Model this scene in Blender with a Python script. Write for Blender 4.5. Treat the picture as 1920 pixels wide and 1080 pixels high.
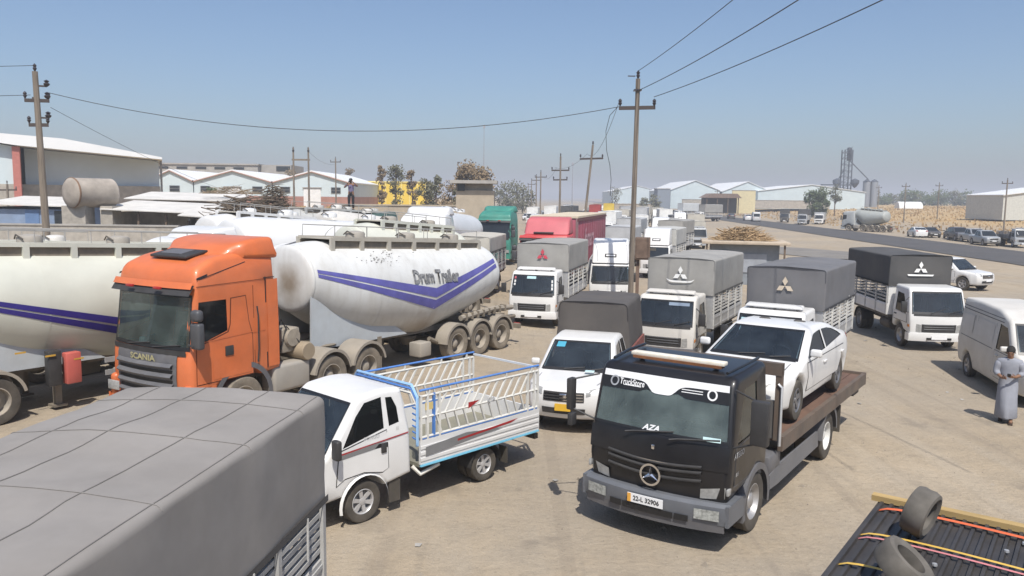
import bpy, bmesh, math, random
from mathutils import Vector, Matrix, noise
R = math.radians
random.seed(7)
S = bpy.context.scene
for o in list(bpy.data.objects): bpy.data.objects.remove(o)
C = S.collection

# ---------------------------------------------------------------- camera
cam = bpy.data.cameras.new('camera'); cam.lens = 28.125; cam.sensor_width = 36
cam.clip_start = 0.1; cam.clip_end = 9000
camo = bpy.data.objects.new('camera', cam); C.objects.link(camo)
PITCH = math.atan(170/1500)
camo.matrix_world = Matrix.Translation((0, 0, 5)) @ Matrix.Rotation(R(90)-PITCH, 4, 'X') @ Matrix.Rotation(0.012, 4, 'Z')
S.camera = camo
# ---------------------------------------------------------------- sky and sun
SUN_EL, SUN_AZ = R(57), math.atan2(0.14, -0.99)      # azimuth from +Y towards +X: behind the camera, a little right
w = bpy.data.worlds.new('World'); S.world = w; w.use_nodes = True
nt = w.node_tree; bg = nt.nodes['Background']
sk = nt.nodes.new('ShaderNodeTexSky'); sk.sky_type = 'NISHITA'; sk.sun_disc = False
sk.sun_elevation = SUN_EL; sk.sun_rotation = SUN_AZ
sk.altitude = 0; sk.air_density = 1.0; sk.dust_density = 2.0; sk.ozone_density = 5.5
nt.links.new(sk.outputs[0], bg.inputs[0]); bg.inputs[1].default_value = 0.125
sl = bpy.data.lights.new('sun', 'SUN'); sl.energy = 4.6; sl.angle = R(0.53); sl.color = (1, .955, .88)
so = bpy.data.objects.new('sun', sl); C.objects.link(so)
sd = Vector((math.sin(SUN_AZ)*math.cos(SUN_EL), math.cos(SUN_AZ)*math.cos(SUN_EL), math.sin(SUN_EL)))
so.rotation_euler = sd.to_track_quat('Z', 'Y').to_euler()
S.view_settings.view_transform = 'Standard'; S.view_settings.look = 'None'
S.view_settings.exposure = 0.08; S.view_settings.gamma = 1; S.view_settings.use_curve_mapping = False
S.render.engine = 'CYCLES'
HAZE = 0.0009
S.cycles.max_bounces = 5; S.cycles.diffuse_bounces = 2; S.cycles.transparent_max_bounces = 12; S.cycles.volume_bounces = 0
S.cycles.caustics_reflective = False; S.cycles.caustics_refractive = False

# ---------------------------------------------------------------- materials
MATS = {}
def lin(c):
    return tuple(x for x in c)
def mat(name, col, rough=.55, metal=0., var=.1, scale=2.5, dust=0., bump=0., bscale=60., spec=.5, coat=0., col2=None, stretch=None, dcol=(.42, .35, .26)):
    if name in MATS: return MATS[name]
    m = bpy.data.materials.new(name); m.use_nodes = True; MATS[name] = m; m['c'] = col
    t = m.node_tree; n = t.nodes; L = t.links.new
    b = n['Principled BSDF']
    b.inputs['Roughness'].default_value = rough; b.inputs['Metallic'].default_value = metal
    b.inputs['Specular IOR Level'].default_value = spec; b.inputs['Coat Weight'].default_value = coat
    b.inputs['Coat Roughness'].default_value = .08
    tc = n.new('ShaderNodeTexCoord'); mp = n.new('ShaderNodeMapping'); L(tc.outputs['Object'], mp.inputs[0])
    if stretch: mp.inputs['Scale'].default_value = stretch
    nz = n.new('ShaderNodeTexNoise'); nz.inputs['Scale'].default_value = scale; nz.inputs['Detail'].default_value = 6
    nz.inputs['Roughness'].default_value = .6
    L(mp.outputs[0], nz.inputs[0])
    rp = n.new('ShaderNodeMapRange'); rp.inputs[1].default_value = .32; rp.inputs[2].default_value = .68
    L(nz.outputs[0], rp.inputs[0])
    mx = n.new('ShaderNodeMix'); mx.data_type = 'RGBA'
    c2 = col2 or tuple(min(1, c*(1+var)) for c in col); c1 = col if col2 else tuple(c*(1-var) for c in col)
    mx.inputs[6].default_value = (*c1, 1); mx.inputs[7].default_value = (*c2, 1); L(rp.outputs[0], mx.inputs[0])
    out = mx.outputs[2]
    if dust > 0:
        n2 = n.new('ShaderNodeTexNoise'); n2.inputs['Scale'].default_value = scale*.55; n2.inputs['Detail'].default_value = 8
        n2.inputs['Roughness'].default_value = .7; L(mp.outputs[0], n2.inputs[0])
        r2 = n.new('ShaderNodeMapRange'); r2.inputs[1].default_value = .35; r2.inputs[2].default_value = .8
        r2.inputs[3].default_value = dust*.35; r2.inputs[4].default_value = dust; L(n2.outputs[0], r2.inputs[0])
        m2 = n.new('ShaderNodeMix'); m2.data_type = 'RGBA'; m2.inputs[7].default_value = (*dcol, 1)
        L(r2.outputs[0], m2.inputs[0]); L(out, m2.inputs[6]); out = m2.outputs[2]
        m3 = n.new('ShaderNodeMix'); m3.inputs[2].default_value = rough; m3.inputs[3].default_value = .85
        L(r2.outputs[0], m3.inputs[0]); L(m3.outputs[0], b.inputs['Roughness'])
    L(out, b.inputs['Base Color'])
    if bump > 0:
        n4 = n.new('ShaderNodeTexNoise'); n4.inputs['Scale'].default_value = bscale; n4.inputs['Detail'].default_value = 5
        L(mp.outputs[0], n4.inputs[0]); bp = n.new('ShaderNodeBump'); bp.inputs['Strength'].default_value = min(1, bump)
        bp.inputs['Distance'].default_value = .02*bump
        L(n4.outputs[0], bp.inputs['Height']); L(bp.outputs[0], b.inputs['Normal'])
    return m
def glass(name, tint, film=.1, fcol=(.36, .42, .40), ior=1.55):
    if name in MATS: return MATS[name]
    m = bpy.data.materials.new(name); m.use_nodes = True; MATS[name] = m
    t = m.node_tree; n = t.nodes; L = t.links.new; n.remove(n['Principled BSDF'])
    tr = n.new('ShaderNodeBsdfTransparent'); tr.inputs[0].default_value = (*tint, 1)
    df = n.new('ShaderNodeBsdfDiffuse'); df.inputs[0].default_value = (*fcol, 1)
    tc = n.new('ShaderNodeTexCoord'); nz = n.new('ShaderNodeTexNoise'); nz.inputs['Scale'].default_value = 2.2; nz.inputs['Detail'].default_value = 6; L(tc.outputs['Object'], nz.inputs[0])
    rp = n.new('ShaderNodeMapRange'); rp.inputs[1].default_value = .3; rp.inputs[2].default_value = .75; rp.inputs[3].default_value = film*.55; rp.inputs[4].default_value = film*1.6; L(nz.outputs[0], rp.inputs[0])
    m1 = n.new('ShaderNodeMixShader'); L(rp.outputs[0], m1.inputs[0]); L(tr.outputs[0], m1.inputs[1]); L(df.outputs[0], m1.inputs[2])
    gl = n.new('ShaderNodeBsdfGlossy'); gl.inputs['Roughness'].default_value = .04; gl.inputs[0].default_value = (.9, .9, .9, 1)
    fr = n.new('ShaderNodeFresnel'); fr.inputs[0].default_value = ior
    mx = n.new('ShaderNodeMixShader'); L(fr.outputs[0], mx.inputs[0]); L(m1.outputs[0], mx.inputs[1]); L(gl.outputs[0], mx.inputs[2])
    L(mx.outputs[0], n['Material Output'].inputs[0])
    return m
GL = glass('glass_green', (.50, .62, .58), .10, (.34, .46, .43)); GLW = glass('glass_dusty', (.52, .64, .60), .20, (.40, .50, .47)); GLD = glass('glass_dark', (.05, .058, .065), .03, (.25, .27, .28), 1.36); GLT = glass('glass_blue', (.34, .42, .47), .075, (.26, .33, .40))
GFAR = mat('glass_far', (.02, .025, .03), .08, var=.2, scale=4)
WHITE = mat('white_paint', (.74, .74, .73), .32, var=.05, scale=1.6, dust=.20, coat=.3)
WHITED = mat('white_paint_dusty', (.66, .65, .62), .45, var=.09, scale=1.3, dust=.45)
CREAM = mat('cream_paint', (.60, .61, .535), .45, var=.07, scale=1.1, dust=.22)
BLACKP = mat('black_paint', (.008, .008, .010), .38, var=.3, scale=2, dust=.02, coat=.25, spec=.4)
ORANGE = mat('orange_paint', (.62, .135, .03), .38, var=.12, scale=1.6, dust=.16, coat=.2)
PLASTIC = mat('dark_plastic', (.024, .025, .028), .55, var=.25, scale=5, dust=.07)
PLASTICG = mat('grey_plastic', (.085, .092, .11), .5, var=.15, scale=4, dust=.2)
MIRR = mat('mirror_plastic', (.05, .055, .065), .45, var=.15, scale=4, dust=.1)
RUBBER = mat('rubber', (.025, .024, .023), .8, var=.3, scale=6, dust=.22)
RUBBERD = mat('rubber_dusty', (.05, .047, .043), .85, var=.3, scale=6, dust=.75)
STEELW = mat('wheel_steel', (.45, .45, .46), .4, metal=.6, var=.2, scale=6, dust=.25)
STEELD = mat('wheel_steel_dusty', (.3, .28, .25), .7, metal=.1, var=.2, scale=6, dust=.7)
CHROME = mat('chrome', (.75, .75, .77), .14, metal=1, var=.05)
CHASSIS = mat('chassis', (.03, .03, .031), .7, var=.3, scale=4, dust=.3)
CHASSISD = mat('chassis_dusty', (.06, .055, .05), .8, var=.3, scale=3, dust=.7)
DASHD = None
INTER = mat('cab_interior', (.05, .05, .052), .8, var=.2)
SEATM = mat('seat_fabric', (.09, .085, .08), .9, var=.25, scale=8)
DASHM = mat('dashboard_plastic', (.10, .105, .10), .7, var=.2)
LAMP = mat('lamp_lens', (.34, .34, .33), .10, var=.2, scale=14, spec=.7)
AMBER = mat('amber_lens', (.6, .2, .02), .2)
REDL = mat('red_lens', (.35, .02, .02), .3, var=.2)
WHITEP = mat('white_print', (.8, .8, .8), .6, var=.03)
BLACKV = mat('black_print', (.015, .015, .016), .4, var=.1)
ALU = mat('aluminium', (.55, .56, .57), .4, metal=.5, var=.12, scale=5, dust=.2)
SLATW = mat('slat_white', (.62, .62, .60), .55, var=.12, scale=5, dust=.3)
SLATG = mat('slat_grey', (.42, .42, .41), .5, var=.12, scale=5, dust=.2)

# ---------------------------------------------------------------- mesh helpers
class MB:
    def __init__(s): s.v = []; s.f = []
    def add(s, vs, fs):
        o = len(s.v); s.v += [tuple(v) for v in vs]; s.f += [tuple(i+o for i in f) for f in fs]; return s
    def box(s, cx, cy, cz, sx, sy, sz, rot=None, tx=1., ty=1.):
        vs = []
        for z in (-.5, .5):
            k, q = (tx, ty) if z > 0 else (1., 1.)
            for x, y in ((-.5, -.5), (.5, -.5), (.5, .5), (-.5, .5)):
                p = Vector((x*sx*k, y*sy*q, z*sz))
                if rot is not None: p = rot @ p
                vs.append((p.x+cx, p.y+cy, p.z+cz))
        return s.add(vs, [(3, 2, 1, 0), (4, 5, 6, 7), (0, 1, 5, 4), (1, 2, 6, 5), (2, 3, 7, 6), (3, 0, 4, 7)])
    def bar(s, a, b, w_=.05, h=.05, up=(0, 0, 1)):
        a = Vector(a); b = Vector(b); d = (b-a).normalized(); u = Vector(up)
        if abs(d.dot(u)) > .98: u = Vector((0, 1, 0))
        x = d.cross(u).normalized()*(w_/2); y = x.cross(d).normalized()*(h/2)
        vs = [a-x-y, a+x-y, a+x+y, a-x+y, b-x-y, b+x-y, b+x+y, b-x+y]
        return s.add(vs, [(3, 2, 1, 0), (4, 5, 6, 7), (0, 1, 5, 4), (1, 2, 6, 5), (2, 3, 7, 6), (3, 0, 4, 7)])
    def tube(s, pts, r, n=6, cap=True):
        pts = [Vector(p) for p in pts]; k = len(pts); rs = r if isinstance(r, (list, tuple)) else [r]*k
        vs = []; fs = []; px = None
        for i, p in enumerate(pts):
            d = (pts[min(i+1, k-1)]-pts[max(i-1, 0)]).normalized()
            u = Vector((0, 0, 1)) if abs(d.z) < .95 else Vector((1, 0, 0))
            x = d.cross(u).normalized() if px is None else (px-d*px.dot(d)).normalized()
            px = x; y = d.cross(x)
            for j in range(n):
                a = 2*math.pi*j/n; vs.append(p+(x*math.cos(a)+y*math.sin(a))*rs[i])
        for i in range(k-1):
            for j in range(n):
                fs.append((i*n+j, i*n+(j+1) % n, (i+1)*n+(j+1) % n, (i+1)*n+j))
        if cap: fs += [tuple(range(n))[::-1], tuple((k-1)*n+j for j in range(n))]
        return s.add(vs, fs)
    def lathe(s, prof, c=(0, 0, 0), axis='X', n=24):
        vs = []; fs = []; k = len(prof)
        for j in range(n):
            a = 2*math.pi*j/n; ca, sa = math.cos(a), math.sin(a)
            for r, h in prof:
                p = {'X': (h, r*ca, r*sa), 'Y': (r*ca, h, r*sa), 'Z': (r*ca, r*sa, h)}[axis]
                vs.append((p[0]+c[0], p[1]+c[1], p[2]+c[2]))
        for j in range(n):
            for i in range(k-1):
                a, b = j*k+i, ((j+1) % n)*k+i
                fs.append((a, b, b+1, a+1))
        return s.add(vs, fs)
    def prism(s, poly, a0, a1, plane='YZ'):
        def P(p, h): return {'YZ': (h, p[0], p[1]), 'XZ': (p[0], h, p[1]), 'XY': (p[0], p[1], h)}[plane]
        n = len(poly); vs = [P(p, a0) for p in poly]+[P(p, a1) for p in poly]
        fs = [tuple(range(n))[::-1], tuple(range(n, 2*n))]+[(i, (i+1) % n, n+(i+1) % n, n+i) for i in range(n)]
        return s.add(vs, fs)
    def grid(s, fn, nu, nv):
        vs = [fn(i/nu, j/nv) for i in range(nu+1) for j in range(nv+1)]
        fs = [(i*(nv+1)+j, (i+1)*(nv+1)+j, (i+1)*(nv+1)+j+1, i*(nv+1)+j+1) for i in range(nu) for j in range(nv)]
        return s.add(vs, fs)
    def mesh(s, name, smooth=32, bev=0., seg=2):
        bm = bmesh.new()
        vv = [bm.verts.new(v) for v in s.v]
        for f in s.f:
            if len(set(f)) > 2:
                try: bm.faces.new([vv[i] for i in f])
                except ValueError: pass
        return bm_mesh(bm, name, smooth, bev, seg)
    def build(s, name, m, parent=None, smooth=32, bev=0., seg=2, loc=None):
        return link(name, s.mesh(name, smooth, bev, seg), m, parent, loc)
def bm_mesh(bm, name, smooth=32, bev=0., seg=2, norm=True):
    if norm: bmesh.ops.recalc_face_normals(bm, faces=bm.faces[:])
    if bev > 0:
        es = [e for e in bm.edges if len(e.link_faces) == 2 and e.calc_face_angle(0) > R(28)]
        bmesh.ops.bevel(bm, geom=es, offset=bev, segments=seg, affect='EDGES', profile=.5, clamp_overlap=True)
    me = bpy.data.meshes.new(name); bm.to_mesh(me); bm.free()
    if smooth:
        me.shade_smooth(); me.set_sharp_from_angle(angle=R(smooth))
    return me
def link(name, me, m, parent=None, loc=None):
    o = bpy.data.objects.new(name, me); C.objects.link(o)
    if m is not None and not me.materials: me.materials.append(m)
    if parent is not None: o.parent = parent
    if loc is not None: o.location = loc
    return o
def tag(o, label=None, cat=None, group=None, kind=None):
    if label: o['label'] = label
    if cat: o['category'] = cat
    if group: o['group'] = group
    if kind: o['kind'] = kind
    return o
def thing(name, label, cat, loc=(0, 0, 0), th=90., group=None):
    o = bpy.data.objects.new(name, None); C.objects.link(o); o.empty_display_size = .3
    o.location = loc; o.rotation_euler = (0, 0, R(th-90))
    return tag(o, label, cat, group)
def sm(a, b, x):
    t = max(0., min(1., (x-a)/(b-a))); return t*t*(3-2*t)
RD = [(31, -30), (43.5, 40), (46.5, 66), (49, 100), (53, 150), (57, 208), (60, 253), (66, 335), (82, 600), (118, 1200), (160, 2500), (200, 6000)]
def road_x(y):
    for (xa, ya), (xb, yb) in zip(RD, RD[1:]):
        if y <= yb: return xa+(xb-xa)*(y-ya)/(yb-ya)
    return RD[-1][0]
def gz(x, y):
    """height of the ground: a low rise under the rear rows on the left, the field beyond the road climbing gently"""
    z = .45*sm(27, 34, y)*sm(2.5, -2.5, x)*sm(75, 60, y)
    z += 3.2*sm(10, 110, x-road_x(y))*sm(20, 200, y)
    z += 2.7*sm(70, 135, y)*sm(-8, -24, x)
    return z
def fillet(pts, n=4):
    out = []; k = len(pts)
    for i, p in enumerate(pts):
        r = p[2] if len(p) > 2 else 0
        P = Vector(p[:2])
        if r <= 0: out.append((P.x, P.y)); continue
        A = Vector(pts[i-1][:2])-P; B = Vector(pts[(i+1) % k][:2])-P
        ra = min(r, A.length*.48, B.length*.48)
        a = P+A.normalized()*ra; b = P+B.normalized()*ra
        for j in range(n+1):
            t = j/n; q = a*(1-t)**2+P*2*t*(1-t)+b*t*t; out.append((q.x, q.y))
    return out
def arch_bottom(zb, yr, yf, axles, rad, zc):
    """bottom edge from the rear (yr) to the front (yf) with wheel arches"""
    pts = [(yr, zb)]
    for ya in sorted(axles):
        dz = zb-zc; dx = math.sqrt(max(.01, rad*rad-dz*dz)); a0 = math.atan2(dz, -dx); a1 = math.atan2(dz, dx)
        if a0 < 0: a0 += 2*math.pi
        for j in range(9):
            a = a0+(a1-a0)*j/8; pts.append((ya+rad*math.cos(a), zc+rad*math.sin(a)))
    pts.append((yf, zb)); return pts
class Shell:
    """rounded vehicle body from a side profile; real openings for the screens and side windows"""
    def __init__(s, prof, W, hw=None, r=.05, fb=0., rb=0., fl=.6):
        s.p = prof; s.W = W; s.hw = hw or (lambda y, z: W); s.r = r; s.fb = fb; s.rb = rb; s.fl = fl
        s.y1 = max(p[0] for p in prof); s.y0 = min(p[0] for p in prof)
    def warp(s, xf, y, z):
        q = min(1.2, abs(xf))
        wf = sm(s.y1-s.fl, s.y1, y); wr = sm(s.y0+s.fl, s.y0, y)
        return (xf*s.hw(y, z), y-s.fb*q*q*wf+s.rb*q*q*wr, z)
    def shell(s, name, m, parent, wins=(), screens=(), zc=(), yc=(), seg=3, xw=.86, smooth=38, bottom=False):
        p = s.p; n = len(p); W = s.W; r = s.r
        area = sum(p[i][0]*p[(i+1) % n][1]-p[(i+1) % n][0]*p[i][1] for i in range(n))
        nr = []
        for i in range(n):
            d1 = Vector((p[i][0]-p[i-1][0], p[i][1]-p[i-1][1])); d2 = Vector((p[(i+1) % n][0]-p[i][0], p[(i+1) % n][1]-p[i][1]))
            if d1.length > 1e-9: d1.normalize()
            if d2.length > 1e-9: d2.normalize()
            t = d1+d2; t = t.normalized() if t.length > 1e-6 else d2
            nn = Vector((t.y, -t.x))*(1 if area > 0 else -1); k = max(.6, nn.dot(Vector((d2.y, -d2.x))*(1 if area > 0 else -1)))
            nr.append(nn/k)
        bm = bmesh.new(); lay = bm.faces.layers.int.new('side')
        xs = [-(W-r), -xw*W, -xw*W*.66, -xw*W*.33, 0, xw*W*.33, xw*W*.66, xw*W, W-r]
        wrap = [[bm.verts.new((x, p[i][0], p[i][1])) for i in range(n)] for x in xs]
        def rings(sg, base):
            out = [base]
            for k in range(1, seg+1):
                a = k/seg*math.pi/2
                out.append([bm.verts.new((sg*(W-r+r*math.sin(a)), p[i][0]-nr[i].x*r*(1-math.cos(a)), p[i][1]-nr[i].y*r*(1-math.cos(a)))) for i in range(n)])
            return out
        rl = rings(-1, wrap[0]); rr = rings(1, wrap[-1])
        def skip(i, j):
            if not screens or j in (0, len(xs)-2): return False
            my = (p[i][0]+p[(i+1) % n][0])/2; mz = (p[i][1]+p[(i+1) % n][1])/2
            for (ya, za), (yb, zb) in screens:
                if min(ya, yb)-.012 <= my <= max(ya, yb)+.012 and min(za, zb)-.012 <= mz <= max(za, zb)+.012: return True
            return False
        for j in range(len(xs)-1):
            for i in range(n):
                if not skip(i, j): bm.faces.new((wrap[j][i], wrap[j][(i+1) % n], wrap[j+1][(i+1) % n], wrap[j+1][i]))
        for rg in (rl, rr):
            for k in range(seg):
                for i in range(n): bm.faces.new((rg[k][i], rg[k][(i+1) % n], rg[k+1][(i+1) % n], rg[k+1][i]))
        sides = [bm.faces.new(rl[-1]), bm.faces.new(rr[-1])]
        for f in sides: f[lay] = 1
        def cut(co, no):
            fs = [f for f in bm.faces if f[lay] == 1]
            ge = list(fs)+list({e for f in fs for e in f.edges})+list({v for f in fs for v in f.verts})
            bmesh.ops.bisect_plane(bm, geom=ge, plane_co=co, plane_no=no, dist=1e-5)
        for z in zc: cut((0, 0, z), (0, 0, 1))
        for y in yc: cut((0, y, 0), (0, 1, 0))
        for wn in wins:
            k = len(wn)
            for i in range(k):
                a, b = wn[i], wn[(i+1) % k]; cut((0, a[0], a[1]), (0, -(b[1]-a[1]), b[0]-a[0]))
        kill = []
        for f in bm.faces:
            if f[lay] != 1: continue
            c = f.calc_center_median()
            for wn in wins:
                sg = [((wn[(i+1) % len(wn)][0]-wn[i][0])*(c.z-wn[i][1])-(wn[(i+1) % len(wn)][1]-wn[i][1])*(c.y-wn[i][0])) for i in range(len(wn))]
                if all(q > 0 for q in sg) or all(q < 0 for q in sg): kill.append(f); break
        if kill: bmesh.ops.delete(bm, geom=kill, context='FACES')
        for v in bm.verts: v.co = Vector(s.warp(v.co.x/W, v.co.y, v.co.z))
        bmesh.ops.triangulate(bm, faces=[f for f in bm.faces if len(f.verts) > 4])
        return link(name, bm_mesh(bm, name, smooth), m, parent)
    def side(s, poly, sg, off, name, m, parent, thick=0., cuts=True):
        """a patch following the side surface"""
        bm = bmesh.new()
        f = bm.faces.new([bm.verts.new((0, y, z)) for y, z in poly])
        if cuts:
            ys = [q[0] for q in poly]; zs = [q[1] for q in poly]
            for lo, hi, ax in ((min(ys), max(ys), 1), (min(zs), max(zs), 2)):
                k = max(1, int((hi-lo)/.22))
                for i in range(1, k):
                    co = [0, 0, 0]; no = [0, 0, 0]; co[ax] = lo+(hi-lo)*i/k; no[ax] = 1
                    bmesh.ops.bisect_plane(bm, geom=bm.faces[:]+bm.edges[:]+bm.verts[:], plane_co=co, plane_no=no, dist=1e-5)
        bmesh.ops.triangulate(bm, faces=bm.faces[:])
        for v in bm.verts:
            q = Vector(s.warp(sg, v.co.y, v.co.z)); q.x += sg*off; v.co = q
        bmesh.ops.recalc_face_normals(bm, faces=bm.faces[:])
        tot = sum((f.normal.x*sg for f in bm.faces))
        if tot < 0: bmesh.ops.reverse_faces(bm, faces=bm.faces[:])
        return link(name, bm_mesh(bm, name, 40, norm=False), m, parent)
    def scr(s, A, B, xa, xb, off, u, v):
        """point on the plane strip A(bottom)-B(top); u in -1..1, v in 0..1"""
        y = A[0]+(B[0]-A[0])*v; z = A[1]+(B[1]-A[1])*v
        d = Vector((B[0]-A[0], B[1]-A[1])).normalized(); nn = Vector((d.y, -d.x))
        if (nn.x < 0) != (A[0] > (s.y0+s.y1)/2): pass
        if A[0] > (s.y0+s.y1)/2 and nn.x < 0: nn = -nn
        if A[0] < (s.y0+s.y1)/2 and nn.x > 0: nn = -nn
        if abs(nn.x) < .2 and nn.y < 0: nn = -nn
        xf = u*(xa+(xb-xa)*v)
        q = s.warp(xf, y, z)
        return (q[0], q[1]+nn.x*off, q[2]+nn.y*off)
    def screen(s, A, B, xa, xb, name, m, parent, off=.006, u0=-1., u1=1., v0=0., v1=1., nu=10, nv=3, seal=0.):
        b = MB(); b.grid(lambda i, j: s.scr(A, B, xa, xb, off, u0+(u1-u0)*i, v0+(v1-v0)*j), nu, nv)
        o = b.build(name, m, parent)
        if seal:
            b = MB(); W_ = lambda u, v: s.scr(A, B, xa, xb, off+.003, u, v)
            for (ua, ub, va, vb) in ((-1, 1, 0, seal*1.4), (-1, 1, 1-seal, 1), (-1, -1+seal*.55, seal*1.4, 1-seal), (1-seal*.55, 1, seal*1.4, 1-seal)):
                b.grid(lambda i, j: W_(ua+(ub-ua)*i, va+(vb-va)*j), 10 if ub-ua > 1 else 1, 1 if ub-ua > 1 else 4)
            b.build('windscreen_seal', BLACKV, o)
        return o
    def front(s, x0, x1, z0, z1, y, off, name, m, parent, nu=4, thick=0, zf=None):
        """patch on the nose at profile depth y"""
        b = MB()
        b.grid(lambda i, j: (lambda q: (q[0], q[1]+off, q[2]))(s.warp((x0+(x1-x0)*i)/s.W, y(z0+(z1-z0)*j) if callable(y) else y, z0+(z1-z0)*j)), nu, 2)
        return b.build(name, m, parent)
    def prof_y(s, z):
        """foremost profile depth at height z"""
        best = -99; n = len(s.p)
        for i in range(n):
            (ya, za), (yb, zb) = s.p[i], s.p[(i+1) % n]
            if (za-z)*(zb-z) <= 0 and za != zb:
                best = max(best, ya+(yb-ya)*(z-za)/(zb-za))
        return best if best > -90 else s.y1
def copy_tree(o, parent=None):
    c = o.copy(); C.objects.link(c); c.parent = parent
    for ch in list(o.children): copy_tree(ch, c)
    return c
def text(s, size, name, m, parent, fn, bold=.0, sx=1., shear=0.):
    cu = bpy.data.curves.new('t', 'FONT'); cu.body = s; cu.size = size; cu.offset = bold; cu.align_x = 'CENTER'; cu.align_y = 'CENTER'
    cu.shear = shear; cu.resolution_u = 3
    ob = bpy.data.objects.new('t', cu); C.objects.link(ob)
    dg = bpy.context.evaluated_depsgraph_get(); me = bpy.data.meshes.new_from_object(ob.evaluated_get(dg))
    bpy.data.objects.remove(ob); bpy.data.curves.remove(cu)
    for v in me.vertices: v.co = Vector(fn(v.co.x*sx, v.co.y))
    me.name = name
    return link(name, me, m, parent)
def tarp_obj(T, y0, y1, W, z0, z1, m, ridge=.05, r=.075, name='tarp', bows=4, seed=0, wr=.010, skirt=0., taper=0., seams=(), rings=0, sagd=.020):
    """cloth cover stretched over bows: y0 front, y1 rear"""
    rnd = random.Random(seed); b = MB()
    sec = []
    for i in range(5): sec.append((1., z0+(z1-r-z0)*i/4))
    for i in range(1, 5):
        a = i/4*math.pi/2; sec.append((1-r/W*(1-math.cos(a)), z1-r+r*math.sin(a)))
    k = 6
    for i in range(1, k+1):
        t = i/k; sec.append(((1-r/W)*(1-t), z1+ridge*(1-(1-t)**2)))
    full = sec+[(-a, z) for a, z in sec[-2::-1]]
    L = y0-y1; N = max(8, int(L/.16)); n = len(full)
    ys = [y0, y0-.01, y0-.03, y0-.06]+[y0-.06-(L-.12)*i/N for i in range(1, N)]+[y1+.06, y1+.03, y1+.01, y1]
    ins = [.06, .03, .01, 0]+[0]*(N-1)+[0, .01, .03, .06]
    vs = []
    ph = [rnd.uniform(0, 6) for _ in range(4)]
    for y, q in zip(ys, ins):
        t = (y0-y)/L; sag = abs(math.sin(math.pi*t*(bows-1)))
        for a, z in full:
            zz = z; top = max(0, (z-(z1-r))/(r+ridge))
            zz -= top*(sagd*sag+q*.5)
            x = a*(W-q*.7)-(.02*sag*(1-top)*math.copysign(1, a) if abs(a) > .5 else 0)
            nz_ = noise.noise(Vector((a*1.6+seed, y*2.1, z*1.7)))*wr+noise.noise(Vector((a*5+seed, y*6, z*3)))*wr*.35
            x += nz_*math.copysign(1, a)*(1-top); zz += nz_*top
            x *= 1-taper*sm(z0, z1, z)
            vs.append((x, y, zz))
    fs = [(i*n+j, i*n+j+1, (i+1)*n+j+1, (i+1)*n+j) for i in range(len(ys)-1) for j in range(n-1)]
    b.add(vs, fs)
    # end sheets: rows of points across, a little slack
    for base, sg in ((0, 1), ((len(ys)-1)*n, -1)):
        h = n//2; rows = [[Vector(vs[base+j]).lerp(Vector(vs[base+n-1-j]), q/8) for q in range(9)] for j in range(h)]+[[Vector(vs[base+h])]*9]
        o = len(b.v)
        for rw in rows:
            for i, v in enumerate(rw):
                f = math.sin(math.pi*i/8)
                d = (-.02+noise.noise(Vector((v.x*2.2+seed*3, v.z*1.8, 7)))*wr*2.2)*f
                b.v.append((v.x, v.y+sg*d, v.z))
        for a in range(len(rows)-1):
            for i in range(8): b.f.append((o+a*9+i, o+a*9+i+1, o+(a+1)*9+i+1, o+(a+1)*9+i))
    me_b = b
    bm = bmesh.new(); vv = [bm.verts.new(v) for v in me_b.v]
    for f in me_b.f:
        try: bm.faces.new([vv[i] for i in f])
        except ValueError: pass
    bmesh.ops.remove_doubles(bm, verts=bm.verts[:], dist=.002)
    o = link(name, bm_mesh(bm, name, 50), m, T)
    sm_ = mat('seam_'+m.name, tuple(c*.80 for c in m['c']), .9)
    h = n//2; P = lambda i, j, k=.004: (vs[i*n+j][0]+(math.copysign(k, vs[i*n+j][0]) if abs(vs[i*n+j][2]-z1) > .1 else 0), vs[i*n+j][1], vs[i*n+j][2]+(k if abs(vs[i*n+j][2]-z1) <= .12 else 0))
    for j in seams:
        q = MB(); q.tube([P(i, j) for i in range(3, len(ys)-3)], .004, 4); q.build('seam', sm_, o)
    for k in range(rings):
        i = 3+int((len(ys)-6)*(k+.5)/rings); q = MB(); q.tube([P(i, j) for j in range(5, n-5)], .004, 4); q.build('seam', sm_, o)
    for sg in (-1, 1):
        q = MB(); q.grid(lambda i, j: (sg*(W+.014)*(1-taper*0), y0-.02-(L-.04)*i, z0-.01+.07*j), 24, 1); q.build('hem_band', mat('hem_'+m.name, tuple(c*.3 for c in m['c']), .9), o)
    # hem rope round the front edge
    q = MB(); q.tube([(v[0]*1.004, v[1]+.012, v[2]+.004) for v in vs[1*n+3:2*n-3]], .011, 5); q.build('hem', sm_, o)
    return o
WH = {}
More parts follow.
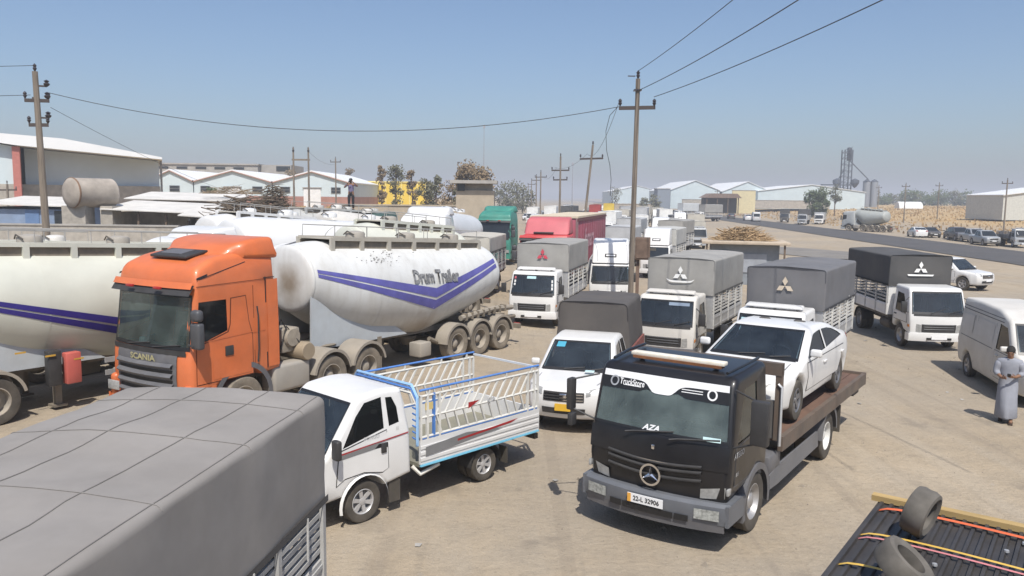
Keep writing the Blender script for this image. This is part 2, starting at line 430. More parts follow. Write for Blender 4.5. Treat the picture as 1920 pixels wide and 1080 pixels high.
def wheel(T, x, y, Rr, wd, sg, style='steel', tm=None, rm=None, z=None, dual=False):
    """tyre with its rim as a sub-part; sg = +1 for the right side"""
    tm = tm or RUBBER; rm = rm or STEELW; key = (round(Rr, 3), round(wd, 3), style, tm.name, rm.name)
    if key not in WH:
        h = wd/2; k = Rr*.6
        b = MB(); b.lathe([(k, -h*.8), (Rr*.8, -h), (Rr*.95, -h*.93), (Rr, -h*.7), (Rr*.995, -h*.3), (Rr*.985, 0), (Rr*.995, h*.3), (Rr, h*.7), (Rr*.95, h*.93), (Rr*.8, h), (k, h*.8), (k*.97, h*.5)], n=28)
        tme = b.mesh('wheel', 40); tme.materials.append(tm)
        b = MB()
        if style == 'truck':     # dished steel disc with hub and hand holes
            b.lathe([(k*1.02, h*.82), (k*.98, h*.84), (k*.9, h*.55), (k*.84, h*.2), (k*.8, h*.1), (k*.46, h*.16), (k*.42, h*.5), (k*.34, h*.62), (0, h*.64)], n=24)
            for i in range(10):
                a = i*math.pi/5; b.box(h*.2, k*.62*math.cos(a), k*.62*math.sin(a), h*.12, .03, .03, Matrix.Rotation(a, 3, 'X'))
        elif style == 'drive':   # deep rear dish
            b.lathe([(k*1.02, h*.86), (k*.96, h*.88), (k*.93, h*.5), (k*.9, -h*.5), (k*.5, -h*.45), (k*.42, h*.3), (k*.3, h*.45), (0, h*.47)], n=24)
        else:                    # passenger rim: lip, hub and separate spokes
            b.lathe([(k*1.02, h*.8), (k*.97, h*.86), (k*.9, h*.7), (k*.88, -h*.1), (0, -h*.1)], n=24)
            ns = 6 if style == 'cap' else 5
            b.lathe([(k*.3, h*.5), (k*.28, h*.68), (k*.12, h*.74), (0, h*.74)], n=12)
            for i in range(ns):
                a = i*2*math.pi/ns; wv = .36 if style == 'cap' else .2
                for q in ((0,) if style == 'cap' else (-.12, .12)):
                    c, s_ = math.cos(a+q), math.sin(a+q); t0, t1 = k*.2, k*.93
                    px, py = -s_*k*wv/2, c*k*wv/2
                    b.add([(h*.62, c*t0+px*.7, s_*t0+py*.7), (h*.62, c*t0-px*.7, s_*t0-py*.7), (h*.72, c*t1-px, s_*t1-py), (h*.72, c*t1+px, s_*t1+py),
                           (h*.4, c*t0+px*.7, s_*t0+py*.7), (h*.4, c*t0-px*.7, s_*t0-py*.7), (h*.4, c*t1-px, s_*t1-py), (h*.4, c*t1+px, s_*t1+py)],
                          [(0, 1, 2, 3), (0, 3, 7, 4), (1, 5, 6, 2), (2, 6, 7, 3), (0, 4, 5, 1)])
        rme = b.mesh('rim', 35); rme.materials.append(rm); WH[key] = (tme, rme)
    tme, rme = WH[key]
    o = bpy.data.objects.new('wheel', tme); C.objects.link(o); o.parent = T; o.location = (x, y, Rr if z is None else z)
    o.rotation_euler = (random.uniform(0, 6) if style != 'none' else 0, 0, 0 if sg > 0 else math.pi)
    q = bpy.data.objects.new('rim', rme); C.objects.link(q); q.parent = o
    if dual:
        d = bpy.data.objects.new('inner_tyre', tme); C.objects.link(d); d.parent = o; d.location = (-wd*1.12, 0, 0)
    return o
def mirror(T, sg, p, dz, arm, m=None, sx=.12, sy=.1):
    """door mirror on an arm; p = pod centre"""
    b = MB(); b.box(p[0], p[1], p[2], sx, sy, dz); o = b.build('mirror', m or PLASTIC, T, bev=.025)
    b = MB()
    for a in arm: b.tube([a, (p[0], p[1], a[2]*.5+p[2]*.5 if len(arm) < 2 else max(p[2]-dz*.45, min(p[2]+dz*.45, a[2])))], .014, 6)
    b.build('mirror_arm', PLASTIC, o)
    return o
def interior(T, x, yd, ys, zf, zd, W, seats=2, back=True, wheel_side=-1):
    """dashboard, seats and steering wheel seen through the glass"""
    b = MB(); b.box(0, yd, zd-.14, W*1.75, .34, .28); b.build('dashboard', DASHM, T, bev=.05)
    for i in range(seats):
        sx = (i-(seats-1)/2)*W*1.62/max(1, seats)
        b = MB(); b.box(sx, ys, zf+.08, W*.66, .5, .16); b.box(sx, ys-.27, zf+.45, W*.62, .14, .74, Matrix.Rotation(R(10), 3, 'X')); b.box(sx, ys-.36, zf+.94, W*.3, .1, .2)
        b.build('seat', SEATM, T, bev=.05)
    b = MB(); b.tube([(wheel_side*W*.42+.2*math.cos(a)*.95, yd-.3+.1*math.sin(a), zd+.02+.17*math.sin(a)) for a in [i*math.pi/8 for i in range(17)]], .016, 6)
    b.build('steering_wheel', PLASTIC, T)
def diamonds(T, fn, s, m, under=None, name='emblem'):
    """three diamond emblem; fn maps (x,z) on the cover to a point"""
    b = MB()
    for a in (90, 210, 330):
        d = Vector((math.cos(R(a)), math.sin(R(a)))); n_ = Vector((-d.y, d.x))
        q = [Vector((0, 0)), d*.5*s+n_*.29*s, d*s, d*.5*s-n_*.29*s]
        b.add([fn(p.x, p.y) for p in q], [(0, 1, 2, 3)])
    o = b.build(name, m, T, smooth=0)
    if under:
        b = MB(); k = 12
        for i in range(k+1):
            t = -1+2*i/k; e = .5*abs(t)**6 if under == 'boat' else 0
            b.v += [fn(t*1.75*s, -.78*s+e*s*.5), fn(t*1.6*s, -1.0*s+e*s*.55)]
        b.f += [(2*i, 2*i+1, 2*i+3, 2*i+2) for i in range(k)]
        b.build('emblem_underline', m, T, smooth=0)
    return o
# ================================================================ vehicles
def chassis_rails(T, y0, y1, z, m=None, w_=.38):
    b = MB()
    for sg in (-1, 1): b.box(sg*w_, (y0+y1)/2, z, .09, abs(y0-y1), .2)
    for i in range(4): b.box(0, y0+(y1-y0)*(i+.5)/4, z, w_*2, .08, .14)
    return b.build('chassis', m or CHASSIS, T)
def slat_side(T, y0, y1, W, z0, z1, n, m, posts=5, drop=True, both=True, dm=None, h=.05):
    """cargo bed: floor, drop sides below and a rack of separate slats above"""
    dm = dm or m
    b = MB(); b.box(0, (y0+y1)/2, z0-.06, W*2-.06, y0-y1, .1); b.build('bed_floor', CHASSIS, T)
    for sg in (-1, 1):
        if drop:
            b = MB(); b.box(sg*W, (y0+y1)/2, z0+.19, .05, y0-y1, .4)
            for q in (.06, .32): b.box(sg*(W+.028), (y0+y1)/2, z0+q, .02, y0-y1, .045)
            b.build('drop_side', dm, T)
        zs = z0+(.44 if drop else .05)
        for i in range(n):
            z = zs+(z1-zs)*(i+.5)/n
            b = MB(); b.box(sg*W, (y0+y1)/2, z, .03, y0-y1, h); b.build('slat', m, T)
        for i in range(posts):
            y = y0+(y1-y0)*i/(posts-1)
            b = MB(); b.box(sg*(W+.03), y+(-.04 if i == 0 else .04 if i == posts-1 else 0), (z0+z1-.12)/2, .04, .07, z1-z0-.10); b.build('rack_post', m, T)
    b = MB(); b.box(0, y0-.01, (z0+z1)/2, W*2, .04, z1-z0); b.build('front_board', dm, T)
    b = MB(); b.box(0, y1-.03, z0+.2, W*2, .04, .42); b.build('tailgate', dm, T)
    for i in range(n):
        z = z0+.44+(z1-z0-.44)*(i+.5)/n
        b = MB(); b.box(0, y1-.03, z, W*2, .03, h); b.build('slat', m, T)

def light_truck(label, loc, th, tarp_m=None, emblem=None, under=None, paint=None, bed_len=4.35, tz=3.15, slats=6, slat_m=None,
                fairing=False, cab='canter', W=.93, lod=0, group='covered light trucks waiting in the yard', name='light_truck', visor=True, beige=False, slat_top=2.16, papers=0, twr=.012, seams=(), rings=0, drop_m=None, emblem_dx=0., stickers=(), bump_m=None):
    paint = paint or WHITE; slat_m = slat_m or SLATW
    T = thing(name, label, 'truck', loc, th, group)
    zc_, ax, Rw = .42, -1.08, .40
    A, B_ = (-.03, 1.26), (-.34, 2.0)
    prof = fillet([(.0, .55), (.02, .98), A, B_, (-.46, 2.12, .1), (-1.6, 2.14, .08), (-1.64, .72)], 4)+arch_bottom(.66, -1.6, -.02, [ax], .50, zc_)[1:-1]
    hw = lambda y, z: W-max(0, z-1.25)*.075-.03*sm(.9, .4, z)
    s = Shell(prof, W, hw, .07, fb=.10)
    win = [(-.36, 1.22), (-.45, 1.36), (-.62, 1.86), (-1.32, 1.9), (-1.36, 1.26)]
    hollow = lod == 0
    s.shell('cab', paint, T, wins=[win] if hollow else (), screens=[(A, B_)] if hollow else (), zc=(.9, 1.25, 1.6))
    s.screen(A, B_, .92, .92, 'windscreen', GLT if hollow else GFAR, T, seal=.07)
    for (u0, u1, v0, v1, m_) in stickers:
        s.screen(A, B_, .92, .92, 'windscreen_sticker', m_, T, off=.012, u0=u0, u1=u1, v0=v0, v1=v1, nu=2, nv=1)
    for sg in (-1, 1):
        s.side(win, sg, -.012 if hollow else .006, 'side_window', GLD if hollow else GFAR, T)
        if lod == 0:
            dr = [(-.28, .95), (-.30, 1.2), (-1.42, 1.24), (-1.44, .95)]
            d = s.side([(-.26, .93), (-.28, 1.205), (-1.44, 1.245), (-1.46, .93)], sg, .003, 'door_seam', BLACKV, T)
            d2 = s.side(dr, sg, .007, 'door', paint, T); d.parent = d2
            b = MB(); b.box(sg*(W+.015), -1.3, 1.13, .03, .14, .045); b.build('handle', PLASTIC, d2)
    fy = s.prof_y
    # black band below the windscreen, white front panel, grille, lamps, bumper
    s.front(-.80, .80, 1.20, 1.26, fy, .006, 'cowl', PLASTIC, T, 8)
    b = MB(); b.grid(lambda i, j: (lambda q: (q[0], q[1]+.008, q[2]))(s.warp((-.60+1.20*i), fy(.66+.27*j), .66+.27*j)), 8, 2); b.build('grille', PLASTIC, T)
    if lod < 2:
        for k in range(3):
            zz = .745+k*.075
            b = MB(); b.grid(lambda i, j: (lambda q: (q[0], q[1]+.014+.012*math.sin(j*math.pi), q[2]))(s.warp((-.52+1.04*i), fy(zz), zz+.03*j)), 8, 2); b.build('grille_bar', ALU if fairing else MIRR, T)
    for sg in (-1, 1):
        b = MB(); b.grid(lambda i, j: (lambda q: (q[0], q[1]+.012, q[2]))(s.warp(sg*(.62+.36*i), fy(.66+.25*j)-.03*i, .66+.25*j+.05*i*j)), 5, 3); b.build('headlight', LAMP, T)
        b = MB(); b.box(sg*(W-.015), -.2, .86, .03, .16, .1); b.build('turn_lamp', AMBER, T, bev=.01)
    b = MB(); b.grid(lambda i, j: ((-1+2*i)*(W+.0), .05-.12*(2*i-1)**2+.015*math.sin(j*math.pi), .36+.26*j), 10, 3)
    b.grid(lambda i, j: ((-1+2*i)*(W+.0), .05-.12*(2*i-1)**2-.22*j, .62), 10, 1)
    b.box(-W, -.22, .49, .03, .3, .26); b.box(W, -.22, .49, .03, .3, .26)
    bp = b.build('bumper', bump_m or paint, T)
    b = MB(); b.box(-.27, .055, .45, .26, .02, .07); b.box(.27, .055, .45, .26, .02, .07); b.build('air_slot', BLACKV, bp)
    b = MB(); b.box(0, .075, .49, .5, .015, .12); b.build('number_plate', WHITEP, bp)
    if lod < 2:
        for x in (-.3, .28):
            b = MB(); b.tube([(x, .02, 1.26), (x-.02, -.03, 1.3), (x-.5, -.1, 1.44)], .011, 5); b.build('wiper', PLASTIC, T)
        for sg in (-1, 1):
            mirror(T, sg, (sg*(W+.2), -.1, 1.5), .36, [(sg*(W-.02), -.25, 1.3), (sg*(W-.04), -.35, 1.8)], sx=.2, sy=.08)
    if visor and not fairing:
        b = MB(); b.box(0, -.72, 2.22, 1.5, .34, .05, Matrix.Rotation(R(-8), 3, 'X'), .95); b.build('roof_visor', paint, T, bev=.02)
        for x in (-.6, 0, .6):
            b = MB(); b.box(x, -.72, 2.17, .05, .2, .09); b.build('visor_bracket', PLASTICG, T)
    if fairing:
        fp = fillet([(-.36, 2.13), (-.72, 3.12, .18), (-1.5, 3.2, .1), (-1.55, 2.15)])
        f = Shell(fp, .84, lambda y, z: .84-.05*(z-2.1), .08); f.shell('roof_fairing', paint, T)
        b = MB(); b.box(0, -.47, 2.46, .52, .02, .16, Matrix.Rotation(R(20), 3, 'X')); fr_ = b.build('fairing_vent', PLASTIC, T, bev=.01)
        b = MB(); b.box(0, -.455, 2.46, .4, .02, .07, Matrix.Rotation(R(20), 3, 'X')); b.build('vent_print', WHITEP, fr_)
    if hollow:
        interior(T, 0, -.32, -1.02, .95, 1.28, W, 2)
        for k in range(papers):
            b = MB(); x = (.5, -.45, .1)[k % 3]; b.box(x, -.22, 1.30, .26, .16, .012, Matrix.Rotation(.4*k, 3, 'Z')); b.build('dashboard_paper', mat('paper', (.7, .74, .7), .8), T)
    # running gear
    y0, y1 = -1.82, -1.82-bed_len; rx = y1+1.15
    chassis_rails(T, -.6, y1-.1, .68)
    for sg in (-1, 1):
        wheel(T, sg*(W-.17), ax, Rw, .22, sg, 'truck' if lod == 0 else 'truck')
        wheel(T, sg*(W-.12), rx, Rw, .22, sg, 'drive', dual=True)
        b = MB(); b.grid(lambda i, j: (sg*(W-.28+.3*j), rx+.47*math.cos(math.pi*i), Rw+.47*math.sin(math.pi*i)), 10, 1); b.build('mudguard', PLASTIC, T)
    b = MB(); b.lathe([(0, -.45), (.2, -.45), (.22, -.42), (.22, .42), (.2, .45), (0, .45)], (.62, -2.6, .6), 'Y', 14); b.build('fuel_tank', CHASSIS, T)
    slat_side(T, y0, y1, 1.03, 1.0, slat_top, slats, slat_m, dm=drop_m or ALU)
    if tarp_m:
        tarp_obj(T, y0+.06, y1-.08, 1.07, slat_top-.12, tz, tarp_m, seed=int(abs(loc[0]*7+loc[1])), bows=4, seams=seams, rings=rings, wr=twr)
        for k in range(4 if lod == 0 else 0):
            y = y0+.06-(bed_len+.14)*(k+.5)/4
            for sg in (-1, 1):
                b = MB(); b.tube([(sg*1.085, y, slat_top-.1), (sg*1.09, y+.02, slat_top-.5)], .012, 5); b.build('tie_rope', SLATG, T)
        if emblem:
            diamonds(T, lambda x, z: (x+emblem_dx, y0+.06+.028, 2.66+z), .26, emblem, under)
    return T

def car(label, loc, th, style, paint, group=None, lod=1, name='car', cat='car', plate=None, rims=None, z=None, hollow=None):
    """passenger car, pickup, van: all from side profiles"""
    st = dict(
     sedan=dict(L=4.85, W=.93, A=(-1.18, .98), B=(-2.10, 1.40), roof=[(-2.2, 1.43), (-2.65, 1.462), (-3.15, 1.435)], RA=(-4.40, 1.12), RB=(-3.45, 1.385), nose=[(0, .32), (.04, .55), (-.02, .72, .08), (-.28, .84, .2)], tail=[(-4.74, 1.10, .04), (-4.86, .86), (-4.8, .34)], ax=(-.95, -3.75), Rw=.35, belt=.95, tum=.36,
        wins=[[(-1.52, .99), (-1.85, 1.22), (-2.2, 1.36), (-2.68, 1.40), (-2.68, 1.02)], [(-2.76, 1.025), (-2.76, 1.40), (-3.2, 1.375), (-3.65, 1.26), (-3.98, 1.11)]]),
     suv=dict(L=4.8, W=.92, A=(-1.32, 1.16), B=(-2.0, 1.70), roof=[(-2.1, 1.74), (-3.2, 1.78), (-4.3, 1.70)], RA=(-4.72, 1.15), RB=(-4.46, 1.64), nose=[(0, .42), (.04, .7), (-.02, .95, .08), (-.25, 1.04, .2)], tail=[(-4.8, 1.0), (-4.82, .45)], ax=(-.95, -3.75), Rw=.38, belt=1.1, tum=.24,
        wins=[[(-1.6, 1.14), (-2.1, 1.62), (-2.75, 1.66), (-2.75, 1.16)], [(-2.83, 1.16), (-2.83, 1.66), (-3.6, 1.65), (-3.75, 1.18)], [(-3.85, 1.19), (-3.75, 1.64), (-4.3, 1.58), (-4.5, 1.22)]]),
     pickup=dict(L=5.3, W=.92, A=(-1.22, 1.14), B=(-1.92, 1.70), roof=[(-2.02, 1.74), (-2.7, 1.79), (-3.05, 1.76)], RA=(-3.3, 1.2), RB=(-3.14, 1.68), nose=[(0, .42), (.05, .66), (.01, .98, .1), (-.22, 1.05, .2)], tail=[(-3.34, 1.12), (-5.25, 1.12), (-5.28, .5)], ax=(-.92, -4.0), Rw=.385, belt=1.08, tum=.24,
        wins=[[(-1.5, 1.12), (-2.02, 1.62), (-2.5, 1.68), (-2.5, 1.14)], [(-2.58, 1.14), (-2.58, 1.68), (-3.0, 1.66), (-3.12, 1.16)]]),
     hatch=dict(L=4.1, W=.86, A=(-1.1, 1.0), B=(-1.85, 1.44), roof=[(-1.95, 1.46), (-2.6, 1.5), (-3.5, 1.44)], RA=(-3.95, 1.02), RB=(-3.62, 1.40), nose=[(0, .34), (.03, .55), (-.04, .78, .08), (-.25, .86, .2)], tail=[(-4.08, .9), (-4.08, .38)], ax=(-.8, -3.35), Rw=.31, belt=.95, tum=.3,
        wins=[[(-1.4, .98), (-1.95, 1.37), (-2.45, 1.41), (-2.45, 1.0)], [(-2.52, 1.0), (-2.52, 1.41), (-3.3, 1.36), (-3.5, 1.05)]]),
     van=dict(L=5.2, W=.94, A=(-.5, 1.28), B=(-1.12, 1.98), roof=[(-1.2, 2.04), (-1.9, 2.24), (-3.5, 2.27), (-5.0, 2.2)], RA=(-5.18, 1.2), RB=(-5.1, 1.9), nose=[(0, .36), (.05, .62), (.02, .98, .1), (-.12, 1.1, .1)], tail=[(-5.2, 1.1), (-5.2, .4)], ax=(-1.05, -3.95), Rw=.34, belt=1.2, tum=.10,
        wins=[[(-.75, 1.22), (-1.22, 1.84), (-1.72, 1.88), (-1.78, 1.22)]]))[style]
    hollow = lod == 0 if hollow is None else hollow
    T = thing(name, label, cat, loc, th, group)
    L, W, A, B_, RA, RB = st['L'], st['W'], st['A'], st['B'], st['RA'], st['RB']
    zb = st['nose'][0][1]
    prof = fillet(st['nose']+[A, B_]+[(q[0], q[1], .25) for q in st['roof'][:-1]]+[st['roof'][-1], RB, RA]+st['tail'], 3)
    prof += arch_bottom(zb-.06, -L+.05, -.05, st['ax'], st['Rw']+.07, st['Rw'])
    bl, tm_ = st['belt'], st['tum']
    def hw(y, z):
        q = W-max(0, z-bl)*tm_-.045*sm(.7, .25, z)-.02*sm(bl-.25, bl, z)
        q -= .13*sm(-.7, 0, y)**1.5+.09*sm(-L+.7, -L, y)
        return q
    s = Shell(prof, W, hw, .09, fb=.16, rb=.10, fl=.9)
    rear = style not in ()
    scr = [(A, B_)]+([(RB, RA)] if hollow else [])
    s.shell('body', paint, T, wins=st['wins'] if hollow else (), screens=scr if hollow else (), zc=(.45, .7, bl, bl+.2, bl+.4), yc=[-.3, -.6, -L+.6, -L+.3], xw=.84)
    s.screen(A, B_, .90, .88, 'windscreen', GLT if hollow else GFAR, T, seal=.06)
    s.screen(RA, RB, .88, .86, 'rear_window', GLD if hollow else GFAR, T)
    for sg in (-1, 1):
        for wn in st['wins']: s.side(wn, sg, -.012 if hollow else .006, 'side_window', GLD if hollow else GFAR, T)
        fy = s.prof_y
        zl = st['nose'][2][1]-.10
        b = MB(); b.grid(lambda i, j: (lambda q: (q[0]+sg*.004, q[1]+.010, q[2]))(s.warp(sg*(.60+.37*i), fy(zl+.11*j)-.12*i*i, zl-.02+.13*j+.04*i)), 5, 3); b.build('headlight', LAMP, T)
        b = MB(); zt = st['tail'][0][1]-.22
        b.grid(lambda i, j: (lambda q: (q[0], q[1]-.012, q[2]))(s.warp(sg*(.62+.36*i), -L+.0+.03*i, zt+.16*j)), 4, 2); b.build('tail_lamp', REDL, T)
        my = A[0]-.32
        b = MB(); b.box(sg*(W+.1), my, bl+.16, .2, .1, .14); b.build('mirror', paint if lod < 2 else PLASTIC, T, bev=.04, seg=3)
        if lod == 0:
            n = len(st['wins'])
            for wi, wn in enumerate(st['wins'][:2]):
                ya, yb = (wn[0][0]+.1 if wi == 0 else wn[0][0]+.04), (wn[-1][0]-.04)
                zt_ = bl-.02
                if style == 'van': zt_ = 1.17
                po = [(ya, zb+.12), (ya, zt_), (yb, zt_), (yb, zb+.12)]
                if wi == 1: po = [(ya, zb+.12), (ya, zt_), (yb+.05, zt_), (yb+.28, zb+.45), (yb+.42, zb+.12)]
                g_ = .015
                c = [(sum(q[0] for q in po)/len(po)), (sum(q[1] for q in po)/len(po))]
                ol = [(q[0]+math.copysign(g_, q[0]-c[0]), q[1]+math.copysign(g_, q[1]-c[1])) for q in po]
                d = s.side(po, sg, .007, 'door', paint, T)
                e = s.side(ol, sg, .003, 'door_seam', BLACKV, d)
                b = MB(); b.box(sg*(hw(yb+.2, bl-.12)+.025), yb+.2, bl-.14, .035, .2, .04); b.build('handle', paint, d, bev=.012)
    if lod == 0 and style != 'van':
        N0 = st['nose'][-1][:2]; N0 = (N0[0]-.02, N0[1]+.01)
        for u0 in (-.80, .785):
            s.screen(N0, (A[0]+.05, A[1]-.015), 1., 1., 'hood_seam', BLACKV, T, off=.004, u0=u0, u1=u0+.014, nu=1, nv=8)
        s.screen((A[0]+.09, A[1]-.04), (A[0]+.012, A[1]-.004), .86, .86, 'cowl', PLASTIC, T, off=.008, nv=1)
        for x in (-.34, .3):
            b = MB(); P0 = s.scr(A, B_, 1, 1, .03, x, .02); P1 = s.scr(A, B_, 1, 1, .02, x-.52 if x > 0 else x-.4, .12); b.tube([P0, P1], .010, 5); b.build('wiper', PLASTIC, T)
    fy = s.prof_y; zg = st['nose'][2][1]
    b = MB(); b.grid(lambda i, j: (lambda q: (q[0], q[1]+.012, q[2]))(s.warp(-.56+1.12*i, fy(zg-.24+.20*j), zg-.24+.20*j)), 8, 2); gr = b.build('grille', PLASTIC, T)
    if lod < 2:
        for k in range(3):
            b = MB(); b.grid(lambda i, j: (lambda q: (q[0], q[1]+.024, q[2]))(s.warp(-.54+1.08*i, fy(zg-.21+.06*k), zg-.215+.06*k+.022*j)), 8, 1); b.build('grille_bar', CHROME, gr)
        b = MB(); b.box(0, .055, zg-.12, .15, .02, .09); b.build('badge', CHROME, gr, bev=.02)
    b = MB(); b.grid(lambda i, j: (lambda q: (q[0], q[1]+.012, q[2]))(s.warp(-.6+1.2*i, fy(zb+.06+.12*j), zb+.05+.13*j)), 8, 2); b.build('lower_grille', PLASTIC, T)
    b = MB(); b.box(0, s.prof_y(zb+.2)+.028, zb+.20, .34 if plate else .46, .015, .12 if not plate else .15); b.build('number_plate', plate or WHITEP, T)
    b = MB(); b.box(0, -L/2, zb+.1, W*1.5, L-.9, .12); b.build('underbody', CHASSIS, T)
    for ya in st['ax']:
        b = MB(); b.box(0, ya, st['Rw']+.1, W*1.3, st['Rw']*2+.1, st['Rw']*1.2); b.build('wheel_well', BLACKV, T)
        for sg in (-1, 1): wheel(T, sg*(W-.13), ya, st['Rw'], .21, sg, 'alloy', rm=rims)
    if style == 'van' and lod == 0:
        for sg in (-1, 1):
            for z in (1.93, 2.02):
                s.side([(-1.5, z), (-1.5, z+.022), (-5.0, z+.022), (-5.0, z)], sg, .004, 'roof_groove', BLACKV if z < 2 else PLASTICG, T)
            for ya in (-1.95, -3.35, -3.55):
                s.side([(ya, .55), (ya, 1.86), (ya-.014, 1.86), (ya-.014, .55)], sg, .004, 'panel_seam', BLACKV, T, cuts=False)
            s.side([(-2.0, 1.16), (-2.0, 1.18), (-4.6, 1.18), (-4.6, 1.16)], sg, .004, 'door_rail', PLASTICG, T)
            for q_ in ([(-2.05, 1.32), (-2.05, 1.82), (-3.3, 1.82), (-3.3, 1.32)], [(-3.65, 1.32), (-3.65, 1.82), (-4.85, 1.80), (-4.85, 1.32)]):
                s.side(q_, sg, .008, 'side_panel', paint, T)
    if hollow:
        interior(T, 0, A[0]-.25, (A[0]+B_[0])/2-.85, zb+.12, A[1]-.01, W*.9, 2)
        if style in ('sedan', 'suv'):
            b = MB(); b.box(0, -3.15, zb+.25, W*1.5, .5, .2); b.box(0, -3.45, zb+.55, W*1.45, .16, .6, Matrix.Rotation(R(14), 3, 'X')); b.build('rear_seat', SEATM, T, bev=.05)
    return T, s

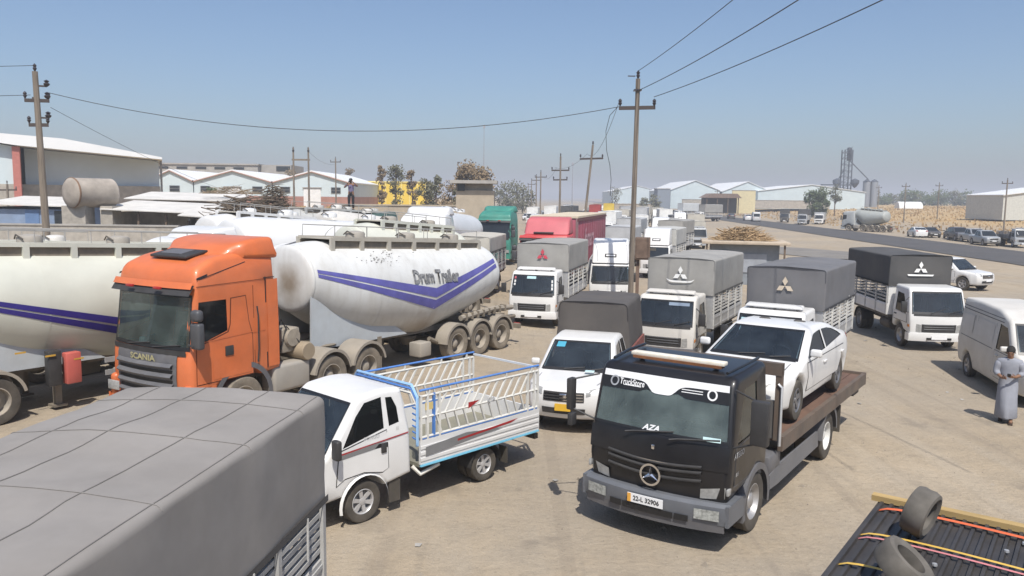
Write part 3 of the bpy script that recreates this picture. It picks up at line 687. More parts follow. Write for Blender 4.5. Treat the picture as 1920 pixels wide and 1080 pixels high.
# ---------------------------------------------------------------- heavy tractor unit
def tractor(label, loc, th, paint, group='heavy tractor units in the lorry rows', lod=0, spoiler=True, grille_m=None, name='tractor_unit', cat='truck', tm=None, rig_len=5.6, visor_m=None, top=3.66, low=None, rear=True, gtext=None, mirrors=(-1, 1)):
    T = thing(name, label, cat, loc, th, group); tm = tm or RUBBERD; grille_m = grille_m or PLASTICG
    W = 1.22; A, B_ = (.0, 1.76), (-.2, 2.86)
    k = top-3.66
    prof = fillet([(.02, .60), (.07, 1.2), (.05, 1.62), A, B_, (-.19, 3.02), (-.30, 3.36+k*.6, .2), (-.85, 3.6+k, .35), (-2.34, 3.66+k, .12), (-2.40, 1.05)], 5)+arch_bottom(1.0, -2.37, -.05, [-1.36], .66, .58)[1:-1]
    hw = lambda y, z: W-.025*max(0, z-1.8)-.10*sm(3.05, 3.7+k, z)
    s = Shell(prof, W, hw, .12, fb=.16, fl=.5)
    win = [(-.16, 1.84), (-.27, 2.72), (-.98, 2.72), (-.98, 2.08)]
    hollow = lod == 0
    s.shell('cab', paint, T, wins=[win] if hollow else (), screens=[(A, B_)] if hollow else (), zc=(1.3, 1.8, 2.4, 3.0, 3.3), yc=(-.6, -1.6), seg=4)
    s.screen(A, B_, .94, .93, 'windscreen', GL if hollow else GFAR, T, seal=.05)
    for sg in (-1, 1): s.side(win, sg, -.012 if hollow else .006, 'side_window', GLD if hollow else GFAR, T)
    fy = s.prof_y
    # front mask with separate grille bars
    b = MB(); b.grid(lambda i, j: (lambda q: (q[0], q[1]+.024, q[2]))(s.warp(-.74+1.48*i, fy(.62+1.1*j), .62+1.1*j)), 10, 8); gm = b.build('front_mask', grille_m, T)
    for z in (.78, .98, 1.18, 1.38):
        b = MB(); b.grid(lambda i, j: (lambda q: (q[0], q[1]+.032+.07*math.sin(j*math.pi), q[2]))(s.warp(-.68+1.36*i, fy(z), z+.12*j)), 10, 4); b.build('grille_bar', grille_m, gm)
    for z in (.93, 1.13, 1.33):
        b = MB(); b.grid(lambda i, j: (lambda q: (q[0], q[1]+.03, q[2]))(s.warp(-.66+1.32*i, fy(z), z-.03+.06*j)), 8, 1); b.build('grille_gap', BLACKV, gm)
    b = MB(); b.grid(lambda i, j: (lambda q: (q[0], q[1]+.032, q[2]))(s.warp(-.9+1.8*i, fy(1.7), 1.66+.11*j)), 10, 1); b.build('wiper_cowl', PLASTIC, T)
    if gtext:
        text(gtext, .17, 'grille_lettering', mat('faded_yellow', (.42, .38, .2), .6), gm, lambda x, y: (lambda q: (q[0], q[1]+.045, q[2]))(s.warp(-x/W, fy(1.57), 1.57+y)), .004, 1.25)
    # sun visor, its marker lamps
    b = MB(); b.grid(lambda i, j: (lambda q: (q[0], q[1]+.02+.14*(1-j), q[2]))(s.warp(-1.0+2*i, -.19, 2.86+.2*j)), 10, 1); b.build('sun_visor', visor_m or PLASTIC, T)
    b = MB(); b.grid(lambda i, j: (lambda q: (q[0], q[1]+.05+.06*(1-j), q[2]))(s.warp(-1.0+2*i, -.19, 2.99+.12*j)), 10, 1); b.build('visor_panel', paint, T)
    for x in (-.42, .42):
        b = MB(); b.box(x, -.0, 2.99, .2, .06, .05); b.build('marker_lamp', REDL, T, bev=.01)
    if lod == 0:
        for sg in (-1, 1):
            po = [(-.1, 1.08), (-.12, 1.80), (-1.0, 2.04), (-1.06, 2.2), (-1.10, 2.72), (-1.46, 2.74), (-1.52, 2.2), (-1.6, 1.9), (-1.6, 1.08)]
            d = s.side(po, sg, .008, 'door', paint, T)
            ol = [(-.08, 1.06), (-.10, 1.82), (-.98, 2.06), (-1.04, 2.2), (-1.08, 2.74), (-1.48, 2.76), (-1.54, 2.2), (-1.62, 1.92), (-1.62, 1.06)]
            s.side(ol, sg, .003, 'door_seam', mat('seam', (.12, .03, .01), .7), d)
            b = MB(); b.box(sg*(W+.012), -1.0, 1.66, .03, .2, .2); b.build('handle', PLASTIC, d, bev=.01)
            s.side([(-.6, 1.12), (-1.55, 1.12), (-1.55, 1.5), (-.6, 1.5)], sg, .014, 'door_panel', paint, d)
            # side fairing behind the cab
            s.side([(-2.03, 1.14), (-2.03, 3.04), (-2.33, 3.04), (-2.33, 1.14)], sg, .010, 'side_fairing', paint, T)
            s.side([(-2.02, 1.12), (-2.02, 3.1), (-1.99, 3.1), (-1.99, 1.12)], sg, .006, 'panel_seam', BLACKV, T, cuts=False)
            s.side([(-1.95, 3.07), (-1.95, 3.09), (-2.25, 3.09), (-2.25, 3.07)], sg, .010, 'panel_seam', BLACKV, T, cuts=False)
            b = MB(); b.box(sg*(W-.10), -.36, .80, .20, .74, .56); b.build('corner_panel', paint, T, bev=.085, seg=4)
            b = MB(); b.box(sg*(W-.22), .055, .86, .36, .03, .2); b.build('headlight', LAMP, T, bev=.02)
            b = MB(); b.grid(lambda i, j: (sg*(W+.012), -1.36+(.66+.11*j)*math.cos(math.pi*(-.02+1.04*i)), .58+(.66+.11*j)*math.sin(math.pi*(-.02+1.04*i))), 18, 1); b.build('arch_flare', PLASTICG, T)
            s.side([(-.24, 3.16), (-.27, 3.20), (-.58, 3.27), (-.55, 3.23)], sg, .010, 'side_vent', BLACKV, T, cuts=False)
            s.side([(-.22, 3.02), (-.22, 3.034), (-1.98, 3.064), (-1.98, 3.05)], sg, .008, 'roof_joint', mat('seam', (.12, .03, .01), .7), T)
            s.side([(-1.66, 1.20), (-1.66, 2.95), (-1.672, 2.95), (-1.672, 1.20)], sg, .006, 'panel_seam', mat('seam', (.12, .03, .01)), T, cuts=False)
            b = MB(); b.tube([(sg*(W+.03), -1.72, 1.3), (sg*(W+.05), -1.73, 1.6), (sg*(W+.05), -1.73, 2.3), (sg*(W+.03), -1.72, 2.5)], .016, 6); b.build('grab_rail', PLASTIC, T)
            s.side([(-.12, 1.90), (-.12, 1.915), (-1.95, 1.99), (-1.95, 1.975)], sg, .016, 'body_crease', paint, T)
        for x in (.5, -.2):
            P0 = s.scr(A, B_, .94, .93, .03, x, .02); P1 = s.scr(A, B_, .94, .93, .022, x-.62, .10); b = MB(); b.tube([P0, P1], .014, 5); b.build('wiper', PLASTIC, T)
        # roof hatch with its frame
        ht = Matrix.Rotation(R(-11), 3, 'X')
        b = MB(); b.box(0, -.84, 3.61+k, 1.1, .56, .06, ht); h = b.build('roof_hatch', PLASTIC, T, bev=.02)
        b = MB(); b.box(.05, -.84, 3.647+k, .66, .34, .02, ht); b.build('hatch_pane', PLASTICG, h)
        s.side([(-.35, 3.16), (-1.55, 3.44), (-1.55, 3.455), (-.35, 3.175)], -1, .006, 'roof_seam', BLACKV, T); s.side([(-.35, 3.16), (-1.55, 3.44), (-1.55, 3.455), (-.35, 3.175)], 1, .006, 'roof_seam', BLACKV, T)
        interior(T, 0, -.3, -1.1, 1.45, 1.78, W, 2)
        b = MB(); b.box(.35, -.2, 1.85, .16, .1, .12); b.build('dashboard_trinket', mat('mint', (.45, .75, .66), .7), T, bev=.03)
    else:
        for sg in (-1, 1):
            b = MB(); b.box(sg*(W-.25), .05, .86, .36, .03, .2); b.build('headlight', LAMP, T)
    for sg in mirrors:
        m_ = MB(); m_.box(sg*(W+.2), -.10, 2.10, .26, .16, .52); mo = m_.build('mirror', MIRR, T, bev=.05, seg=3)
        b = MB(); b.box(sg*(W+.2), -.10, 2.50, .24, .17, .24); b.build('wide_angle_mirror', MIRR, mo, bev=.07, seg=3)
        b = MB(); b.tube([(sg*(W-.05), -.18, 2.42), (sg*(W+.2), -.02, 2.42)], .03, 6); b.tube([(sg*(W-.05), -.1, 1.9), (sg*(W+.2), -.02, 1.9)], .025, 6); b.build('mirror_arm', PLASTIC, mo)
    b = MB(); b.grid(lambda i, j: ((-1+2*i)*1.22, .10-.12*(2*i-1)**2, .34+.36*j), 10, 1); b.grid(lambda i, j: ((-1+2*i)*1.22, .10-.12*(2*i-1)**2-.2*j, .70), 10, 1)
    b.box(-1.2, -.35, .5, .05, .75, .36); b.box(1.2, -.35, .5, .05, .75, .36); b.build('bumper', paint if low is None else low, T)
    if spoiler:
        sp = fillet([(-.92, 3.60+k), (-1.3, 3.80+k, .3), (-1.85, 3.93+k, .3), (-2.36, 3.94+k, .08), (-2.42, 3.48+k, .05), (-1.5, 3.50+k)])
        q = Shell(sp, 1.17, lambda y, z: 1.17-.10*sm(3.6, 4, z)-.25*sm(-1.7, -.95, y), .1, fb=.25, fl=.7); q.shell('roof_spoiler', paint, T)
    # frame, rear axles, mudguards, machinery behind the cab
    chassis_rails(T, -.8, -rig_len-.6, .86, CHASSISD, .42)
    wheel_x = W-.15
    for sg in (-1, 1): wheel(T, sg*wheel_x, -1.36, .52, .32, sg, 'truck', tm, STEELD)
    for ya in ((-4.0, -5.3) if rear else ()):
        b = MB(); b.tube([(-1.1, ya, .52), (1.1, ya, .52)], .12, 10); b.build('axle', CHASSISD, T)
        for sg in (-1, 1):
            wheel(T, sg*(W-.17), ya, .52, .30, sg, 'drive', tm, STEELD, dual=True)
            b = MB()
            def mg(i, j): 
                a = math.pi*(.06+.88*i); return (sg*(W-.62+.64*j), ya+.64*math.cos(a), .56+.64*math.sin(a))
            b.grid(mg, 14, 1); b.grid(lambda i, j: (sg*(W+.02), ya+(.64-.07*j)*math.cos(math.pi*(.06+.88*i)), .56+(.64-.07*j)*math.sin(math.pi*(.06+.88*i))), 14, 1)
            b.build('mudguard', mat('mudguard_dusty', (.25, .23, .2), .85, var=.15, dust=.6), T)
    for sg in (-1, 1):
        b = MB(); b.box(sg*.98, -2.75, .78, .42, 1.1, .62); b.build('fuel_tank', mat('tank_dusty', (.3, .29, .27), .6, dust=.6), T, bev=.08, seg=3)
    if lod == 0:
        mm = mat('engine_dusty', (.22, .2, .17), .8, var=.35, scale=7, dust=.7)
        b = MB(); b.box(-.55, -2.95, 1.55, .8, .55, .55); b.box(-.2, -2.9, 1.95, .5, .4, .3); b.build('compressor', mm, T, bev=.05)
        b = MB(); b.lathe([(0, -.06), (.2, -.06), (.23, 0), (.2, .06), (.08, .07), (0, .1)], (-.97, -2.95, 1.62), 'X', 16); b.build('flywheel', mm, T)
        b = MB(); b.lathe([(0, -.42), (.19, -.42), (.21, -.38), (.21, .38), (.19, .42), (0, .42)], (-.82, -3.2, 1.28), 'X', 18); b.build('air_tank', mat('tan_tank', (.26, .2, .13), .7, dust=.4), T)
        for i in range(5):
            b = MB(); x = -.2-.18*i
            b.tube([(x, -2.62, 1.7-.1*i), (x-.05, -2.8, 2.05-.16*(i % 3)), (x-.1, -3.1, 1.5), (x+.2, -3.5, 1.1)], .025, 6); b.build('hose', PLASTIC, T)
        b = MB(); b.tube([(-.75, -2.6, 1.1), (-.75, -2.6, 2.35), (-.6, -2.72, 2.55)], .05, 8); b.build('exhaust', CHASSISD, T)
        b = MB(); b.lathe([(0, -.04), (.55, -.04), (.57, 0), (.5, .03), (0, .05)], (0, -4.65, 1.12), 'Z', 20); b.build('fifth_wheel', CHASSISD, T)
    return T

# ---------------------------------------------------------------- powder tank trailer
def tank_trailer(label, loc, th, paint, stripes=None, lettering=False, lod=0, group='powder tank trailers in the lorry rows', front=7.75, scale=1., bogie=True, spath=None, rail_m=None, walkway=True):
    rail_m = rail_m or paint
    T = thing('tank_trailer', label, 'tank trailer', loc, th, group)
    yr = .15; yv = 3.4; f_ = front
    K = [(yr, 1.62, 3.46, 1.20), (1.2, 1.26, None, 1.24), (yv, .80, None, 1.24), (min(5.8, f_-1.2), 1.10, None, 1.22), (f_-.9, 1.46, None, 1.13), (f_-.4, 1.78, None, 1.03), (f_, 2.06, None, .93)]
    def ip(t, c):
        t = max(K[0][0], min(K[-1][0], t))
        for a_, b_ in zip(K, K[1:]):
            if t <= b_[0]: return a_[c]+(b_[c]-a_[c])*(t-a_[0])/(b_[0]-a_[0])
        return K[-1][c]
    def zbs(t): return sum(ip(t+d, 1) for d in (-.3, -.15, 0, .15, .3))/5
    def wid(t): return sum(ip(t+d, 3) for d in (-.3, -.15, 0, .15, .3))/5
    def zt(t): return 3.46+(3.80-3.46)*(min(t, f_-.8)-yr)/(f_-.8-yr)-.07*sm(f_-.8, f_, t)
    def x_at(t, z):
        a, b_ = zbs(t), zt(t); c = (a+b_)/2; h = (b_-a)/2; q = max(-1, min(1, (z-c)/h))
        return wid(t)*(1-abs(q)**2.0)**.5
    b = MB(); n = 36; ts = []
    for i in range(7): a = i/6*math.pi/2; ts.append((front+.13*math.cos(a), math.sin(a)))
    N = 40
    ts += [(front+(yr-front)*i/N, 1.) for i in range(1, N)]
    for i in range(6, -1, -1): a = i/6*math.pi/2; ts.append((yr-.38*math.cos(a), math.sin(a)))
    vs = []
    for t, k in ts:
        tc = max(yr, min(front, t)); lo, hi = zbs(tc), zt(tc); c = (lo+hi)/2; h = (hi-lo)/2
        for j in range(n):
            a = 2*math.pi*j/n; vs.append((wid(tc)*k*math.cos(a), t, c+h*k*math.sin(a)))
    fs = [(i*n+j, i*n+(j+1) % n, (i+1)*n+(j+1) % n, (i+1)*n+j) for i in range(len(ts)-1) for j in range(n)]
    b.add(vs, fs); tk = b.build('tank', paint, T, smooth=40)
    # weld rings
    for t in ((front-.03), 5.6, yv+.02, 1.4) if lod == 0 else ((front-.03),):
        b = MB(); lo, hi = zbs(t), zt(t); c, h = (lo+hi)/2, (hi-lo)/2
        b.grid(lambda i, j: ((wid(t)+.006)*math.cos(2*math.pi*i), t-.015+.03*j, c+(h+.006)*math.sin(2*math.pi*i)), 36, 1); b.build('weld_ring', paint, tk)
    if stripes:
        up, lo = spath or ([(front-.12, 3.14), (3.36, 2.33), (yr+.1, 3.02)], [(front-.12, 2.95), (3.38, 1.70), (yr+.1, 2.74)])
        for sg in (-1, 1):
            for f0, f1 in ((0, .44), (.56, 1.)):
                b = MB()
                for k in range(2):
                    def fn(i, j):
                        t = up[k][0]+(up[k+1][0]-up[k][0])*i; z0 = up[k][1]+(up[k+1][1]-up[k][1])*i; z1 = lo[k][1]+(lo[k+1][1]-lo[k][1])*i
                        z = z0+(z1-z0)*(f0+(f1-f0)*j); return (sg*(x_at(t, z)+.008), t, z)
                    b.grid(fn, 16, 3)
                b.build('blue_stripe', stripes, tk)
    if lettering:
        text('Drum Trailer', .50, 'tank_lettering', mat('faded_black', (.06, .06, .065), .7, var=.5, scale=9, col2=(.3, .3, .3)), tk, lambda x, y: (-(x_at(3.3-x, 2.66+y-.05*x)+.03), 3.3-x, 2.66+y-.05*x), .022, .74)
    # top walkway: deck, side plate posts, handrail, manholes
    y0, y1 = front-.9, yr+.35
    if walkway:
        for sg in (-1, 1):
            b = MB(); b.bar((sg*.62, y0, zt(y0)+.08), (sg*.62, y1, zt(y1)+.08), .10, .10); b.build('walkway_rail', rail_m, T)
            b = MB(); b.add([(sg*.60, y0, zt(y0)-.3), (sg*.60, y1, zt(y1)-.3), (sg*.60, y1, zt(y1)+.04), (sg*.60, y0, zt(y0)+.04)], [(0, 1, 2, 3)]); b.build('walkway_side', CHASSISD, T)
            for i in range(7):
                t = y0+(y1-y0)*i/6; b = MB(); b.box(sg*.64, t, zt(t)-.08, .07, .14, .36); b.build('walkway_post', rail_m, T)
        b = MB(); b.add([(-.58, y0, zt(y0)+.1), (.58, y0, zt(y0)+.1), (.58, y1, zt(y1)+.1), (-.58, y1, zt(y1)+.1), (-.58, y0, zt(y0)+.06), (.58, y0, zt(y0)+.06), (.58, y1, zt(y1)+.06), (-.58, y1, zt(y1)+.06)], [(0, 1, 2, 3), (7, 6, 5, 4), (0, 4, 5, 1), (1, 5, 6, 2), (2, 6, 7, 3), (3, 7, 4, 0)]); b.build('walkway_deck', mat('deck_dusty', (.42, .40, .35), .85, var=.15, dust=.4), T)
    for t in ((5.4, 3.3, 1.2) if front > 6 else (3.3, 1.2)):
        b = MB(); b.lathe([(.27, 0), (.27, .12), (.24, .17), (.1, .2), (0, .2)], (0, t, zt(t)+.1), 'Z', 16); mh = b.build('manhole', paint if lod else mat('hatch_grey', (.3, .29, .27), .7, dust=.5), T)
        b = MB(); b.tube([(-.2, t+.24, zt(t)+.2), (0, t+.3, zt(t)+.3), (.2, t+.24, zt(t)+.2)], .018, 6); b.build('manhole_clamp', CHASSIS, mh)
    if lod < 2 and walkway:
        for sg in (-1, 1):
            b = MB(); b.tube([(sg*.62, y0-.1, zt(y0)+.1), (sg*.62, y0-.12, zt(y0)+.42), (sg*.62, y1+.1, zt(y1)+.42), (sg*.62, y1+.1, zt(y1)+.1)], .014, 6)
            for i in range(1, 5): t = y0+(y1-y0)*i/5; b.tube([(sg*.62, t, zt(t)+.1), (sg*.62, t, zt(t)+.42)], .012, 5)
            b.build('handrail', mat('rail_grey', (.35, .34, .32), .6), T)
    # cradle plates, chassis, wheels
    if bogie:
        mm = mat('cradle_white', (.44, .48, .51), .5, var=.08, dust=.25)
        for sg in (-1, 1):
            b = MB(); b.prism([(front+.05, 1.08), (front+.02, 2.45), (front-.6, 2.3), (5.0, 1.5), (4.2, 1.05)], sg*.80, sg*.84); b.build('cradle_plate', mm, T)
        b = MB()
        for sg in (-1, 1): b.bar((sg*.5, front, 1.05), (sg*.5, -1.1, .95), .14, .16)
        for i in range(6): b.box(0, front-.3-i*1.5, 1.0, 1.0, .12, .12)
        b.build('chassis', CHASSISD, T)
        for ya in (0, 1.16, 2.32):
            b = MB(); b.tube([(-1.05, ya, .5), (1.05, ya, .5)], .1, 10); b.build('axle', CHASSISD, T)
            for sg in (-1, 1):
                wheel(T, sg*1.06, ya, .52, .36, sg, 'drive', RUBBERD, STEELD)
                b = MB(); b.grid(lambda i, j: (sg*(.82+.46*j), ya+.62*math.cos(math.pi*(.02+.96*i)), .54+.62*math.sin(math.pi*(.02+.96*i))), 14, 1)
                b.grid(lambda i, j: (sg*1.28, ya+(.62-.07*j)*math.cos(math.pi*(.02+.96*i)), .54+(.62-.07*j)*math.sin(math.pi*(.02+.96*i))), 14, 1)
                b.build('mudguard', mat('mudguard_dusty', (.25, .23, .2), .85, var=.15, dust=.6), T)
        if lod == 0:
            for sg in (-1, 1):
                b = MB(); b.box(sg*.8, 5.35, .62, .14, .14, 1.0); b.box(sg*.8, 5.35, .12, .3, .3, .05); b.build('landing_leg', CHASSISD, T)
                b = MB(); b.box(sg*.95, 3.75, .55, .45, .5, .42); b.build('tool_box', mat('tank_dusty', (.3, .29, .27), .6, dust=.6), T, bev=.04)
            b = MB(); b.tube([(-.9, 3.3, .78), (-.9, 2.9, .62), (-.95, -.6, .98), (-.9, -1.2, .95)], .07, 8); b.build('discharge_pipe', CHASSISD, T)
            b = MB(); b.lathe([(.12, 0), (.3, .22), (.3, .3)], (0, 3.3, .5), 'Z', 14); b.build('discharge_cone', CHASSISD, T)
            b = MB(); b.tube([(-1.0, 1.9, 1.24), (-1.0, .2, 1.36), (-1.0, -.9, 1.3)], .09, 8); b.build('hose_tube', mat('mudguard_dusty', (.25, .23, .2)), T)
            for i in range(8):
                b = MB(); b.box(-1.0, 1.7-.3*i, 1.26+.01*i, .22, .06, .22); b.build('hose_clamp', CHASSISD, T)
        b = MB(); b.box(0, -1.2, .62, 2.3, .12, .16); b.build('rear_bumper', CHASSISD, T)
        for sg in (-1, 1):
            b = MB(); b.box(sg*.95, -1.27, .66, .3, .03, .12); b.build('tail_lamp', REDL, T)
    return T
# ================================================================ the black recovery truck
def recovery_truck(loc, th):
    T = thing('recovery_truck', 'black flatbed recovery truck carrying a white saloon, grey bumper, roof light bar', 'tow truck', loc, th)
    W = 1.12; A, B_ = (-.05, 1.60), (-.30, 2.38)
    prof = fillet([(.0, .74), (.03, 1.1), (.0, 1.45), A, B_, (-.42, 2.50, .12), (-1.66, 2.56, .1), (-1.72, .98)], 5)+arch_bottom(.84, -1.7, -.02, [-1.25], .56, .46)[1:-1]
    hw = lambda y, z: W-.06*max(0, z-1.6)-.03*sm(1.1, .7, z)
    s = Shell(prof, W, hw, .09, fb=.12, fl=.5)
    win = [(-.30, 1.56), (-.38, 1.72), (-.50, 2.30), (-1.18, 2.34), (-1.20, 1.72), (-1.0, 1.60)]
    s.shell('cab', BLACKP, T, wins=[win], screens=[(A, B_)], zc=(1.1, 1.6, 2.0), seg=4)
    ws = s.screen(A, B_, .95, .94, 'windscreen', GLW, T, seal=.035)
    P = lambda u, v, o=.012: s.scr(A, B_, .93, .92, o, u, v)
    # white sun strip with two black lobes; u is mirrored for the viewer in front
    def low(u): return .90-.20*(1/(1+(abs(u)/.22)**6))
    b = MB(); b.grid(lambda i, j: P(-1+2*i, 1.02+(low(-1+2*i)-1.02)*j, .016), 40, 2); b.build('sun_strip', WHITEP, ws)
    for sg in (-1, 1):
        def lobe(i, j):
            u = sg*(.16+.84*i); hi = low(u); lo_ = .70-.02*i; lo_ = min(lo_, hi-.01)
            if i < .25: lo_ = hi-(hi-lo_)*(i/.25)**.6
            return P(u, hi+(lo_-hi)*j, .013)
        b = MB(); b.grid(lobe, 20, 2); b.build('strip_lobe', BLACKV, ws)
    text('TruckStore', .13, 'strip_lettering', WHITEP, ws, lambda x, y: P(-x/1.04+.50, .825+y/.8, .019), .002, .72)
    for k, (u0, u1, v) in enumerate(((.34, .64, .765), (-.62, -.30, .80), (-.62, -.30, .845))):
        b = MB(); b.grid(lambda i, j: P(u0+(u1-u0)*i, v+.014*j, .019), 6, 1); b.build('strip_line', WHITEP, ws)
    for u, m_ in ((.80, ALU), (-.76, WHITEP)):
        b = MB(); b.grid(lambda i, j: P(u+(.075-.025*j)*math.cos(2*math.pi*i), .82+(.10-.03*j)*math.sin(2*math.pi*i), .019), 18, 1); b.build('strip_badge', m_, ws)
    text('AZA', .11, 'windscreen_sticker', WHITEP, ws, lambda x, y: P(-x/1.04+.08, .085+y/.8, .012), .004, 1.2, .3)
    b = MB(); b.grid(lambda i, j: P(-.92+.24*i, .015+.075*j, .012), 2, 1); b.build('windscreen_paper', mat('paper_cyan', (.55, .74, .76), .7), ws)
    for sg in (-1, 1):
        s.side(win, sg, -.012, 'side_window', GLD if sg > 0 else glass('glass_clear', (.6, .63, .62)), T)
        po = [(-.24, .98), (-.26, 1.52), (-.98, 1.57), (-1.22, 1.68), (-1.30, 1.68), (-1.32, 1.2), (-1.1, 1.08), (-.9, .98)]
        d = s.side(po, sg, .007, 'door', BLACKP, T)
        s.side([(-.22, .96), (-.24, 1.535), (-.98, 1.585), (-1.22, 1.695), (-1.315, 1.695), (-1.335, 1.2), (-1.1, 1.06), (-.9, .96)], sg, .003, 'door_seam', PLASTICG, d)
        b = MB(); b.box(sg*(W+.01), -1.16, 1.42, .03, .2, .05); b.build('handle', PLASTIC, d)
        # grey arch and step
        b = MB(); b.grid(lambda i, j: (sg*(W-.1+.12*j), -1.25+.60*math.cos(math.pi*(-.08+1.16*i)), .46+.60*math.sin(math.pi*(-.08+1.16*i))), 16, 1)
        b.grid(lambda i, j: (sg*(W+.02), -1.25+(.60-.10*j)*math.cos(math.pi*(-.08+1.16*i)), .46+(.60-.10*j)*math.sin(math.pi*(-.08+1.16*i))), 16, 1); b.build('wheel_arch', PLASTICG, T)
        b = MB(); b.box(sg*(W-.04), -.42, .60, .16, .62, .3); b.build('step', PLASTICG, T, bev=.03)
    text('ATEGO', .12, 'door_lettering', mat('grey_print', (.5, .5, .5), .5), T, lambda x, y: (-(W+.012), -.42-x, 1.42+y), .002)
    text('815', .08, 'door_lettering', mat('grey_print', (.5, .5, .5), .5), T, lambda x, y: (-(W+.012), -.36-x, 1.14+y), .001)
    fy = s.prof_y
    # front panel, grille folds, star
    b = MB(); b.grid(lambda i, j: (lambda q: (q[0], q[1]+.012, q[2]))(s.warp(-.98+1.96*i, fy(1.22+.34*j), 1.22+.34*j)), 10, 2); b.build('front_flap', BLACKP, T)
    for k, z in enumerate((.98, 1.10, 1.18)):
        b = MB(); b.grid(lambda i, j: (lambda q: (q[0], q[1]+.015+.03*math.sin(j*math.pi), q[2]))(s.warp(-.66+1.32*i, fy(z), z-.05*math.cos((i-.5)*3.0)*(1)+.05+.05*j)), 14, 3); b.build('grille_bar', PLASTIC, T)
    b = MB(); b.grid(lambda i, j: (lambda q: (q[0], q[1]+.03, q[2]))(s.warp(-.22+.44*i, fy(1.2), 1.215+.014*j)), 4, 1); b.build('chrome_strip', CHROME, T)
    st = MB(); cx, cz_, yy = 0, 1.02, fy(1.02)+.06
    st.lathe([(.135, -.012), (.135, .012), (.165, .012), (.165, -.012), (.135, -.012)], (0, yy, cz_), 'Y', 28)
    for a in (90, 210, 330):
        d = Vector((math.cos(R(a)), 0, math.sin(R(a)))); n_ = Vector((-d.z, 0, d.x)); c = Vector((0, yy, cz_))
        st.add([c+n_*.03, c-n_*.03, c+d*.145, c+Vector((0, .02, 0))], [(0, 3, 2), (3, 1, 2)])
    st.build('star_emblem', CHROME, T)
    b = MB(); b.box(0, fy(1.42)+.02, 1.42, .05, .02, .07); b.build('small_badge', CHROME, T, bev=.01)
    for sg in (-1, 1):
        b = MB(); b.grid(lambda i, j: (lambda q: (q[0], q[1]+.016, q[2]))(s.warp(sg*(.66+.30*i)/1., fy(.86+.2*j)-.03*i, .80+.17*j*(1-.15*(1-i))+.03*i)), 5, 3); b.build('headlight', LAMP, T)
        b = MB(); b.box(sg*(W-.02), -.13, .94, .04, .12, .1); b.build('turn_lamp', LAMP, T, bev=.015)
    # bumper
    def bmp(i, j): 
        u = -1+2*i; pr = [(.0, .46), (.05, .48), (.075, .60), (.06, .74), (.0, .78)][min(4, int(j*4+.5))]
        return (u*1.16, .10-.17*u*u+pr[0], pr[1])
    b = MB(); b.grid(bmp, 16, 4); b.grid(lambda i, j: ((-1+2*i)*1.16, .10-.17*(2*i-1)**2-.45*j, .778), 16, 1)
    for sg in (-1, 1): b.box(sg*1.14, -.3, .62, .05, .62, .30)
    bp = b.build('bumper', mat('bumper_grey', (.10, .113, .135), .45, var=.12, dust=.14), T, bev=0)
    b = MB(); b.grid(lambda i, j: ((-1+2*i)*1.10, .150-.17*(2*i-1)**2+.012*j, .37+.16*j), 14, 1); b.build('lower_lip', PLASTICG, bp)
    for x0, x1 in ((-.62, -.42), (-.40, .40), (.42, .62)):
        b = MB(); b.grid(lambda i, j: (x0+(x1-x0)*i, .185-.17*((x0+(x1-x0)*i)/1.16)**2, .48+.09*j), 3, 1); b.build('air_slot', BLACKV, bp)
    for sg in (-1, 1):
        b = MB(); b.grid(lambda i, j: (sg*(.70+.34*i), .188-.17*((.70+.34*i)/1.16)**2, .55+.15*j), 5, 1); f_ = b.build('fog_lamp', mat('fog_glass', (.32, .33, .31), .2, var=.4, scale=20), bp)
    b = MB(); b.box(.02, .195, .66, .56, .015, .13); pl = b.build('number_plate', WHITEP, bp)
    b = MB(); b.box(.27, .205, .66, .055, .006, .125); b.build('plate_band', mat('plate_orange', (.75, .38, .06), .6), pl)
    text('22-L 32906', .095, 'plate_lettering', BLACKV, pl, lambda x, y: (-x, .207, .66+y), .002, .95)
    # wipers, mirrors
    for x in (.45, -.25):
        b = MB(); b.tube([(x, .04, 1.58), (x-.12, -.0, 1.60), (x-.72, -.06, 1.67)], .014, 5); b.build('wiper', PLASTIC, T)
    mirror(T, -1, (-1.48, -.18, 1.98), .62, [(-1.08, -.3, 2.36), (-1.08, -.2, 1.55)], sx=.24, sy=.14)
    m2 = mirror(T, 1, (1.44, -.05, 1.98), .50, [(1.08, -.3, 2.3), (1.08, -.2, 1.6)], sx=.10, sy=.16)
    b = MB(); b.box(1.42, -.05, 1.58, .10, .15, .20); b.build('wide_angle_mirror', PLASTIC, m2, bev=.03)
    # roof board, seams
    lb = mat('light_bar', (.72, .64, .52), .55, var=.25, scale=9, col2=(.8, .76, .66))
    b = MB(); b.box(-.02, -.72, 2.62, 1.5, .16, .06); lb_o = b.build('roof_light_bar', lb, T, bev=.015)
    b = MB(); b.box(-.02, -.70, 2.575, 1.42, .14, .04); b.build('light_bar_base', mat('rust', (.2, .08, .03), .8, var=.4), lb_o)
    for x in (-.6, .6):
        b = MB(); b.box(x, -.76, 2.57, .06, .1, .08); b.build('light_bar_bracket', CHASSIS, lb_o)
    for sg in (-1, 1):
        b = MB(); b.tube([(sg*.9, -.42, 2.555), (sg*.95, -1.0, 2.59), (sg*.95, -1.6, 2.6)], .022, 6); b.build('roof_gutter', BLACKP, T)
    interior(T, 0, -.34, -1.15, 1.35, 1.60, W, 2)
    b = MB(); b.box(-.1, -1.35, 1.75, .7, .12, .5); b.build('bunk_cushion', SEATM, T, bev=.06)
    b = MB(); b.box(.25, -.28, 1.625, .9, .12, .03); b.build('dash_mat', mat('olive', (.2, .2, .1), .9), T, bev=.01)
    # frame and wheels
    chassis_rails(T, -.8, -8.0, .74, mat('frame_grey', (.07, .075, .085), .6, dust=.3))
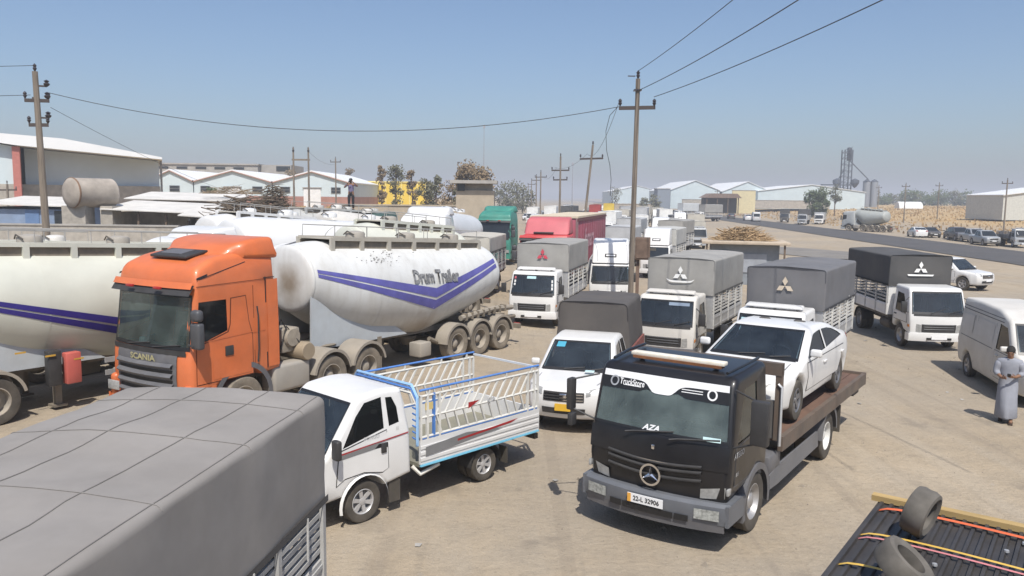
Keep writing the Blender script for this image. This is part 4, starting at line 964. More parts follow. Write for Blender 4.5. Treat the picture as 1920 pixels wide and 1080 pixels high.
    for sg in (-1, 1):
        wheel(T, sg*.98, -1.25, .455, .25, sg, 'truck')
        wheel(T, sg*.98, -5.5, .455, .25, sg, 'drive', dual=True, rm=mat('rim_white', (.7, .7, .68), .5, dust=.2))
        b = MB(); b.prism([(-2.0, .42), (-1.95, .66), (-2.3, .72), (-4.75, .72), (-4.85, .42), (-2.4, .40)], sg*1.06, sg*1.10); b.build('side_skirt', mat('skirt_grey', (.12, .13, .15), .5, dust=.2), T)
        b = MB(); b.box(sg*.9, -2.2, .82, .4, .6, .3); b.build('side_locker', PLASTICG, T, bev=.04)
        b = MB(); b.grid(lambda i, j: (sg*(.72+.42*j), -5.5+.58*math.cos(math.pi*i), .50+.58*math.sin(math.pi*i)), 14, 1); b.grid(lambda i, j: (sg*1.14, -5.5+(.58-.08*j)*math.cos(math.pi*i), .50+(.58-.08*j)*math.sin(math.pi*i)), 14, 1); b.build('mudguard', PLASTICG, T)
        b = MB(); b.box(sg*.95, -6.35, .62, .36, .03, .56); b.build('mud_flap', RUBBER, T)
    # tilting bed: planks of the deck are separate boards
    y0, y1, z = -2.30, -8.3, 1.2
    bm_ = mat('bed_steel', (.055, .045, .04), .65, var=.35, scale=3, dust=.25, col2=(.10, .065, .05))
    for sg in (-1, 1):
        b = MB(); b.box(sg*1.14, (y0+y1)/2, z-.10, .08, y0-y1, .24); b.build('bed_edge', bm_, T)
    for i in range(10):
        x = -1.08+2.16*(i+.5)/10
        b = MB(); b.box(x, (y0+y1)/2, z-.045+.004*(i % 3), .205, y0-y1, .04); b.build('deck_plank', mat('deck_rust', (.11, .06, .042), .8, var=.3, scale=2.2, dust=.35, stretch=(3, .6, 1), dcol=(.3, .2, .14)), T)
    for i in range(6):
        b = MB(); b.box(0, y0+(y1-y0)*(i+.5)/6, z-.13, 2.2, .1, .12); b.build('bed_crossbeam', bm_, T)
    b = MB(); b.box(0, y1-.02, z-.10, 2.36, .06, .26); b.build('bed_tail', bm_, T)
    b = MB(); b.box(-.6, y1+.25, z-.32, .9, .5, .2); b.build('under_run_bar', CHASSIS, T)
    # headboard frame
    for x in (-1.1, 1.1, 0.0):
        b = MB(); b.box(x, y0+.06, 1.80, .10, .1, 1.25); b.build('headboard_post', bm_, T)
    b = MB(); b.box(0, y0+.06, 2.33, 2.3, .12, .2); b.build('headboard_beam', bm_, T)
    b = MB(); b.box(0, y0+.05, 1.5, 2.2, .06, .62); b.build('headboard_plate', mat('frame_grey', (.07, .075, .085)), T)
    b = MB(); b.tube([(-1.16, y0+.12, 1.1), (-1.16, y0+.12, 2.05), (-1.1, y0+.12, 2.1)], .025, 6); b.build('headboard_pipe', ALU, T)
    return T

# ================================================================ white pickup with the slatted livestock rack
def rack_pickup(loc, th):
    T = thing('rack_pickup', 'white small pickup with a white and blue barred rack, red and grey side stripes', 'pickup', loc, th)
    W = .85; A, B_ = (-.42, 1.20), (-1.0, 1.88)
    prof = fillet([(.0, .42), (.03, .7), (-.02, 1.0, .1), (-.2, 1.12, .12), A, B_, (-1.1, 1.96, .12), (-1.55, 2.02, .3), (-1.92, 1.98, .06), (-2.02, 1.3), (-2.04, .58)], 4)+arch_bottom(.50, -2.0, -.02, [-1.12], .43, .33)[1:-1]
    hw = lambda y, z: W-.16*max(0, z-1.25)-.04*sm(.6, .3, z)-.06*sm(-.5, 0, y)
    s = Shell(prof, W, hw, .08, fb=.14, fl=.7)
    win = [(-.72, 1.26), (-1.0, 1.68), (-1.18, 1.86), (-1.50, 1.90), (-1.50, 1.42)]
    q = [(-1.60, 1.43), (-1.58, 1.88), (-1.70, 1.87), (-1.78, 1.70), (-1.80, 1.46)]
    s.shell('cab', WHITE, T, wins=[win, q], screens=[(A, B_)], zc=(.8, 1.25, 1.6), yc=(-.4,), seg=4)
    s.screen(A, B_, .92, .90, 'windscreen', GLT, T, seal=.05)
    red = mat('red_stripe', (.36, .03, .03), .4); gry = mat('grey_stripe', (.2, .2, .2), .4)
    for sg in (-1, 1):
        s.side(win, sg, -.012, 'side_window', GLD, T); s.side(q, sg, -.012, 'quarter_window', GLD, T)
        po = [(-.60, .72), (-.66, 1.22), (-1.54, 1.38), (-1.56, .78), (-1.45, .74), (-1.1, .82), (-.75, .80)]
        d = s.side(po, sg, .007, 'door', WHITE, T)
        s.side([(-.585, .70), (-.645, 1.235), (-1.55, 1.395), (-1.575, .78), (-1.45, .725), (-1.1, .805), (-.75, .785)], sg, .003, 'door_seam', BLACKV, d)
        b = MB(); b.box(sg*(W+.012), -1.47, 1.12, .03, .1, .16); b.build('handle', PLASTIC, d, bev=.012)
        s.side([(-.68, 1.17), (-.68, 1.195), (-1.96, 1.28), (-1.96, 1.262)], sg, .011, 'red_stripe', red, T)
        s.side([(-.68, 1.10), (-.68, 1.165), (-1.42, 1.235), (-1.3, 1.14)], sg, .011, 'grey_stripe', gry, T)
        # flared arch lip
        b = MB(); b.grid(lambda i, j: (sg*(W-.02+.035*j), -1.12+(.46-.03*j)*math.cos(math.pi*(-.06+1.12*i)), .33+(.46-.03*j)*math.sin(math.pi*(-.06+1.12*i))), 16, 2); b.build('wheel_arch', WHITE, T)
        b = MB(); b.box(sg*(W-.06), -1.72, .36, .03, .22, .36); b.build('mud_flap', RUBBER, T)
        b = MB(); b.box(sg*(W+.14), -.52, 1.32, .16, .10, .30); b.build('mirror', PLASTIC, T, bev=.035, seg=3)
        fy = s.prof_y
        b = MB(); b.grid(lambda i, j: (lambda p: (p[0], p[1]+.01, p[2]))(s.warp(sg*(.6+.36*i), fy(.82+.15*j)-.08*i*i, .80+.17*j)), 5, 3); b.build('headlight', LAMP, T)
    s.front(-.5, .5, .62, .78, s.prof_y, .01, 'grille', PLASTIC, T, 6); s.front(-.84, .84, .44, .6, s.prof_y, .012, 'bumper', PLASTICG, T, 8)
    interior(T, 0, -.62, -1.30, .85, 1.22, W, 2)
    text('BONGO', .08, 'door_lettering', mat('grey_print', (.5, .5, .5)), T, lambda x, y: (-(hw(-1.2, 1.33)+.012), -1.25-x, 1.325+y+.12*x*-1*-1*0), .001)
    text('III', .08, 'cab_lettering', mat('grey_print', (.5, .5, .5)), T, lambda x, y: (-(hw(-1.8, 1.37)+.012), -1.75-x, 1.37+y), .001)
    # chassis, wheels
    chassis_rails(T, -.6, -5.0, .55, None, .33)
    for sg in (-1, 1):
        wheel(T, sg*(W-.14), -1.12, .33, .2, sg, 'cap', rm=mat('wheel_cap', (.5, .5, .51), .35, metal=.3, dust=.2))
        wheel(T, sg*(W-.14), -3.72, .30, .2, sg, 'cap', rm=mat('wheel_cap', (.5, .5, .51)), dual=True)
        b = MB(); b.grid(lambda i, j: (sg*(W-.3+.3*j), -3.72+.37*math.cos(math.pi*i), .32+.37*math.sin(math.pi*i)), 10, 1); b.build('mudguard', PLASTIC, T)
        b = MB(); b.box(sg*(W-.1), -4.25, .36, .2, .02, .3); b.build('mud_flap', RUBBER, T)
    # bed
    y0, y1, z0, z1 = -2.18, -5.05, .68, 1.08; BW = .87
    blue = mat('blue_pipe', (.09, .22, .55), .4, var=.15); cy = mat('cyan_strip', (.2, .55, .75), .4); wr = mat('rack_white', (.70, .69, .64), .5, var=.12, dust=.25)
    b = MB(); b.box(0, (y0+y1)/2, z0-.02, BW*2-.04, y0-y1, .06); b.build('bed_floor', mat('bed_floor_green', (.14, .15, .12), .8, dust=.4), T)
    for sg in (-1, 1):
        b = MB(); b.box(sg*BW, (y0+y1)/2, (z0+z1)/2, .04, y0-y1, z1-z0)
        for zz in (.76, .86, .96): b.box(sg*(BW+.024), (y0+y1)/2, zz, .016, y0-y1, .05)
        ds = b.build('drop_side', WHITE, T)
        b = MB(); b.box(sg*(BW+.02), (y0+y1)/2, z0-.02, .03, y0-y1, .03); b.build('cyan_edge', cy, ds)
        b = MB(); b.add([(sg*(BW+.036), y0-.1, .80), (sg*(BW+.036), y0-1.9, .93), (sg*(BW+.036), y0-1.0, 1.02), (sg*(BW+.036), y0-.1, .96)], [(0, 1, 2, 3)]); b.build('grey_stripe', gry, ds, smooth=0)
        b = MB(); b.add([(sg*(BW+.038), y0-.8, .95), (sg*(BW+.038), y0-2.3, 1.02), (sg*(BW+.038), y0-2.1, .97), (sg*(BW+.038), y0-.8, .915)], [(0, 1, 2, 3)]); b.build('red_stripe', red, ds, smooth=0)
        # rack side: rails, end posts and separate slanted bars in two rows
        rz = [1.12, 1.45, 1.80]
        for k, zz in enumerate(rz):
            b = MB(); b.tube([(sg*BW, y0, zz), (sg*BW, y1, zz)], .022, 6); b.build('rack_rail', wr, T)
        b = MB(); b.tube([(sg*BW, y0, z1+.02), (sg*BW, y1, z1+.02)], .02, 6); b.build('blue_rail', blue, T)
        b = MB(); b.tube([(sg*BW, y0-.0, 1.90), (sg*BW, y1, 1.90)], .02, 6); b.build('blue_rail', blue, T)
        N = 11
        for i in range(N):
            y = y0-.52-(y0-y1-.85)*i/(N-1)
            b = MB(); b.bar((sg*BW, y+.05, rz[0]), (sg*BW, y+.17, rz[1]), .03, .03); b.build('rack_bar', wr, T)
            b = MB(); b.bar((sg*BW, y+.17, rz[1]), (sg*BW, y-.06, rz[2]), .03, .03); b.build('rack_bar', wr, T)
        for y in (y0-.02, y0-.16, y0-.30, y0-.42, y1+.30, y1+.12, y1+.02):
            b = MB(); b.bar((sg*BW, y, z1), (sg*BW, y, 1.82), .04, .04); b.build('rack_post', blue if abs(y-(y0-.30)) < .1 else wr, T)
        for y in (y0-.2, y0-1.1, y0-2., y1+.2):
            b = MB(); b.bar((sg*BW, y, 1.80), (sg*BW, y, 1.90), .03, .03); b.build('rack_stub', wr, T)
        b = MB(); b.box(sg*(BW-.0), y0-.22, 1.62, .012, .2, .12); b.build('amber_reflector', mat('reflector', (.62, .48, .2), .5), T)
    b = MB(); b.bar((-BW, y1, 1.86), (BW, y1, 1.86), .035, .035); b.build('rack_rail', mat('pale_pipe', (.6, .63, .66), .5), T)
    b = MB(); b.box(0, y1-.02, (z0+z1)/2, BW*2, .04, z1-z0); b.build('tailgate', WHITE, T)
    # front blue hoop
    for dz, m_ in ((0, blue), (.06, mat('pale_blue_pipe', (.3, .5, .75), .4)), (-.07, wr)):
        b = MB(); b.tube([(-BW, y0+.05, 1.0), (-BW, y0+.05, 1.74+dz), (-BW+.14, y0+.05, 1.92+dz), (BW-.14, y0+.05, 1.92+dz), (BW, y0+.05, 1.74+dz), (BW, y0+.05, 1.0)], .026, 6); b.build('front_hoop', m_, T)
    for i in range(6):
        b = MB(); b.bar((-BW, y0+.05, 1.1+.1*i), (-BW+.12, y0+.05, 1.12+.1*i), .02, .02); b.build('hoop_rung', blue, T)
    text('KIA', .13, 'rack_sign', mat('grey_print', (.5, .5, .5)), T, lambda x, y: (-(BW+.03), y0-1.6-x, 1.48+y), .004)
    b = MB(); b.add([(-(BW+.03), y0-1.05, 1.42), (-(BW+.03), y0-1.32, 1.53), (-(BW+.03), y0-1.05, 1.53)], [(0, 1, 2)]); b.build('sign_arrow', red, T, smooth=0)
    b = MB(); b.tube([(-.7, y0+.02, .62), (-.82, y0-.05, .5), (-.82, y0-.45, .58)], .035, 8); b.build('side_pipe', wr, T)
    b = MB(); b.box(0, y1-.1, .5, 1.5, .1, .1); b.build('rear_bumper', CHASSIS, T)
    return T

# ================================================================ people
def person(name, label, loc, th, height, pose, cloth, hair=(.012, .01, .009), skin=(.23, .12, .07)):
    """one continuous body grown over a posed skeleton; hair, clothing and shoes are children"""
    T = thing(name, label, 'person', loc, th)
    k = height/1.75
    J = pose
    def skinned(nm, verts, edges, rad, m, root=0, sub=2, parent=T):
        me = bpy.data.meshes.new(nm); me.from_pydata([Vector(v)*k for v in verts], edges, [])
        o = link(nm, me, m, parent)
        md = o.modifiers.new('skin', 'SKIN'); md.use_smooth_shade = True
        for i, r_ in enumerate(rad):
            sv = me.skin_vertices[0].data[i]; sv.radius = (r_[0]*k, r_[1]*k) if isinstance(r_, tuple) else (r_*k, r_*k); sv.use_root = i == root
        o.modifiers.new('sub', 'SUBSURF').levels = sub; o.modifiers['sub'].render_levels = sub
        return o
    sk_ = mat('skin', skin, .6, var=.12, scale=20)
    names = ['pelvis', 'waist', 'chest', 'neck', 'head0', 'head1', 'head2', 'shL', 'elL', 'wrL', 'haL', 'shR', 'elR', 'wrR', 'haR', 'hipL', 'knL', 'anL', 'toL', 'hipR', 'knR', 'anR', 'toR']
    id_ = {n_: i for i, n_ in enumerate(names)}
    ed = [('pelvis', 'waist'), ('waist', 'chest'), ('chest', 'neck'), ('neck', 'head0'), ('head0', 'head1'), ('head1', 'head2')]
    for q in 'LR': ed += [('chest', 'sh'+q), ('sh'+q, 'el'+q), ('el'+q, 'wr'+q), ('wr'+q, 'ha'+q), ('pelvis', 'hip'+q), ('hip'+q, 'kn'+q), ('kn'+q, 'an'+q), ('an'+q, 'to'+q)]
    rad = dict(pelvis=(.15, .11), waist=(.14, .105), chest=(.165, .115), neck=.058, head0=(.066, .08), head1=(.082, .098), head2=(.07, .082), sh=.056, el=.046, wr=.032, ha=(.038, .02), hip=.085, kn=.062, an=.042, to=.04)
    body = skinned('body', [J[n_] for n_ in names], [(id_[a], id_[b_]) for a, b_ in ed], [rad.get(n_, rad.get(n_[:-1], .05)) for n_ in names], sk_)
    # face: nose, ears, eyes, mouth
    h1 = Vector(J['head1'])*k; f = Vector(J['face'])
    sd_ = Vector((f.y, -f.x, 0)).normalized(); up = Vector((0, 0, 1))
    b = MB(); c = h1+f*.095*k
    b.add([c+up*.03*k, c+sd_*.016*k-up*.015*k, c-sd_*.016*k-up*.015*k, c+f*.024*k-up*.01*k], [(0, 1, 3), (0, 3, 2), (1, 2, 3)]); b.build('nose', sk_, body)
    for sg in (-1, 1):
        b = MB(); e = h1+f*.088*k+sd_*.03*k*sg+up*.025*k; b.lathe([(0, -.008*k), (.012*k, 0), (0, .008*k)], e, 'Y', 8); b.build('eye', mat('eye_dark', (.03, .02, .02), .3), body)
        b = MB(); e = h1+sd_*.085*k*sg; b.lathe([(0, -.012*k), (.024*k, 0), (0, .012*k)], e, 'X', 8); b.build('ear', sk_, body)
    b = MB(); c = h1+f*.092*k-up*.04*k; b.bar(c-sd_*.022*k, c+sd_*.022*k, .012*k, .012*k); b.build('mouth', mat('lips', (.2, .07, .05), .6), body)
    # hair cap
    b = MB(); hc = h1+up*.045*k-f*.012*k
    def hp(i, j):
        a = 2*math.pi*i; e = j*math.pi*.56
        r_ = .098*k; return tuple(hc+sd_*math.cos(a)*math.sin(e)*r_*.93+f*math.sin(a)*math.sin(e)*r_*1.08*(.92 if math.sin(a) > .4 and j > .8 else 1)+up*math.cos(e)*r_*.9)
    b.grid(hp, 18, 8); b.build('hair', mat('hair_'+name, hair, .8, var=.3, scale=30), body)
    # fingers: five separate short chains per hand
    for q, sg in (('L', -1), ('R', 1)):
        wr_, ha = Vector(J['wr'+q]), Vector(J['ha'+q]); d = (ha-wr_).normalized(); acr = Vector(J.get('palm'+q, (0, 0, 1))); acr = (acr-d*acr.dot(d)).normalized(); cu = d.cross(acr)*(1 if J.get('curl'+q, 1) > 0 else -1)
        for i in range(4):
            o0 = ha+acr*(.026-.0175*i); Lf = (.072, .08, .075, .058)[i]
            skinned('finger', [o0-d*.02, o0+d*Lf*.45+cu*.012, o0+d*Lf*.8+cu*.035, o0+d*Lf*.85+cu*.06], [(0, 1), (1, 2), (2, 3)], [.0095, .009, .0085, .0075], sk_, sub=1, parent=body)
        t0 = wr_.lerp(ha, .45)+acr*.032
        skinned('thumb', [t0, t0+acr*.025+d*.025, t0+acr*.03+d*.06+cu*.015], [(0, 1), (1, 2)], [.012, .011, .009], sk_, sub=1, parent=body)
    cloth(T, J, k, skinned, body)
    return T
def walker_clothes(T, J, k, skinned, body):
    m = mat('robe_grey', (.27, .28, .315), .85, var=.08, scale=5, bump=.5, bscale=9)
    # long robe: lofted from shoulders to hem round both legs, with folds
    cs = [(1.50, .075, .075, (0, .02)), (1.475, .15, .10, (0, .01)), (1.455, .24, .12, (0, 0)), (1.39, .268, .14, (0, 0)), (1.28, .232, .14, (0, 0)), (1.12, .19, .135, (0, 0)), (.98, .19, .14, (0, 0)), (.80, .205, .17, (0, .02)), (.60, .205, .21, (0, .03)), (.40, .21, .25, (.0, .03)), (.16, .215, .28, (0, .02)), (.13, .20, .265, (0, .02))]
    b = MB(); n = 28; vs = []
    for z, rx, ry, (cx, cy) in cs:
        for j in range(n):
            a = 2*math.pi*j/n; fo = 1+(.07*math.sin(a*5+z*3)+.04*math.sin(a*9))*sm(1.1, .3, z)
            vs.append((k*(cx+rx*fo*math.cos(a)), k*(cy+ry*fo*math.sin(a)), k*z))
    b.add(vs, [(i*n+j, i*n+(j+1) % n, (i+1)*n+(j+1) % n, (i+1)*n+j) for i in range(len(cs)-1) for j in range(n)]); b.build('robe', m, body, smooth=60)
    for q in 'LR': skinned('sleeve', [J['sh'+q], Vector(J['sh'+q]).lerp(Vector(J['el'+q]), .5), J['el'+q], Vector(J['el'+q]).lerp(Vector(J['wr'+q]), .55)], [(0, 1), (1, 2), (2, 3)], [.105, .092, .08, .07], m, parent=body)
    b = MB(); b.grid(lambda i, j: (k*.075*math.cos(2*math.pi*i), k*(.0+.07*math.sin(2*math.pi*i)), k*(1.44+.05*j)), 16, 1); b.build('collar', m, body)
    sh = mat('sandal', (.05, .03, .02), .7)
    for q in 'LR':
        a, t = Vector(J['an'+q])*k, Vector(J['to'+q])*k; b = MB(); b.bar((a.x, a.y-.07*k, .02*k+max(0, t.z-.05)), (t.x, t.y+.06*k, .02*k+max(0, t.z-.05)), .09*k, .04*k); b.build('sandal', sh, body, bev=.012)
    ph = Vector(J['phone'])*k; b = MB(); b.box(ph.x, ph.y, ph.z, .075*k, .15*k, .012*k, Matrix.Rotation(R(35), 3, 'X')); b.build('phone', BLACKV, T, bev=.004)
def onlooker_clothes(T, J, k, skinned, body):
    sh = mat('shirt_violet', (.17, .15, .25), .85, var=.25, scale=9); tr = mat('trousers_dark', (.022, .022, .026), .85)
    skinned('shirt', [J['pelvis'], J['waist'], J['chest'], (J['chest'][0], J['chest'][1], J['chest'][2]+.1)], [(0, 1), (1, 2), (2, 3)], [(.17, .125), (.16, .12), (.185, .13), (.12, .1)], sh, parent=body)
    for q in 'LR':
        skinned('sleeve', [J['sh'+q], Vector(J['sh'+q]).lerp(Vector(J['el'+q]), .6), Vector(J['sh'+q]).lerp(Vector(J['el'+q]), .95)], [(0, 1), (1, 2)], [.08, .065, .058], sh, parent=body)
        skinned('trouser_leg', [Vector(J['pelvis']).lerp(Vector(J['hip'+q]), .6), J['hip'+q], J['kn'+q], J['an'+q]], [(0, 1), (1, 2), (2, 3)], [.1, .105, .08, .062], tr, root=1, parent=body)
        t = Vector(J['to'+q])*k; b = MB(); b.box(t.x, t.y-.06*k, .04*k, .09*k, .25*k, .08*k); b.build('shoe', BLACKV, body, bev=.02)
    ph = Vector(J['phone'])*k; b = MB(); b.box(ph.x, ph.y, ph.z, .15*k, .012*k, .08*k); b.build('phone', BLACKV, T, bev=.004)
    h = Vector(J['head1'])*k; b = MB(); b.lathe([(.105*k, .03*k), (.1*k, .08*k), (.06*k, .12*k), (0, .13*k)], h, 'Z', 16); b.box(h.x, h.y+.12*k, h.z+.04*k, .14*k, .1*k, .012*k); b.build('cap', BLACKV, body, smooth=40)
# ================================================================ ground, road
def ground_mat():
    m = bpy.data.materials.new('dusty_ground'); m.use_nodes = True
    t = m.node_tree; n = t.nodes; L = t.links.new; b = n['Principled BSDF']; b.inputs['Roughness'].default_value = .95; b.inputs['Specular IOR Level'].default_value = .15
    tc = n.new('ShaderNodeTexCoord')
    def nz(scale, det=6, rough=.6, st=None):
        q = n.new('ShaderNodeTexNoise'); q.inputs['Scale'].default_value = scale; q.inputs['Detail'].default_value = det; q.inputs['Roughness'].default_value = rough
        if st:
            mp = n.new('ShaderNodeMapping'); mp.inputs['Scale'].default_value = st[0]; mp.inputs['Rotation'].default_value = (0, 0, st[1]); L(tc.outputs['Object'], mp.inputs[0]); L(mp.outputs[0], q.inputs[0])
        else: L(tc.outputs['Object'], q.inputs[0])
        return q.outputs[0]
    def mixc(fac, a, bc):
        q = n.new('ShaderNodeMix'); q.data_type = 'RGBA'; L(fac, q.inputs[0])
        for i, c in ((6, a), (7, bc)):
            if isinstance(c, tuple): q.inputs[i].default_value = (*c, 1)
            else: L(c, q.inputs[i])
        return q.outputs[2]
    def rng(f, a, b_, lo=0., hi=1.):
        q = n.new('ShaderNodeMapRange'); q.inputs[1].default_value = a; q.inputs[2].default_value = b_; q.inputs[3].default_value = lo; q.inputs[4].default_value = hi; L(f, q.inputs[0]); return q.outputs[0]
    c = mixc(rng(nz(.22, 8, .65), .35, .65), (.375, .302, .213), (.455, .372, .270))
    c = mixc(rng(nz(1.6, 8, .7), .38, .72, 0, .6), c, (.27, .228, .175))
    c = mixc(rng(nz(.5, 6, .6, ((2.2, .25, 1), R(-35))), .5, .66, 0, .5), c, (.43, .365, .28))     # tyre-swept streaks
    c = mixc(rng(nz(.9, 6, .6, ((3.2, .2, 1), R(-38))), .58, .68, 0, .4), c, (.27, .225, .17))
    c = mixc(rng(nz(.11, 5, .6), .42, .60, 0, .5), c, (.285, .255, .215))                              # greyer worn ground
    c = mixc(rng(nz(9, 5, .75), .55, .72, 0, .55), c, (.20, .172, .135))                               # pebbles and crumbs
    c = mixc(rng(nz(24, 3, .7), .58, .72, 0, .5), c, (.46, .40, .32))
    c = mixc(rng(nz(.7, 3), .60, .70, 0, .5), c, (.21, .18, .145))                                    # oil stains
    c = mixc(rng(nz(.33, 4, .5, ((5, .12, 1), R(-33))), .58, .64, 0, .28), c, (.25, .21, .165))       # tyre marks
    c = mixc(rng(nz(.4, 4, .5, ((5, .14, 1), R(52))), .60, .66, 0, .25), c, (.27, .225, .175))
    # dry field beyond the road and behind the rows (by height of the land)
    ge = n.new('ShaderNodeNewGeometry'); sx = n.new('ShaderNodeSeparateXYZ'); L(ge.outputs['Position'], sx.inputs[0])
    f = rng(sx.outputs[2], .22, .75)
    fld = mixc(rng(nz(.05, 8, .7), .35, .65), (.42, .29, .145), (.49, .36, .20))
    fld = mixc(rng(nz(.6, 6, .7), .5, .75, 0, .6), fld, (.30, .22, .13))
    # only where the land lies past the road / far back, not the small rise under the lorries
    fx = rng(sx.outputs[1], 62, 80)
    mu = n.new('ShaderNodeMath'); mu.operation = 'MULTIPLY'; L(f, mu.inputs[0]); L(fx, mu.inputs[1])
    c = mixc(mu.outputs[0], c, fld)
    L(c, b.inputs['Base Color'])
    bp = n.new('ShaderNodeBump'); bp.inputs['Strength'].default_value = .8; bp.inputs['Distance'].default_value = .06
    ad = n.new('ShaderNodeMath'); ad.operation = 'ADD'; L(nz(6, 8, .7), ad.inputs[0]); L(nz(.9, 6, .6, ((3.2, .2, 1), R(-38))), ad.inputs[1]); L(ad.outputs[0], bp.inputs['Height']); L(bp.outputs[0], b.inputs['Normal'])
    return m
GM = ground_mat()
def axis_pts(a, b, step, lim0, lim1, g=1.22):
    p = [a+step*i for i in range(int((b-a)/step)+1)]
    s_ = step; x = p[-1]
    while x < lim1: s_ = min(s_*g, 900); x += s_; p.append(x)
    s_ = step; x = p[0]
    while x > lim0: s_ = min(s_*g, 900); x -= s_; p.insert(0, x)
    return p
gx = axis_pts(-26, 34, .7, -5000, 5000, 1.14); gy = axis_pts(2, 62, .7, -60, 7000, 1.12)
def gzn(x, y):
    z = gz(x, y)
    if -30 < x < 40 and 0 < y < 70: z += .03*noise.noise(Vector((x*.35, y*.35, 0)))+.012*noise.noise(Vector((x*1.3, y*1.3, 3)))
    return z
b = MB(); b.v = [(x, y, gzn(x, y)) for x in gx for y in gy]
ny = len(gy); b.f = [(i*ny+j, (i+1)*ny+j, (i+1)*ny+j+1, i*ny+j+1) for i in range(len(gx)-1) for j in range(ny-1)]
tag(b.build('ground', GM, smooth=180), kind='structure')
ASPH = mat('asphalt', (.058, .058, .062), .9, var=.14, scale=.35, bump=.4, bscale=20, dust=.12)
def strip(name, m, off0, off1, dz, y0=-30, y1=2500):
    b = MB(); ys = []; y = y0
    while y < y1: ys.append(y); y += 3 if y < 260 else 15
    for y in ys:
        for q in range(3): x = road_x(y)+off0+(off1-off0)*q/2; b.v.append((x, y, max(gz(x, y), 0)+dz))
    b.f = [(i*3+q, i*3+q+1, (i+1)*3+q+1, (i+1)*3+q) for i in range(len(ys)-1) for q in range(2)]
    return tag(b.build(name, m, smooth=180), kind='structure')
strip('road', ASPH, -5.2, 5.2, .05)
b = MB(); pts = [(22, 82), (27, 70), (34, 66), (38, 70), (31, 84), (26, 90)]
b.add([(x, y, .045) for x, y in pts], [tuple(range(len(pts)))]); tag(b.build('dark_ground_patch', mat('patch_grey', (.15, .145, .14), .95, var=.2, scale=.5, dust=.35), smooth=0), kind='structure')  # flat dark grey patch laid just above the yard ground
# loose stones and litter lying about on the yard
rnd = random.Random(3); b = MB()
for i in range(4800):
    x, y = rnd.uniform(-6, 20), rnd.uniform(8, 45); s_ = rnd.uniform(.008, .03)*(1+(rnd.random() < .06)*1.6)
    z = gzn(x, y); v = [(x+s_*rnd.uniform(.6, 1.3)*math.cos(a), y+s_*rnd.uniform(.6, 1.3)*math.sin(a), z-.004) for a in (0, 1.57, 3.14, 4.71)]+[(x, y, z+s_*rnd.uniform(.4, .9))]
    b.add(v, [(0, 1, 4), (1, 2, 4), (2, 3, 4), (3, 0, 4)])
tag(b.build('loose_stones', mat('stones', (.27, .23, .18), .95, var=.35, scale=.9), smooth=0), 'small stones scattered on the dirt yard', 'stones', kind='stuff')
b = MB()
for i in range(60):
    x, y = rnd.uniform(-2, 17), rnd.uniform(11, 40); s_ = rnd.uniform(.03, .09); z = gzn(x, y); a = rnd.uniform(0, 6)
    b.add([(x+s_*math.cos(a+q)*rnd.uniform(.5, 1.4), y+s_*math.sin(a+q)*rnd.uniform(.5, 1.4), z+.008+.02*rnd.random()) for q in (0, 1.4, 3.1, 4.7)], [(0, 1, 2, 3)])
tag(b.build('litter', mat('litter_paper', (.36, .34, .31), .9, var=.5, scale=.8), smooth=0), 'scraps of paper and rag on the dirt yard', 'litter', kind='stuff')
# dry grass tufts on the field beyond the road
b = MB()
for i in range(9000):
    y = rnd.uniform(75, 330); x = road_x(y)+rnd.uniform(11, 130)*(1 if rnd.random() < .75 else 1.2)
    if i % 6 == 0: x = rnd.uniform(-70, -8); y = rnd.uniform(85, 150)
    z = gz(x, y); h = rnd.uniform(.15, .5); w_ = rnd.uniform(.1, .35); a = rnd.uniform(0, 3.14)
    dx, dy = math.cos(a)*w_, math.sin(a)*w_
    b.add([(x-dx, y-dy, z-.05), (x+dx, y+dy, z-.05), (x+dx*.6, y+dy*.6, z+h), (x-dx*.5, y-dy*.5, z+h*.8)], [(0, 1, 2, 3)])
tag(b.build('dry_grass', mat('straw', (.40, .27, .13), .95, var=.3, scale=.2), smooth=0), 'dry straw coloured grass on the field past the road', 'grass', kind='stuff')

